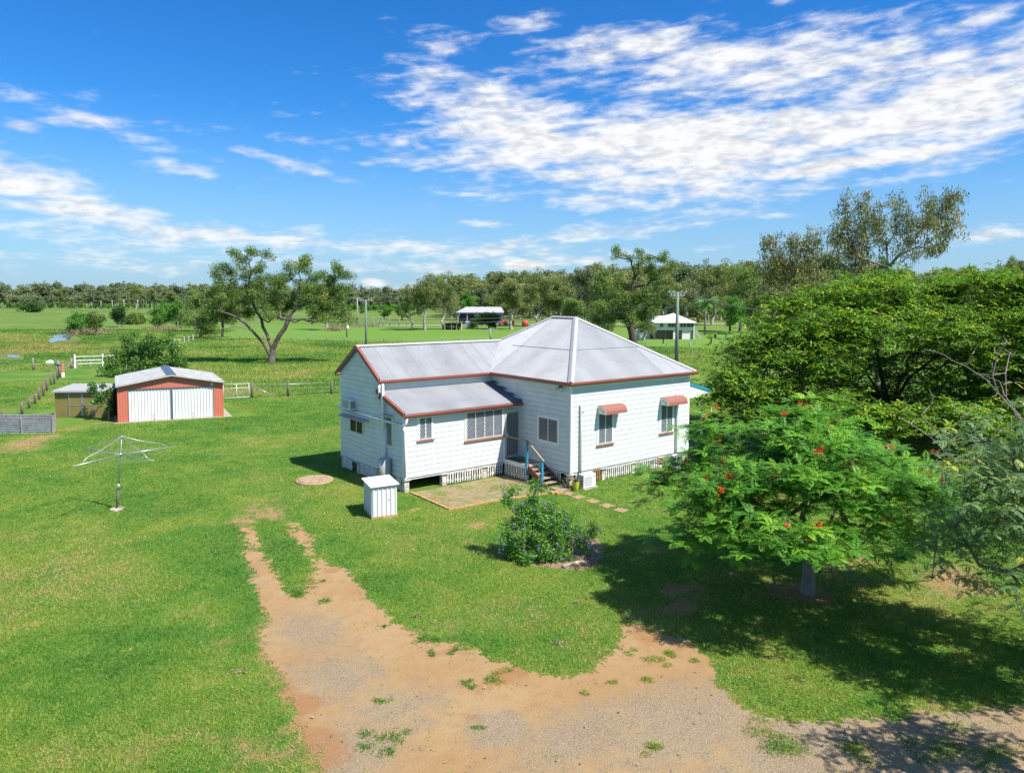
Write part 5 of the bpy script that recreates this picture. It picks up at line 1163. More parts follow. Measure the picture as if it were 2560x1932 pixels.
# low lean-to stable
q2 = onz(*g1(80, 770)); d2 = depth_of(q2)/FPX/7.373; P = lambda a, b_, z: q2+HX*a+HY*b_+np.array([0, 0, z]); sw2 = 320*d2
ls = thing('lean_to_shelter', q2, 'low rusty roofed timber shelter left of the open shed', 'shelter')
mb = MB(); mb.prism([P(-.3, -.5, 1.75), P(sw2+.3, -.5, 2.25), P(sw2+.3, 3, 2.0), P(-.3, 3, 1.5)], (0, 0, .10)); mb.build('roof', MT['conc'], ls)
for a in (.1, sw2*.4, sw2*.68, sw2-.1): mb = MB(); mb.obox(P(a, -.2, 0), HX*.2, HY*.2, (0, 0, 1.8+.5*a/sw2*.8)); mb.build('post', MT['woodgrey'] if a < sw2*.9 else MT['trim'], ls)
mb = MB(); mb.obox(P(0, 2.6, 0), HX*sw2, HY*.1, (0, 0, 1.6)); mb.build('wall', MT['bark_dark'], ls)
rg = random.Random(3)
hp = thing('scrap_heap', P(2, 1, 0), 'jumble of scrap timber under the low shelter', 'scrap heap'); mb = MB()
for i in range(26): a = rg.uniform(.4, sw2-.6); b_ = rg.uniform(.2, 2); mb.bar(P(a, b_, rg.uniform(.1, .9)), P(a+rg.uniform(-1, 1), b_+rg.uniform(-.8, .8), rg.uniform(.1, 1.3)), rg.uniform(.08, .3), rg.uniform(.08, .3))
mb.build('timber', MT['conc'], hp)
q3 = onz(*g1(465, 752)); P = lambda a, b_, z: q3+HX*a+HY*b_+np.array([0, 0, z])
bb = thing('stock_float', q3, 'small pale blue shipping box beside the low shelter', 'container'); wq = 140*d2; mb = MB(); mb.obox(P(0, 0, .1), HX*wq, HY*2.4, (0, 0, 1.8))
mb.build('body', MT['cap'], bb); mb = MB()
for i in range(8): mb.obox(P(.05+i*wq/8, -.05, .15), HX*.08, HY*.05, (0, 0, 1.7))
mb.build('rib', MT['cap'], bb); mb = MB(); mb.obox(P(-.1, -.1, 1.9), HX*(wq+.2), HY*2.6, (0, 0, .08)); mb.build('roof', MT['trim'], bb)
for (x0, x1, yb, yt, lb) in ((1510, 1630, 708, 600, 'round red water tank farthest right of the far sheds'), (1275, 1370, 700, 595, 'red water tank behind the pale gum trunks, left of the other tank')):
    a, b_ = onz(*g1(x0, yb)), onz(*g1(x1, yb)); c0 = (a+b_)/2; r0 = np.linalg.norm(b_-a)/2; h0 = (yb-yt)*depth_of(c0)/FPX/7.373
    tk = thing('water_tank', c0, lb, 'water tank', 'red water tanks'); mb = MB(); mb.tube([c0, c0+(0, 0, h0*.82), c0+(0, 0, h0), c0+(0, 0, h0+.1)], [r0, r0, r0*.55, r0*.2], 24); bo = mb.build('tank', MT['redtank'], tk)
    mb = MB()
    for i in range(1, 5): mb.tube([c0+(0, 0, h0*.82*i/5-.03), c0+(0, 0, h0*.82*i/5+.03)], r0*1.03, 24)
    mb.build('rib', MT['redtank'], bo)
a = onz(*g1(1160, 705)); tr_ = thing('red_tractor', a, 'red farm machine half hidden by the dark bush', 'tractor'); P = lambda u, v, z: a+HX*u+HY*v+np.array([0, 0, z])
mb = MB(); mb.obox(P(-1.3, 0, .7), HX*1.6, HY*1.0, (0, 0, .75)); mb.prism([P(.3, 0, .7), P(1.3, 0, .7), P(1.3, 0, 1.3), P(1.0, 0, 1.6), P(.3, 0, 1.6)], HY*1.1); mb.build('body', MT['redtank'], tr_)
for (u, rr) in ((-1.0, .42), (.8, .72)):
    for v in (-.25, 1.15): mb = MB(); mb.tube([P(u, v, rr), P(u, v+.28, rr)], rr, 18); mb.build('wheel', MT['dark'], tr_)
mb = MB(); mb.prism([P(.35, .1, 1.6), P(1.2, .1, 1.6), P(1.1, .1, 2.35), P(.45, .1, 2.35)], HY*.9); mb.build('cab', MT['redtank'], tr_)

# white two storey house
ql, qr = onz(*g2(392, 748)), onz(*g2(1050, 748)); HXx = (qr-ql)/np.linalg.norm(qr-ql); HYy = np.array([-HXx[1], HXx[0], 0]); Wh = np.linalg.norm(qr-ql); P = lambda a, b_, z: ql+HXx*a+HYy*b_+np.array([0, 0, z]); k_ = depth_of(ql)/FPX/6.9125
hh = (748-455)*k_; hf = (748-590)*k_
h2 = thing('two_storey_house', ql, 'far white two storey house with pale pyramid roof and dark upper louvres', 'house')
mb = MB(); mb.obox(P(0, 0, hf), HXx*Wh, HYy*7, (0, 0, hh-hf)); mb.build('upper_wall', MT['housewhite'], h2)
mb = MB(); mb.obox(P(Wh*.70, .2, 0), HXx*Wh*.28, HYy*6.5, (0, 0, hf)); mb.obox(P(.2, 4.5, 0), HXx*Wh*.75, HYy*2.3, (0, 0, hf)); mb.obox(P(0, .1, 0), HXx*.25, HYy*6.5, (0, 0, hf)); mb.obox(P(Wh*.48, .1, 0), HXx*Wh*.10, HYy*.2, (0, 0, hf)); mb.build('lower_wall', MT['housewhite'], h2)
mb = MB()
for a in (0.02, Wh*.27, Wh*.46, Wh*.69, Wh-.22): mb.obox(P(a, -.02, 0), HXx*.2, HYy*.2, (0, 0, hf))
mb.build('lower_post', MT['bark_dark'], h2)
ap = P(Wh*.60, 3.5, (748-300)*k_); e0, e1, e2, e3 = P(-.45, -.7, hh), P(Wh+.6, -.7, hh), P(Wh+.6, 7.7, hh), P(-.45, 7.7, hh)
mb = MB(); mb.poly(e0, e1, ap); mb.poly(e1, e2, ap); mb.poly(e2, e3, ap); mb.poly(e3, e0, ap); mb.prism([e0, e1, e2, e3], (0, 0, -.12)); mb.build('roof', MT['shedwhite'], h2)
mb = MB(); mb.prism([P(-1.2, .6, hh+.02), P(Wh*.35, .6, hh+.02), P(Wh*.35, 4, hh+1.2), P(-.6, 4, hh+1.1)], (0, 0, .06)); mb.build('side_roof', MT['shedwhite'], h2)
for (x0, x1) in ((482, 535), (622, 718), (728, 790), (830, 928), (942, 1060)):
    a, b_ = (x0-392)/658*Wh, (x1-392)/658*Wh; z0, z1 = (748-540)*k_, (748-468)*k_
    mb = MB(); mb.obox(P(a, -.05, z0), HXx*(b_-a), HYy*.08, (0, 0, z1-z0)); wn = mb.build('window', MT['glass'], h2)
    mb = MB(); mb.bar(P(a, -.07, z0), P(b_, -.07, z0), .06, .08); mb.bar(P(a, -.07, z1), P(b_, -.07, z1), .06, .08); mb.bar(P((a+b_)/2, -.07, z0), P((a+b_)/2, -.07, z1), .05, .05); mb.build('window_frame', MT['trim'], wn)
mb = MB(); mb.bar(P(Wh+.15, -.1, 0), P(Wh+.15, -.1, hh), .16, .16); mb.build('verandah_post', MT['trim'], h2)
mb = MB(); mb.obox(P(-2.9, 1.5, 0), HXx*2.2, HYy*3, (0, 0, 1.75)); mb.prism([P(-3.0, 1.3, 1.75), P(-.6, 1.3, 1.75), P(-1.8, 1.3, 2.2)], HYy*3.4); tag(mb.build('small_white_shed', MT['housewhite'], origin=P(-2, 2, 0)), 'small white shed left of the far two storey house', 'shed')
for (x, yb, yt, lb) in ((540, 825, 715, 'dark T shaped stand on the left before the far house'), (1367, 845, 715, 'dark T shaped stand on the right before the far house')):
    q = onz(*g2(x, yb)); h0 = (yb-yt)*depth_of(q)/FPX/6.9; tt = thing('t_post', q, lb, 'stand', 'dark T shaped stands'); mb = MB(); mb.obox(q-(.09, .09, 0), (.18, 0, 0), (0, .18, 0), (0, 0, h0)); mb.build('post', MT['dark'], tt); mb = MB(); mb.bar(q-hd*(.9 if x > 1000 else .3)+(0, 0, h0), q+hd*.8+(0, 0, h0), .16, .12); mb.build('top', MT['dark'], tt)
q = onz(*g2(998, 882)); mb = MB(); mb.obox(q-(.11, .11, 0), (.2, 0, 0), (0, .2, 0), (.02, 0, .75)); tag(mb.build('stub_post', MT['cap'], origin=q), 'pale stub post in the paddock before the far house', 'post')
q = onz(*g2(1438, 722)); mb = MB(); mb.tube([q, q+(0, 0, 1.1)], .27, 12); tag(mb.build('dark_drum', MT['dark'], origin=q), 'dark upright drum right of the far house', 'drum')
q = onz(*g2(1190, 745)); mb = MB(); mb.bar(q, q+HX*-1.1+(0, 0, 1.9), .12, .5); tag(mb.build('leaning_sheet', MT['cap'], origin=q), 'pale sheet leaning beside the far house', 'sheet')

# =================================================================== TREES
def nrm(a): return a/np.maximum(np.linalg.norm(a, axis=-1, keepdims=True), 1e-9)
def skeleton(seeds, par, attr, rg, seg=.9, jit=.12, sag=.0, wpath=.25, start=1):
    P = [np.array(s, float) for s in seeds]; PR = list(par); PL = [0.]*len(P)
    for i in range(len(P)):
        if PR[i] >= 0: PL[i] = PL[PR[i]]+np.linalg.norm(P[i]-P[PR[i]])
    root = P[min(start, len(P)-1)]
    attr = sorted([np.array(a) for a in attr], key=lambda a: np.linalg.norm(a-root))
    tips = []
    for a in attr:
        A = np.array(P[start:]); pl = np.array(PL[start:]); d = np.linalg.norm(A-a, axis=1)
        cost = d+wpath*pl+.6*np.maximum(0, A[:, 2]-a[2])
        j = int(np.argmin(cost))+start; L = d[j-start]; m_ = max(1, int(math.ceil(L/seg))); p0 = P[j]; prev = j
        for k in range(1, m_+1):
            f = k/m_; q = p0+(a-p0)*f
            if k < m_: q = q+rg.normal(0, jit*seg, 3)+np.array([0, 0, sag*math.sin(f*math.pi)*L])
            P.append(q); PR.append(prev); PL.append(PL[prev]+np.linalg.norm(q-P[prev])); prev = len(P)-1
        tips.append(prev)
    return np.array(P), np.array(PR), tips
def limb_mesh(P, PR, tr, tip, n=7, expn=.5, flare=1.35):
    expn = expn+.12
    cnt = np.zeros(len(P)); ch = np.zeros(len(P))
    for i in range(len(P)):
        if PR[i] >= 0: ch[PR[i]] += 1
    for i in range(len(P)-1, -1, -1):
        if ch[i] == 0: cnt[i] += 1
        if PR[i] >= 0: cnt[PR[i]] += cnt[i]
    r = tip+(tr-tip)*(cnt/cnt[0])**expn
    c = np.array([i for i in range(len(P)) if PR[i] >= 0]); p = PR[c]
    rs = np.where(cnt[c]/cnt[p] > .45, r[p], r[c]*1.15); re = r[c].copy(); rs = np.where(p == 0, rs*flare, rs)
    d = P[c]-P[p]; t_ = nrm(d); ref = np.where(np.abs(t_[:, 2:3]) < .9, np.array([[0, 0, 1.]]), np.array([[1., 0, 0]])); a = nrm(np.cross(t_, ref)); b = np.cross(t_, a)
    th = np.linspace(0, 2*math.pi, n, endpoint=False); C_, S_ = np.cos(th), np.sin(th)
    off = a[:, None, :]*C_[None, :, None]+b[:, None, :]*S_[None, :, None]
    V0 = (P[p]-t_*rs[:, None]*.25)[:, None, :]+off*rs[:, None, None]; V1_ = (P[c]+t_*re[:, None]*.25)[:, None, :]+off*re[:, None, None]
    V = np.concatenate([V0, V1_], 1).reshape(-1, 3); base = (np.arange(len(c))*2*n)[:, None]
    F = np.concatenate([base+np.array([[k, (k+1) % n, n+(k+1) % n, n+k]]) for k in range(n)])
    return V, F
def diamonds(c, d, nn, L, wd, cur=0.):
    """pointed leaf quads: c base (n,3), d direction, nn normal"""
    s = nrm(np.cross(d, nn)); L = L[:, None]; wd = wd[:, None]
    V = np.stack([c, c+d*L*.45-s*wd/2, c+d*L, c+d*L*.45+s*wd/2], 1)
    return V.reshape(-1, 3), (np.arange(len(c))*4)[:, None]+np.array([[0, 1, 2, 3]])
def leaves_cloud(cent, n, spread, L, wd, rg, flat=.75, droop=.2, upb=.6, tv=.16, ctv=.16, tmean=.5, rad=None):
    K = len(cent); idx = np.repeat(np.arange(K), n); N = len(idx)
    g = rg.normal(0, 1, (N, 3)); g = g/np.maximum(1, np.linalg.norm(g, axis=1, keepdims=True)/1.7)
    sp = spread if rad is None else rad[idx][:, None]*spread
    c = cent[idx]+g*sp*np.array([1, 1, flat]); d = nrm(rg.normal(0, 1, (N, 3))+np.array([0, 0, -droop*2])); nn = nrm(rg.normal(0, 1, (N, 3))+np.array([0, 0, upb*2]))
    ct = rg.normal(0, ctv, K); T = np.clip(tmean+ct[idx]+rg.normal(0, tv, N), 0, 1)
    V, F = diamonds(c, d, nn, L*rg.uniform(.6, 1.3, N), wd*rg.uniform(.6, 1.3, N)); return V, F, T
def leaves_fan(cent, nf, L, wd, rg, elev=.25, segs=2, tv=.12, ctv=.15, tmean=.5, tipup=0.):
    """rosettes of long drooping leaves"""
    K = len(cent); idx = np.repeat(np.arange(K), nf); N = len(idx); az = rg.uniform(0, 6.283, K)[idx]+np.tile(np.arange(nf), K)*6.283/nf+rg.normal(0, .25, N)
    el = rg.normal(elev, .3, N); d = np.stack([np.cos(az)*np.cos(el), np.sin(az)*np.cos(el), np.sin(el)], 1); c = cent[idx]+rg.normal(0, .02, (N, 3)); l = L*rg.uniform(.65, 1.2, N)
    ct = rg.normal(0, ctv, K); T = np.clip(tmean+ct[idx]+rg.normal(0, tv, N), 0, 1); VV, FF, TT = [], [], []; o = 0
    for s_ in range(segs):
        nn = nrm(np.cross(np.cross(d, np.array([[0, 0, 1.]])), d)+rg.normal(0, .15, (N, 3)))
        V, F = diamonds(c-d*(l/segs*.18)[:, None], d, nn, l/segs*1.35, wd*rg.uniform(.7, 1.2, N)); VV.append(V); FF.append(F+o); TT.append(np.clip(T+tipup*s_, 0, 1)); o += len(V)
        c = c+d*(l/segs)[:, None]; d = nrm(d+np.array([[0, 0, -.38]]))
    return np.concatenate(VV), np.concatenate(FF), np.concatenate(TT)
def leaves_feather(cent, outw, nf, L, rg, pairs=9, plen=.11, pw=.026, tmean=.5, ctv=.16, elev=.35):
    """feathery compound leaves: pairs of thin leaflets on a drooping stalk"""
    K = len(cent); idx = np.repeat(np.arange(K), nf); N = len(idx)
    az = rg.uniform(0, 6.283, K)[idx]+np.tile(np.arange(nf), K)*6.283/nf+rg.normal(0, .3, N); el = rg.normal(elev, .25, N)
    d = nrm(np.stack([np.cos(az)*np.cos(el), np.sin(az)*np.cos(el), np.sin(el)], 1)+outw[idx]*.35); p = cent[idx]+d*.04; l = L*rg.uniform(.7, 1.15, N); st = l/pairs
    ct = rg.normal(0, ctv, K); T0 = np.clip(tmean+ct[idx]+rg.normal(0, .07, N), 0, 1); VV, FF, TT = [], [], []; o = 0
    for k in range(pairs):
        f = (k+.5)/pairs; prof = math.sin(math.pi*min(1, .12+.88*f)**.8)*.85+.2
        s = nrm(np.cross(d, np.array([[0, 0, 1.]]))+rg.normal(0, .05, (N, 3))); nn = nrm(np.cross(s, d))
        for sg_ in (-1, 1):
            dd = nrm(s*sg_+d*.55+nn*-.12); V, F = diamonds(p, dd, nn, plen*prof*rg.uniform(.85, 1.15, N), np.full(N, pw)); VV.append(V); FF.append(F+o); TT.append(np.clip(T0+rg.normal(0, .05, N), 0, 1)); o += len(V)
        p = p+d*st[:, None]; d = nrm(d+np.array([[0, 0, -.095]]))
    return np.concatenate(VV), np.concatenate(FF), np.concatenate(TT)
def lobe_points(lobes, n, rg, shell=.5, flat=1.):
    """lobes: (centre, radius[, vertical factor]); more clumps towards the outside"""
    w_ = np.array([l[1]**2 for l in lobes]); w_ /= w_.sum(); out, ix = [], []
    for i, l in enumerate(lobes):
        k = max(1, int(round(n*w_[i]))); g = nrm(rg.normal(0, 1, (k, 3))); r = rg.random(k)**(.42-.25*shell)
        out.append(np.array(l[0])+g*(r*l[1])[:, None]*np.array([1, 1, (l[2] if len(l) > 2 else .85)*flat])); ix += [i]*k
    return np.concatenate(out)
def tree_obj(name, label, cat, base, V, F, lv, bark, leaf, group=None, foliage='crown', trunk='trunk'):
    r = thing(name, base, label, cat, group)
    mesh_np(trunk, V, F, MT[bark], r, smooth=True)
    mesh_np(foliage, lv[0], lv[1], LV[leaf], r, tint=lv[2])
    return r
def pxlobe(cr, x, y, rpx, s, depth, dz=0., vf=.85):
    X, Y = cr(x, y); return (at(X, Y, depth+dz), rpx/s*depth/FPX, vf)

# ---- flowering tree close on the right (feathery leaves, orange red flowers)
rg = np.random.default_rng(21)
tb = onz(*c4(713, 905)); B = tb
rt2 = np.array([RT[0], RT[1], 0.]); rt2 /= np.linalg.norm(rt2); fw2 = np.array([FW[0], FW[1], 0.]); fw2 /= np.linalg.norm(fw2)
def dome(n, cen, rx, ry, ztop, drop, rg, jz=.2, lo=0.):
    a = rg.uniform(0, 6.283, n); r = np.sqrt(rg.uniform(lo, 1, n)); x = r*np.cos(a)*rx; y = r*np.sin(a)*ry
    wob = 1+.12*np.sin(3*a+1)+.08*np.sin(7*a+2)
    return cen+rt2*(x*wob)[:, None]+fw2*(y*wob)[:, None]+np.array([0, 0, 1.])*(ztop-drop*r**2.2+rg.normal(0, jz, n))[:, None]
cl1 = dome(66, B+rt2*-.40, 3.6, 3.6, 4.75, 2.55, rg, .28)
cl2 = dome(30, B+rt2*-.2, 3.2, 3.2, 3.5, 1.4, rg, .3)
cl = np.concatenate([cl1, cl2])
seeds = [B, B+(.02, 0, .75), B+(.0, .05, 1.35), B+rt2*-.5+(0, 0, 1.9), B+rt2*.55+(0, 0, 1.95), B+fw2*.5+(0, 0, 2.0), B-fw2*.5+(0, 0, 1.9)]
P_, PR_, tips = skeleton(seeds, [-1, 0, 1, 2, 2, 2, 2], cl, rg, .5, .12, .05, .15, 2)
Vt, Ft = limb_mesh(P_, PR_, .155, .010, 9, .55)
ros = np.concatenate([c+rg.normal(0, 1, (17, 3))*np.array([.45, .45, .22]) for c in cl])
outw = nrm((ros-(B+np.array([0, 0, 2.2])))*np.array([1, 1, .4]))
lv = leaves_feather(ros, outw, 8, .39, rg, 9, .108, .033, .56, .18)
nt = tree_obj('flowering_tree', 'feathery bright green tree with orange red flowers and smooth grey trunk near the house corner', 'tree', B, Vt, Ft, lv, 'bark_smooth', 'poinciana')
fl = cl1[rg.permutation(len(cl1))[:60]]+rg.normal(0, .22, (60, 3))+np.array([0, 0, .36])-fw2*.15; fs = np.concatenate([c+rg.normal(0, .045, (rg.integers(3, 9), 3)) for c in fl])
lf = leaves_cloud(fs, 4, .02, .075, .05, rg, tmean=.4, tv=.3, ctv=.2); mesh_np('flower', lf[0], lf[1], LV['flame'], nt, tint=lf[2])

# ---- big spreading tree behind it
rg = np.random.default_rng(22)
B = onz(2225, 1085); D0 = depth_of(B)
def lobes_big():
    L = []
    for (x, y, r, dz) in [(740, 1000, 150, -2), (620, 1100, 120, -3), (560, 1230, 110, -5), (480, 1380, 110, -6), (640, 1290, 150, -6), (850, 860, 150, 0), (900, 1020, 200, -4), (1050, 780, 150, 2), (1100, 950, 220, -4), (1230, 730, 150, 4), (1330, 860, 220, 0), (1400, 1000, 200, -5), (1500, 700, 140, 6), (1620, 800, 230, 0), (1700, 960, 200, -4), (1850, 690, 130, 5), (1950, 780, 220, 0), (2010, 950, 220, -3), (2150, 740, 180, 2), (2250, 900, 240, -2), (2400, 800, 240, 0), (2380, 1000, 240, -3), (900, 1200, 170, -6), (780, 1380, 170, -7), (1000, 1400, 150, -5), (1150, 1120, 150, -6), (1950, 1130, 170, -3), (1700, 1100, 120, 3), (1750, 1330, 170, 4), (1950, 1380, 190, 3), (2100, 1250, 200, 0), (1560, 1400, 120, 4), (2300, 1200, 240, 0), (2150, 1450, 180, 2), (1300, 1450, 130, -7), (1500, 1490, 120, -8), (1660, 1460, 110, -6), (1150, 1430, 130, -8), (920, 1500, 120, -9), (1900, 1500, 150, -7), (2100, 1600, 150, -8), (700, 1500, 100, -9), (540, 1330, 90, -7), (1250, 1260, 150, 4), (1500, 1240, 120, 7), (1000, 1260, 150, 3), (1350, 1130, 140, 6), (820, 1290, 120, 3), (1650, 1420, 140, 5), (1400, 1400, 120, 5), (420, 1490, 70, -6), (520, 1020, 60, -2)]:
        L.append(pxlobe(c3, x, y, r*1.0, 2212/960, D0, dz, .5))
    return L
LB_ = lobes_big()
prof_x, prof_y = [350, 450, 560, 700, 900, 1100, 1300, 1500, 1800, 2100, 2700], [1400, 1180, 1010, 880, 790, 720, 680, 665, 665, 640, 650]
for gx_ in range(400, 2700, 105):
    ty_ = np.interp(gx_, prof_x, prof_y)
    for gy_ in np.arange(ty_+60, 1540 if gx_ > 520 else 1420, 100):
        if rg.random() < .12 or (1520 < gx_ < 1660 and 1150 < gy_ < 1380): continue
        f_ = (gy_-ty_)/(1540-ty_); LB_.append(pxlobe(c3, gx_+rg.normal(0, 25), gy_+rg.normal(0, 20), rg.uniform(75, 110), 2212/960, D0, rg.uniform(-7, 1)*f_+rg.uniform(-2, 6)*(1-f_)+(5 if 1150 < gx_ < 1520 and gy_ > 1120 else 0), .5))
cl = lobe_points(LB_, 900, rg, .6)
sd_ = [B, B+(0, 0, 1.6), B+rt2*-1.2+(0, 0, 3.2), B+rt2*1.0+(0, 0, 3.4), B+rt2*.1+(0, 0, 3.6)-fw2*.8, B+fw2*1.2+(0, 0, 3.3), B+rt2*-3.2+(0, 0, 5.2)-fw2*1.5, B+rt2*3.4+(0, 0, 5.4), B+rt2*-.6+(0, 0, 5.6)+fw2]
P_, PR_, tips = skeleton(sd_, [-1, 0, 1, 1, 1, 1, 2, 3, 5], cl, rg, .9, .14, .04, .12, 1)
Vt, Ft = limb_mesh(P_, PR_, .36, .022, 8, .55)
ros = np.concatenate([c+rg.normal(0, 1, (24, 3))*np.array([.62, .62, .25]) for c in cl])
lv = leaves_fan(ros, 8, .36, .095, rg, .18, 2, .12, .14, .42, .14)
tree_obj('spreading_tree', 'wide dark limbed tree with layered yellow green foliage filling the right side', 'tree', B, Vt, Ft, lv, 'bark_dark', 'bigtree')

# ---- grey green tree at the right edge, close to the camera
def greytree(cx_, cy_, r, z0, z1, ncl, nro, label, seed, base=None):
    rg = np.random.default_rng(seed); c = np.array([cx_, cy_, 0.]); base = np.array(base if base is not None else (cx_+.2, cy_-.2, 0.), float)
    cl = []
    while len(cl) < ncl:
        a = rg.uniform(0, 6.283); q = math.sqrt(rg.random()); zz = rg.uniform(0, 1)
        if zz < .35 and q < .45: continue
        p = c+np.array([math.cos(a)*q*r, math.sin(a)*q*r, z0+(z1-z0)*(zz*(1-.45*q*q)+.0)]); cl.append(p)
    cl = np.array(cl); sds = [base, base+(0, 0, .9), base+(.2, .1, 1.8), base+(-.5, .3, 2.6), base+(.5, -.3, 2.7)]
    P_, PR_, _ = skeleton(sds, [-1, 0, 1, 2, 2], cl, rg, .5, .14, .03, .2, 2); Vt, Ft = limb_mesh(P_, PR_, .17, .009, 7, .5)
    ros = np.concatenate([q+rg.normal(0, 1, (nro, 3))*np.array([.36, .36, .34]) for q in cl]); ow = np.zeros_like(ros); ow[:, 2] = -.5
    a = leaves_feather(ros, ow, 4, .26, rg, 7, .060, .034, .50, .2, 0.)
    pods = ros[rg.random(len(ros)) < .28]; b_ = leaves_cloud(pods, 3, .10, .11, .022, rg, droop=2., upb=0, tmean=.95, tv=.05, ctv=.03)
    lv = (np.concatenate([a[0], b_[0]]), np.concatenate([a[1], b_[1]+len(a[0])]), np.concatenate([a[2], b_[2]]))
    return tree_obj('grey_green_tree', label, 'tree', base, Vt, Ft, lv, 'bark_smooth', 'greygreen')
greytree(-2.75, -18.15, 2.2, 2.3, 6.0, 74, 27, 'blue grey green tree with yellow pods hanging in at the right edge', 31, base=(-1.9, -19.2, 0))
greytree(-6.9, -20.7, 1.6, 2.8, 5.6, 26, 15, 'grey green tree just outside the lower right of the picture, shading the gravel', 32, base=(-6.0, -21.3, 0))
# bare pinkish branches
def bare(label, base, mains, rg, r=.05):
    seeds, par = [np.array(base, float)], [-1]; at_ = []
    for m_ in mains:
        prev = 0
        for p in m_: seeds.append(np.array(p, float)); par.append(prev); prev = len(seeds)-1
    ex_ = []
    for i in range(2, len(seeds)):
        for k in range(2): ex_.append(seeds[i]+rg.normal(0, .35, 3)+np.array([0, 0, .35]))
    P_, PR_, _ = skeleton(seeds, par, ex_, rg, .3, .1, 0, .0, 1); V, F = limb_mesh(P_, PR_, r, .006, 6, .6, 1.1)
    return tag(mesh_np('bare_tree', V, F, MT['twig'], origin=np.array(base, float), smooth=True), label, 'dead tree')
rg = np.random.default_rng(41)
def q3_(x, y, d): return at(*c3(x, y), d)
bare('leafless pinkish grey tree rising at the right edge before the big tree', onz(2640, 1330), [[q3_(2300, 1640, 22), q3_(2150, 1440, 22), q3_(2080, 1360, 22.3), q3_(1990, 1260, 22.5), q3_(1880, 1190, 22.7), q3_(1790, 1150, 23)], [q3_(2150, 1440, 22), q3_(2060, 1340, 21.8), q3_(2030, 1240, 21.6), q3_(2060, 1120, 21.5), q3_(2100, 1060, 21.4)], [q3_(2250, 1560, 22), q3_(2110, 1370, 22.4), q3_(2105, 1230, 22.4), q3_(2130, 1110, 22.6)]], rg, .035)
bare('low leafless branches between the flowering tree and the grey green tree', onz(2330, 1450), [[q3_(1780, 1700, 18.5), q3_(1680, 1600, 18.5), q3_(1560, 1520, 18.6)], [q3_(1800, 1540, 18.4), q3_(1880, 1470, 18.3)], [q3_(1760, 1620, 18.3), q3_(1620, 1470, 18.6)]], rg, .022)

# ---- shrub with purple flowers in its bed
rg = np.random.default_rng(51)
B = onz(*k5(960, 1090)); D0 = depth_of(B); SL_ = []
for (x, y, r, dz) in [(700, 1030, 130, 0), (870, 1020, 150, -.3), (1050, 1010, 150, -.2), (1250, 1040, 120, 0), (600, 900, 110, 0), (800, 850, 160, -.1), (1000, 830, 170, 0), (1200, 850, 160, .1), (1370, 920, 100, .2), (650, 720, 90, .1), (780, 620, 120, .1), (950, 620, 130, .1), (1100, 700, 120, .2), (1230, 640, 80, .3), (700, 530, 80, .1), (850, 490, 70, .2), (590, 400, 60, .1), (660, 360, 50, .1), (880, 380, 45, .2), (900, 290, 65, .2), (560, 470, 35, 0), (1340, 760, 60, .2), (1470, 800, 50, .2), (520, 700, 40, 0), (1030, 520, 50, .2), (1500, 760, 35, .2)]:
    SL_.append(pxlobe(k5, x, y, r, 4.424, D0, dz, .9))
cl = lobe_points(SL_, 150, rg, .35); P_, PR_, _ = skeleton([B, B+(0, 0, .15), B+(.2, .1, .4), B+(-.25, 0, .4), B+(0, -.2, .45)], [-1, 0, 1, 1, 1], cl, rg, .25, .12, 0, .25, 1); Vt, Ft = limb_mesh(P_, PR_, .07, .004, 5, .45)
lv = leaves_cloud(cl, 150, .115, .085, .042, rg, 1, .1, .5, .16, .12, .5); sb = tree_obj('flowering_shrub', 'bushy green shrub dotted with purple flower sprays in a round bed', 'shrub', B, Vt, Ft, lv, 'bark_dark', 'shrub', foliage='foliage', trunk='stem')
fl = np.concatenate([c+rg.normal(0, .12, (3, 3))+nrm((c-B)[None])*.1 for c in cl if rg.random() < .75]); fs = np.concatenate([f+np.array([[0, 0, -.022*k] for k in range(5)])+rg.normal(0, .012, (5, 3)) for f in fl])
lf = leaves_cloud(fs, 3, .014, .035, .028, rg, tmean=.5, tv=.3, ctv=.2); mesh_np('flower', lf[0], lf[1], LV['purple'], sb, tint=lf[2])
# bed, logs
bc = (onz(*k5(800, 1160))+onz(*k5(1620, 1000)))/2
mM = mat('bark_mulch', (.30, .21, .13), .95, noise=.6, nscale=9, dark=(.12, .08, .05), bump=.8, bscale=30)
mb = MB(); pts = [onz(*k5(*p)) for p in ((620, 1120), (800, 1175), (1000, 1195), (1180, 1215), (1400, 1230), (1540, 1190), (1640, 1090), (1660, 980), (1580, 860), (1420, 850), (1300, 830), (1000, 850), (700, 950))]
nC = len(pts); cc_ = sum(pts)/nC; mb._add([cc_+(0, 0, .05)]+[p+(0, 0, -.01) for p in pts]+[cc_+(p-cc_)*.85+(0, 0, .035) for p in pts], [(0, 1+nC+i, 1+nC+(i+1) % nC) for i in range(nC)]+[(1+i, 1+(i+1) % nC, 1+nC+(i+1) % nC, 1+nC+i) for i in range(nC)]); mb.build('mulch_bed', mM, kind='structure')
for (a, b_, r, lb) in ((k5(1180, 1200), k5(1400, 1135), .055, 'bleached log edging the front of the shrub bed'), (k5(1410, 1005), k5(1535, 945), .06, 'shorter bleached log at the right side of the shrub bed')):
    p, q = onz(*a)+(0, 0, r), onz(*b_)+(0, 0, r); mb = MB(); mb.tube([p, p+(q-p)*.5+(.0, .03, .01), q], [r, r*.9, r*.8], 9); tag(mb.build('log', MT['log'], origin=p), lb, 'log', 'logs round the shrub bed')
rg2 = random.Random(8); bq = onz(*k5(1440, 1090)); mb = MB()
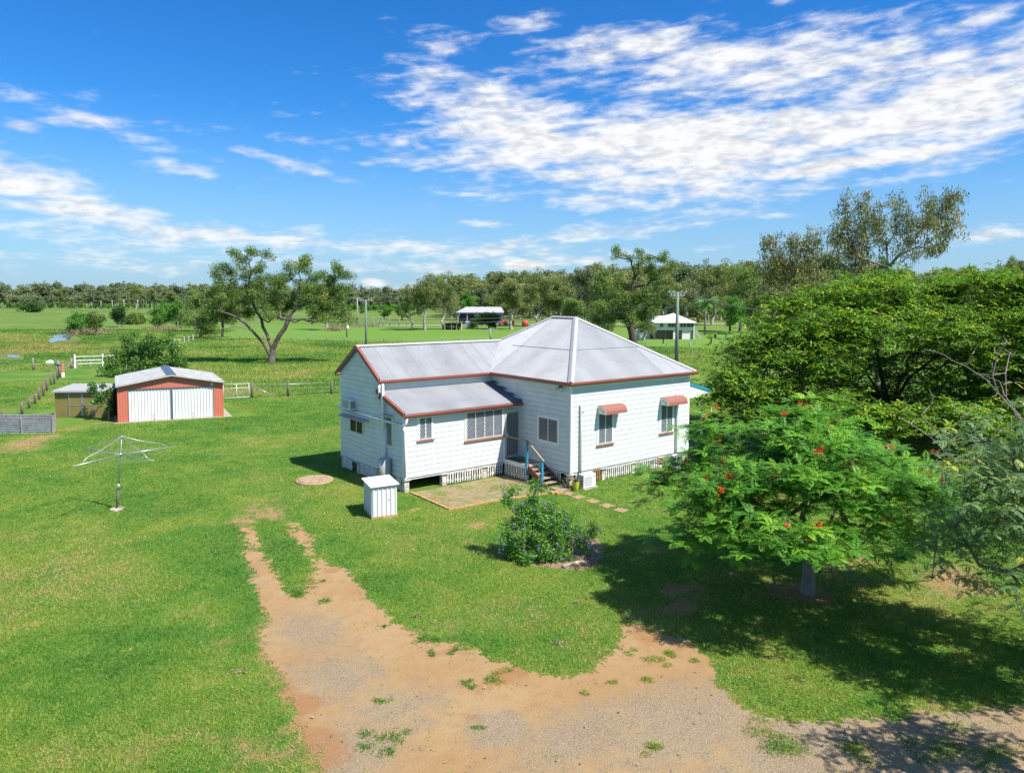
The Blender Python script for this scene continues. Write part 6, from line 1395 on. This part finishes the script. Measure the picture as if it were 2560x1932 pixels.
for i in range(26): a = rg2.uniform(0, 6.28); l = rg2.uniform(.1, .4); p = bq+np.array([rg2.uniform(-.35, .35), rg2.uniform(-.35, .35), .05]); mb.tube([p, p+np.array([math.cos(a)*l, math.sin(a)*l, rg2.uniform(0, .1)])], .008, 4)
tag(mb.build('twig_pile', MT['log'], origin=bq), 'small pile of dry twigs in the shrub bed', 'twigs')

# ---- big gum tree in the paddock
rg = np.random.default_rng(61)
B = onz(*c8(790, 1450)); D0 = depth_of(B)
G = lambda x, y, dz=0.: at(*c8(x, y), D0+dz)
sd_ = [B, G(795, 1380), G(805, 1300)]; pr_ = [-1, 0, 1]
def chain(frm, pts):
    prev = frm
    for p in pts: sd_.append(G(*p)); pr_.append(prev); prev = len(sd_)-1
    return prev
chain(1, [(750, 1330, -.3), (700, 1230, -.6), (630, 1150, -1), (560, 1090, -1.5), (470, 1060, -1.8), (370, 1050, -2), (250, 1080, -2)]); n_ = len(sd_)-5
chain(n_, [(500, 1010, -1), (420, 950, -1), (330, 910, -1.5), (200, 870, -2)])
b1 = chain(2, [(760, 1200, .4), (740, 1130, .6), (695, 1050, .8), (680, 960, 1), (620, 870, 1.2), (570, 760, 1.2), (540, 650, 1), (545, 520, .8), (570, 430, .6), (540, 350, .4), (575, 300, .4)])
chain(b1-2, [(620, 400, .5), (680, 310, .6), (720, 270, .6)]); chain(b1-7, [(760, 1000, 2), (800, 960, 2.4), (830, 880, 2.5)])
b2 = chain(2, [(840, 1220, -.2), (880, 1140, -.4), (940, 1060, -.4), (975, 970, -.4), (1010, 900, -.2), (1080, 830, 0), (1160, 805, 0), (1250, 805, 0)])
chain(b2-2, [(1100, 720, 0), (1100, 600, 0), (1120, 540, 0), (1090, 450, 0)]); chain(b2-4, [(1050, 1000, -1), (1130, 965, -1.2), (1240, 980, -1.4)]); chain(b2-1, [(1330, 720, 1), (1420, 620, 1.4), (1500, 520, 1.6)])
LG = []
for (x, y, r, dz) in [(250, 430, 105, 1), (180, 480, 60, 0), (390, 260, 75, 0), (450, 290, 60, 1), (540, 195, 60, 0), (590, 210, 45, 1), (730, 250, 42, 0), (785, 295, 30, 0), (600, 420, 60, 1), (690, 390, 60, 0), (460, 400, 60, -1), (300, 620, 130, 0), (480, 600, 130, 2), (640, 560, 90, 0), (800, 520, 100, 0), (900, 590, 110, -1), (960, 480, 70, 1), (1110, 320, 85, 0), (1010, 350, 55, 1), (1180, 320, 50, 0), (1130, 430, 60, 0), (1290, 460, 80, 1), (1180, 600, 110, 1), (1320, 620, 120, 0), (1500, 370, 65, 0), (1440, 470, 80, 1), (1560, 450, 70, 0), (1640, 490, 50, 1), (1480, 610, 110, 2), (1600, 650, 70, 1), (1450, 760, 120, 1), (1250, 770, 110, -1), (1050, 760, 100, 2), (850, 740, 110, 0), (650, 730, 110, -1), (420, 760, 140, 0), (220, 750, 130, -1), (90, 720, 110, 0), (120, 860, 110, -1), (330, 900, 110, 1), (540, 870, 90, 2), (740, 900, 80, -2), (930, 880, 80, 2), (1300, 900, 100, 2), (1550, 850, 110, 1), (1420, 950, 80, 0), (1620, 960, 60, 1), (80, 1000, 80, 0), (-60, 800, 90, 0)]:
    LG.append(pxlobe(c8, x, y, r, 4.424, D0, dz, .85))
LG = [(a, b_*1.12, c) for a, b_, c in LG]; cl = lobe_points(LG, 380, rg, .4); P_, PR_, _ = skeleton(sd_, pr_, cl, rg, .8, .18, 0, .12, 3); Vt, Ft = limb_mesh(P_, PR_, .42, .022, 8, .52, 1.4)
lv = leaves_cloud(cl, 170, .42, .25, .085, rg, .75, .5, .5, .17, .16, .5); tree_obj('gum_tree', 'big spreading gum tree with forked dark trunk standing in the rough paddock', 'tree', B, Vt, Ft, lv, 'bark_grey', 'gum')

# ---- two tall wispy eucalypts above the spreading tree
def euc(label, base_px, lines, seed, trunk, dens=1., sp=30, tr=.2):
    rg = np.random.default_rng(seed); B = onz(*base_px); D0 = depth_of(B); k_ = D0/FPX/(2212/960)
    sd_, pr_, cl = [B], [-1], []; node = {}
    def add(p, parent, dz=0.):
        key = tuple(p)
        if key in node: return node[key]
        sd_.append(at(*c3(*p), D0+node.get('dz', 0)+dz)); pr_.append(parent); node[key] = len(sd_)-1; return node[key]
    prev = 0
    for p in trunk: prev = add(p, prev)
    for ln in lines:
        par = node.get(tuple(ln[0]), prev); node['dz'] = float(rg.normal(0, 1.0))
        for p in ln[1:]: par = add(p, par)
        L = sum(math.dist(a, b_) for a, b_ in zip(ln, ln[1:])); n = int(L/7*dens); acc = 0.
        for q in range(n):
            t_ = (.18+.82*rg.random()**.8)*L; a_ = 0.
            for a, b_ in zip(ln, ln[1:]):
                d_ = math.dist(a, b_)
                if a_+d_ >= t_: break
                a_ += d_
            f = min(1., (t_-a_)/max(d_, 1e-6)); x = a[0]+(b_[0]-a[0])*f+rg.normal(0, sp); y = a[1]+(b_[1]-a[1])*f+rg.normal(-6, sp); cl.append(at(*c3(x, y), D0+node['dz']+rg.normal(0, sp)*k_))
    cl = np.array(cl); P_, PR_, _ = skeleton(sd_, pr_, cl, rg, .7, .12, 0, .1, 2); Vt, Ft = limb_mesh(P_, PR_, tr, .010, 6, .5)
    lv = leaves_cloud(cl, 21, .22, .32, .070, rg, 1.3, 1.1, .1, .24, .2, .5); return tree_obj('eucalypt', label, 'tree', B, Vt, Ft, lv, 'bark_smooth', 'euc', 'tall eucalypts')
euc('shorter wispy eucalypt, left of the tallest one, above the spreading tree', (2010, 1000), [[(900, 700), (850, 600), (780, 520), (755, 445)], [(850, 600), (880, 520), (860, 430)], [(900, 700), (950, 590), (960, 450)], [(950, 590), (1010, 510), (1015, 425)], [(850, 600), (720, 590), (645, 570)], [(920, 780), (800, 690), (690, 650)], [(920, 780), (1010, 680), (1030, 600)], [(920, 780), (860, 700), (800, 600), (730, 480)], [(920, 780), (780, 760), (650, 790)], [(920, 780), (900, 640), (900, 500)], [(920, 780), (1000, 740), (1090, 700)]], 71, [(940, 900), (920, 780), (900, 700)], 1.0)
euc('tallest wispy eucalypt leaning right above the spreading tree', (2190, 1000), [[(1430, 620), (1500, 540), (1600, 440), (1700, 330), (1800, 190)], [(1500, 540), (1600, 500), (1720, 520), (1770, 440), (1830, 320)], [(1430, 620), (1420, 500), (1480, 400), (1500, 220)], [(1420, 500), (1370, 380), (1400, 270)], [(1430, 620), (1260, 560), (1290, 400), (1290, 190)], [(1260, 560), (1200, 440), (1180, 300), (1190, 205)], [(1260, 560), (1150, 540), (1100, 450), (1160, 370)], [(1600, 440), (1660, 330), (1655, 190)], [(1260, 560), (1350, 470), (1345, 310)], [(1700, 330), (1790, 290), (1840, 180)], [(1430, 620), (1230, 640), (1130, 600)], [(1500, 540), (1560, 400), (1570, 300)], [(1720, 520), (1700, 430), (1760, 350)], [(1260, 560), (1190, 500), (1130, 440)], [(1430, 620), (1300, 600), (1210, 520), (1230, 400)], [(1600, 500), (1560, 560)], [(1400, 760), (1200, 700), (1080, 680)]], 72, [(1400, 760), (1430, 620)], .95)

# ---- leafy bush behind the garage, sapling between the sheds, dark bush in the far yard
def bush(name, label, base, lobes, cr, s, ncl, nl, sp, L, wd, leaf, bark, seed, tr=.08, group=None, cat='tree', vf=.85, flat=.8, dj=.5, tmean=.5):
    rg = np.random.default_rng(seed); B = np.array(base, float); D0 = depth_of(B); LG = [pxlobe(cr, x, y, r, s, D0, rg.normal(0, dj), vf) for (x, y, r) in lobes]
    cl = lobe_points(LG, ncl, rg, .35); P_, PR_, _ = skeleton([B, B+(0, 0, tr*4), B+(tr, tr, tr*9)], [-1, 0, 1], cl, rg, max(.3, sp), .15, 0, .25, 1); Vt, Ft = limb_mesh(P_, PR_, tr, tr*.06+.004, 6, .5)
    lv = leaves_cloud(cl, nl, sp, L, wd, rg, flat, .2, .5, .18, .12, tmean); return tree_obj(name, label, cat, B, Vt, Ft, lv, bark, leaf, group, 'crown', 'trunk')
bush('leafy_bush', 'large leafy bush rising behind the garage roof', onz(*c2(850, 812)), [(690, 720, 60), (760, 740, 70), (850, 740, 70), (950, 740, 70), (1040, 740, 60), (660, 780, 50), (1070, 700, 45), (800, 650, 60), (880, 640, 60), (960, 640, 60), (1030, 650, 50), (780, 590, 35), (800, 565, 22), (900, 590, 40), (970, 590, 30), (1015, 560, 22), (700, 660, 25), (660, 700, 30), (720, 800, 60), (850, 690, 60), (1000, 790, 60)], c2, 2146/900, 150, 110, .28, .22, .11, 'broad', 'bark_pale', 81, .12)
bush('sapling', 'thin broad leaved sapling growing between the two sheds', onz(*c2(650, 1074)), [(560, 880, 26), (590, 930, 28), (610, 870, 16), (640, 900, 24), (575, 960, 20), (660, 950, 18), (655, 985, 16), (590, 985, 12), (650, 1010, 8), (545, 865, 14)], c2, 2146/900, 26, 60, .13, .15, .09, 'broad', 'bark_pale', 82, .04, dj=.15)
bush('dark_bush', 'low dark spreading tree in front of the far open shed', onz(*g1(900, 755)), [(620, 640, 60), (720, 560, 80), (850, 520, 90), (980, 540, 80), (1040, 580, 60), (800, 620, 80), (950, 640, 80), (640, 700, 40)], g1, 7.373, 60, 90, .5, .5, .22, 'darkfar', 'bark_dark', 83, .2)
bush('twisted_scrub', 'tangled bare lower scrub beneath the left side of the gum tree', onz(*c2c(1825, 768)), [(1790, 600, 90), (1880, 560, 90), (1960, 620, 80), (1820, 690, 60), (1720, 600, 60), (1900, 690, 60), (2000, 560, 70)], c2c, 3.915, 70, 90, .5, .32, .12, 'gum', 'bark_dark', 84, .22)
bush('small_tree', 'twin stemmed small dark tree just left of the gum trunk', onz(*c2c(2040, 755)), [(2040, 560, 60), (2100, 520, 70), (1990, 500, 60), (2120, 600, 50), (2060, 470, 70)], c2c, 3.915, 50, 90, .5, .32, .12, 'gum', 'bark_dark', 85, .24)
# trees in the left field
fld = [('three stemmed green tree left of the pair beside the pond', (590, 722), [(570, 600, 70), (620, 580, 70), (560, 660, 60), (640, 640, 60), (600, 550, 40)], 'brightfar', 90),
       ('round green tree in the middle of the pond side group', (733, 705), [(680, 560, 50), (740, 560, 50), (700, 610, 55), (660, 600, 45)], 'brightfar', 91),
       ('right hand tree of the pond side group above dry brush', (805, 735), [(790, 570, 65), (830, 590, 50), (800, 640, 50), (750, 580, 45), (790, 530, 35)], 'gum', 92),
       ('slim upright dark green tree in the left field', (1035, 657), [(1010, 510, 45), (1035, 480, 40), (1020, 560, 45), (1040, 590, 30), (985, 550, 25)], 'darkfar', 93),
       ('small flat topped bush right of the slim tree', (1150, 632), [(1120, 580, 40), (1160, 560, 35), (1190, 590, 30), (1100, 600, 25)], 'gum', 94),
       ('little upright shrub beside the small flat topped bush', (1222, 622), [(1215, 560, 28), (1235, 590, 22)], 'gum', 95),
       ('dark wide crowned tree alone at the far left of the field', (190, 512), [(110, 470, 40), (160, 450, 45), (220, 450, 45), (260, 470, 30), (180, 480, 50)], 'darkfar', 96),
       ('bright bushy tree at the left of the clump beside the gum', (1420, 668), [(1400, 500, 70), (1460, 470, 70), (1440, 560, 70), (1380, 580, 50), (1480, 540, 60), (1400, 620, 45)], 'brightfar', 97),
       ('bright bushy tree in the middle of the clump beside the gum', (1605, 668), [(1560, 470, 70), (1620, 450, 70), (1590, 540, 70), (1540, 560, 60), (1640, 560, 60), (1600, 610, 45)], 'brightfar', 98),
       ('olive tree merging into the left side of the gum crown', (1760, 700), [(1720, 400, 70), (1760, 350, 70), (1700, 480, 80), (1790, 450, 80), (1740, 560, 70), (1680, 560, 60)], 'gum', 99)]
for (lb, (bx_, by_), lo, lf_, sd2) in fld:
    b_ = onz(*c2c(bx_, by_)); k_ = depth_of(b_)/150
    bush('field_tree', lb, b_, lo, c2c, 3.915, 34, 110, .45*k_, .34*k_, .15*k_, lf_, 'bark_pale', sd2, .14*k_, 'trees scattered in the left field', dj=.6*k_)
rg = np.random.default_rng(101)
def brush(label, x, y, r, cr=c2c, n=500, nm='dry_brush', leaf='dry', h=1.2):
    b_ = onz(*cr(x, y)); k_ = r; g = rg.normal(0, 1, (n, 2))*k_*.45; cz = np.abs(rg.normal(0, .35, n))*h
    c = np.stack([b_[0]+g[:, 0], b_[1]+g[:, 1], cz], 1); d = nrm(rg.normal(0, 1, (n, 3))+np.array([0, 0, 1.])); V, F = diamonds(c, d, nrm(rg.normal(0, 1, (n, 3))), np.full(n, .9*h), np.full(n, .10)); return tag(mesh_np(nm, V, F, LV[leaf], tint=rg.random(n), origin=b_), label, 'brush')
brush('dry pinkish brush under the pond side trees', 740, 722, 5.0, n=900, h=1.0); brush('dry brush heap at the foot of the bright clump', 1470, 688, 4.0, n=600, h=.9)
brush('dead branches at the foot of the far two trunked tree', 1490, 1092, 2.6, c8, 700, h=.8); brush('dry brush line along the far road edge', 1750, 1045, 8, c8, 900, h=.6)

# ---- mid distance trees: a few grown models, each copy turned, scaled and placed
def proto(name, seed, leaf, bark, H, form, nl=130, ncl=60, L=.42, wd=.17):
    rg = np.random.default_rng(seed); lobes = []
    if form == 'gum':
        for i in range(13): a = rg.uniform(0, 6.28); r = rg.uniform(0, .30)*H; z = rg.uniform(.48, .93)*H; lobes.append(((math.cos(a)*r*(1.2-z/H*.5), math.sin(a)*r*(1.2-z/H*.5), z), rg.uniform(.08, .15)*H, .8))
        fk = [(0, 0, 0), (.02*H, 0, .18*H), (0, .02*H, .34*H)]; tr = .022*H
    elif form == 'round':
        for i in range(14): a = rg.uniform(0, 6.28); r = rg.uniform(0, .30)*H; z = rg.uniform(.28, .86)*H; lobes.append(((math.cos(a)*r, math.sin(a)*r, z), rg.uniform(.12, .2)*H*(1.1-z/H*.4), .85))
        fk = [(0, 0, 0), (0, 0, .1*H), (.01*H, 0, .2*H)]; tr = .025*H
    else:  # multi stemmed tall
        for i in range(14): a = rg.uniform(0, 6.28); r = rg.uniform(.05, .26)*H; z = rg.uniform(.35, .96)*H; lobes.append(((math.cos(a)*r, math.sin(a)*r, z), rg.uniform(.09, .16)*H, 1.))
        fk = [(0, 0, 0), (0, 0, .06*H), (.03*H, .02*H, .16*H)]; tr = .022*H
    cl = lobe_points(lobes, ncl, rg, .4); P_, PR_, _ = skeleton(fk, [-1, 0, 1], cl, rg, .09*H, .14, 0, .2, 1); V, F = limb_mesh(P_, PR_, tr, tr*.11, 6, .5)
    lv = leaves_cloud(cl, nl, .045*H, L, wd, rg, .8, .35, .45, .2, .26, .52)
    me = []
    for nm, (v, f, ti, mt) in (('trunk', (V, F, None, MT[bark])), ('crown', (lv[0], lv[1], lv[2], LV[leaf]))):
        o = mesh_np(nm, v, f, mt, tint=ti, smooth=(nm == 'trunk')); me.append(o.data); bpy.data.objects.remove(o)
    return me, H, (V, F, lv)
PRO = {'gumA': proto('a', 201, 'olivefar', 'bark_pale', 14, 'gum', 120, 75), 'gumB': proto('b', 202, 'greyfar', 'bark_pale', 14, 'gum', 120, 75), 'gumC': proto('c', 203, 'olivefar', 'bark_pale', 15, 'multi', 120, 80),
       'roundA': proto('d', 204, 'brightfar', 'bark_dark', 11, 'round', 110, 60), 'roundB': proto('e', 205, 'gum', 'bark_pale', 12, 'round', 120, 70), 'multiB': proto('f', 206, 'gum', 'bark_pale', 14, 'multi', 120, 75), 'dark': proto('g', 207, 'darkfar', 'bark_dark', 10, 'round', 110, 55)}
def place(kind, x, yb, ytop, wpx, label, name='tree', cat='tree', group='trees beyond the mown field', rot=0., seed=None):
    (mt, mc), H, _ = PRO[kind]; b_ = onz(x, yb); d_ = depth_of(b_); h = (yb-ytop)*d_/FPX*1.04; r = thing(name, b_, label, cat, group)
    wn = wpx*d_/FPX/(.85*H if kind.startswith('round') or kind == 'dark' else .72*H); sz = h/H; r.scale = (wn, wn, sz); r.rotation_euler = (0, 0, rot if rot else (x*.37) % 6.28)
    for nm, me in (('trunk', mt), ('crown', mc)):
        o = bpy.data.objects.new(nm, me); link(o, r)
    return r
MID = [('gumA', 1062, 826, 690, 110, 'pale trunked gum on the left of the pair left of the open shed'), ('gumC', 1108, 824, 700, 90, 'pale trunked gum on the right of the pair left of the open shed'), ('gumC', 1030, 822, 725, 70, 'low gum at the left foot of the pale trunked pair'),
 ('roundA', 1165, 800, 727, 70, 'bright green tree behind the left end of the open shed'), ('gumB', 1200, 798, 722, 60, 'grey green gum just behind the open shed roof'), ('roundB', 1230, 800, 735, 80, 'rounded olive tree over the middle of the open shed'), ('roundA', 1005, 800, 752, 60, 'small bright bush in the field left of the pale gums'), ('roundA', 960, 798, 762, 46, 'smallest bright bush in the field near the road'),
 ('gumA', 1278, 824, 702, 110, 'pale limbed gum leaning over the right end of the open shed'), ('gumC', 1345, 815, 684, 120, 'tall pale gum beside the red water tanks'), ('gumA', 1400, 815, 720, 90, 'olive gum directly behind the peak of the near house roof'), ('gumB', 1455, 820, 676, 110, 'dark topped gum right of the near roof peak'),
 ('roundB', 1430, 835, 740, 110, 'low round olive tree behind the near roof peak'), ('multiB', 1520, 830, 690, 120, 'broad olive tree left of the tall forked gum'), ('roundB', 1500, 850, 745, 120, 'low round tree behind the hip of the near roof'),
 ('gumA', 1665, 818, 685, 130, 'pale gum behind the left of the far white house'), ('gumB', 1715, 812, 672, 120, 'grey gum behind the roof of the far white house'), ('gumC', 1780, 812, 668, 130, 'gum behind the palm'), ('roundB', 1745, 806, 740, 110, 'low olive tree behind the far white house'),
 ('roundA', 1825, 835, 735, 110, 'dark green tree right of the palm'), ('multiB', 1850, 830, 680, 130, 'tall olive tree right of the palm'), ('roundB', 1890, 850, 715, 130, 'rounded tree between the palm and the spreading tree'), ('gumC', 1930, 850, 690, 130, 'gum just left of the two tall eucalypts'), ('gumB', 2070, 860, 640, 150, 'grey gum between the two tall eucalypts'),
 ('roundA', 2195, 860, 628, 90, 'round bright crown showing behind the tallest eucalypt'), ('multiB', 1610, 850, 760, 110, 'low tree left of the far white house'), ('dark', 2290, 850, 690, 120, 'dark crown behind the top of the spreading tree'), ('gumA', 2530, 850, 650, 60, 'dark crown cut by the right edge of the photograph'), ('gumA', 1600, 790, 680, 110, 'pale gum behind the tall forked gum')]
for (k_, x, yb, yt, wp, lb) in MID: place(k_, x, yb, yt, wp, lb)
place('gumB', *[c8(1395, 1085)[0], c8(1395, 1085)[1], c8(0, 620)[1]], 95, 'two trunked gum standing alone behind the right side of the big gum', group=None)
# tall forked gum behind the near roof
rg = np.random.default_rng(62); B = onz(*c6(1515, 575)); D0 = depth_of(B); LG = [pxlobe(c6, x, y, r, 2.212, D0, rg.normal(0, 1), .85) for (x, y, r) in [(1415, 60, 26), (1420, 90, 20), (1500, 95, 22), (1545, 70, 24), (1570, 110, 24), (1600, 90, 22), (1620, 140, 26), (1660, 110, 28), (1690, 85, 18), (1725, 130, 26), (1690, 170, 28), (1640, 200, 30), (1580, 170, 24), (1540, 150, 20), (1460, 80, 16), (1450, 260, 40), (1500, 330, 50), (1560, 300, 50), (1620, 330, 50), (1420, 350, 50), (1560, 420, 50), (1480, 430, 50), (1380, 430, 50), (1590, 480, 36), (1340, 370, 40), (1680, 270, 40), (1380, 300, 40)]]
Gt = lambda x, y: at(*c6(x, y), D0); sd_ = [B, Gt(1500, 500), Gt(1470, 430), Gt(1500, 350), Gt(1505, 260), Gt(1520, 200), Gt(1510, 150), Gt(1560, 470), Gt(1620, 455), Gt(1400, 400), Gt(1590, 250)]
cl = lobe_points(LG, 170, rg, .4); P_, PR_, _ = skeleton(sd_, [-1, 0, 1, 2, 3, 4, 5, 1, 7, 2, 4], cl, rg, .9, .2, 0, .12, 1); Vt, Ft = limb_mesh(P_, PR_, .62, .03, 7, .5, 1.2)
lv = leaves_cloud(cl, 150, .5, .34, .12, rg, .8, .4, .4, .17, .16, .5); tree_obj('forked_gum', 'tallest forked gum rising right behind the near house roof', 'tree', B, Vt, Ft, lv, 'bark_dark', 'gum')
# palm
B = onz(*g2(1260, 672)); k_ = depth_of(B)/FPX/6.9; topz = (672-130)*k_; pm = thing('palm_tree', B, 'single palm with drooping fronds right of the far white house', 'palm')
mb = MB(); mb.tube([B, B+(0, 0, topz*.5), B+(0.05, 0, topz*.93)], [.30, .20, .17], 9); mb.build('trunk', MT['woodgrey'], pm); mb = MB(); mb.tube([B+(0, 0, topz*.80), B+(0, 0, topz*1.02)], [.22, .12], 9); mb.build('crownshaft', MT['lime'], pm)
rg = np.random.default_rng(77); nF = 15; VV, FF, TT = [], [], []; o_ = 0
for i in range(nF):
    a = 6.283*i/nF+rg.normal(0, .15); e = rg.uniform(-.1, 1.1); p = B+np.array([0, 0, topz]); d = np.array([math.cos(a)*math.cos(e), math.sin(a)*math.cos(e), math.sin(e)]); Lf = rg.uniform(2.8, 3.6)
    for k in range(20):
        s = nrm(np.cross(d, [0, 0, 1.])); c = np.repeat(p[None], 2, 0); dd = nrm(np.stack([s*.9+d*.5+np.array([0, 0, -.5]), -s*.9+d*.5+np.array([0, 0, -.5])])); V, F = diamonds(c, dd, nrm(np.stack([np.cross(q, d) for q in dd])+1e-3), np.full(2, .85*math.sin(math.pi*(k+2)/23)+.1), np.full(2, .24)); VV.append(V); FF.append(F+o_); TT.append(rg.random(2)); o_ += 8
        p = p+d*Lf/20; d = nrm(d+np.array([0, 0, -.085]))
mesh_np('frond', np.concatenate(VV), np.concatenate(FF), LV['palm'], pm, tint=np.concatenate(TT))

# ---- the far wood along the skyline: one mass, plus the trees one can pick out
def mass(name, spots, seed, kinds, leafmt, barkmt, keep=.35, lscale=2.2):
    rg = np.random.default_rng(seed); LVs, LF, LT, TVs, TF = [], [], [], [], []; ol = ot = 0
    for (x, y, h) in spots:
        (_, _), H, (V, F, lv) = PRO[kinds[rg.integers(len(kinds))]]; a = rg.uniform(0, 6.28); ca, sa = math.cos(a), math.sin(a); s = h/H; sw = s*rg.uniform(.95, 1.35)
        Rm = np.array([[ca*sw, -sa*sw, 0], [sa*sw, ca*sw, 0], [0, 0, s]]); q = lv[0].reshape(-1, 4, 3); sel = rg.random(len(q)) < keep; q = q[sel]; c = q.mean(1, keepdims=True); q = c+(q-c)*lscale; q = q.reshape(-1, 3) @ Rm.T+np.array([x, y, 0]); q[:, 2] = np.maximum(q[:, 2], .02)
        LVs.append(q); n = len(q)//4; LF.append((np.arange(n)*4)[:, None]+np.array([[0, 1, 2, 3]])+ol); LT.append(np.clip(lv[2][sel]+rg.normal(0, .18), 0, 1)); ol += len(q)
        v = V @ Rm.T+np.array([x, y, 0]); TVs.append(v); TF.append(F+ot); ot += len(v)
    mesh_np(name, np.concatenate(LVs), np.concatenate(LF), LV[leafmt], tint=np.concatenate(LT), kind='stuff'); mesh_np(name+'_trunks', np.concatenate(TVs), np.concatenate(TF), MT[barkmt], kind='stuff')
rg = np.random.default_rng(300)
def strip(x0, x1, ya, yb_, n, hpx, dep=(0, 1)):
    """spots along the skyline: base row ya..yb_ in the photograph, crown height hpx pixels"""
    out = []
    for i in range(n):
        x = x0+(x1-x0)*(i+rg.random())/n; yb = rg.uniform(ya, yb_); b_ = onz(x, yb); d_ = depth_of(b_); out.append((b_[0], b_[1], hpx*rg.uniform(.72, 1.12)*d_/FPX))
    return out
mass('distant_wood', strip(-60, 620, 765.5, 770, 130, 54)+strip(-60, 620, 769, 771.5, 70, 34)+strip(520, 1150, 767, 774, 120, 52)+strip(860, 1160, 774, 777, 60, 34), 301, ['gumA', 'gumB', 'roundB', 'gumC'], 'greyfar', 'bark_pale', .16, 2.6)
mass('wood_edge_scrub', strip(-60, 640, 770, 773.5, 70, 16)+strip(620, 1060, 776, 780, 60, 20), 302, ['roundA', 'dark'], 'brightfar', 'bark_dark', .14, 2.6)
mass('background_trees', strip(1120, 1500, 784, 798, 60, 98)+strip(1120, 1500, 792, 802, 40, 45)+strip(1480, 2000, 784, 800, 70, 120)+strip(1480, 2000, 790, 805, 50, 60)+strip(1980, 2640, 790, 820, 60, 124), 303, ['gumA', 'gumC', 'roundB', 'multiB'], 'olivefar', 'bark_pale', .4, 1.5)
for (x, yb, yt, wp, lb) in ((120, 769, 716, 60, 'domed gum standing above the wood near the left edge'), (160, 769, 722, 30, 'narrower gum right of the domed one in the far wood'), (255, 771, 717, 34, 'flat topped gum above the middle of the far wood'), (285, 771, 722, 36, 'white limbed gum right of the flat topped one'), (340, 774, 712, 44, 'tallest round headed gum of the far wood'), (380, 773, 722, 36, 'gum right of the tallest round headed one'), (430, 773, 730, 50, 'low spreading gum above the far poles'), (480, 772, 718, 26, 'thin topped gum in the far wood next to the bright clump'), (55, 768, 724, 44, 'broad gum at the far left end of the wood')): place('gumB' if x % 2 else 'gumA', x, yb, yt, wp, lb, 'skyline_gum', 'tree', 'gums along the far wood')
for (x, yb, h, lb) in ((960, 797, 20, 'small round bush on the near side of the far road, left'), (1020, 800, 26, 'larger round bush on the near side of the far road'), (905, 786, 14, 'little bush in the field beyond the short pole')): place('roundA', x, yb, yb-h, h*1.6, lb, 'field_bush', 'bush', 'bushes by the far road')
# distant low hill
mb = MB(); hm = mat('distant_hill', (.10, .15, .17), .95); n = 40; hc = onz(1000, 752); hc = np.array([CAMP[0], CAMP[1], 0])+(ray(1010, 748)*4500)*np.array([1, 1, 0]); V, F = [], []  # blue-grey of distance haze put into the hill colour
for j in range(9):
    for i in range(n+1): u = i/n*2-1; v = j/8*2-1; V.append(hc+rt2*u*900+fw2*v*500+np.array([0, 0, max(0, (1-u*u))*max(0, 1-v*v)*(52+9*math.sin(u*7)+5*math.sin(u*17))-2]))
for j in range(8):
    for i in range(n): F.append((j*(n+1)+i, j*(n+1)+i+1, (j+1)*(n+1)+i+1, (j+1)*(n+1)+i))
mesh_np('hill', V, F, hm, smooth=True, kind='structure')

# ---- leaf litter and small finds on the lawn
rg = np.random.default_rng(401); n = 1500; X, Y, D = sample_view(5000, 11.5, 34, rg, 0); k = (Y < 3) & ((gblob(X, Y, -2.5, -13, 5) > rg.random(len(X))*1.2) | (rg.random(len(X)) < .05)); X, Y = X[k], Y[k]; n = len(X)
V, F = diamonds(np.stack([X, Y, np.full(n, .03)], 1), nrm(rg.normal(0, 1, (n, 3))*np.array([1, 1, .25])), nrm(rg.normal(0, .4, (n, 3))+np.array([0, 0, 1.])), rg.uniform(.04, .12, n), rg.uniform(.02, .05, n)); mesh_np('fallen_leaves', V, F, LV['dry'], tint=rg.random(n), kind='stuff')
for (cr, x, y, lb) in ((c5, 1775, 525, 'dry fallen palm like sprig on the lawn in front of the shrub'), (c5, 1090, 578, 'pale dry sprig at the lawn edge of the driveway'), (c5, 345, 822, 'yellow brown dead frond on the left lawn'), (c5, 1695, 697, 'brown leaf cluster near the lawn tip'), (c2, 0, 0, '') ):
    if not lb: continue
    b_ = onz(*cr(x, y)); n = 26; c = b_+rg.normal(0, .06, (n, 3))*np.array([1, 1, .2])+(0, 0, .05); V, F = diamonds(c, nrm(rg.normal(0, 1, (n, 3))*np.array([1, 1, .3])), nrm(rg.normal(0, .5, (n, 3))+np.array([0, 0, 1.])), np.full(n, .10), np.full(n, .02)); tag(mesh_np('fallen_sprig', V, F, LV['dry'], tint=.4+.6*rg.random(n), origin=b_), lb, 'fallen sprig', 'sprigs lying on the lawn')
fs_ = onz(*c4(555, 1180)); mb = MB(); mb.tube([fs_+(-.15, .1, .03), fs_+(0, 0, .05), fs_+(.2, -.22, .03)], .012, 5); tag(mb.build('fallen_stick', MT['bark_dark'], origin=fs_), 'dark stick lying at the bright edge of the tree shadow', 'stick')
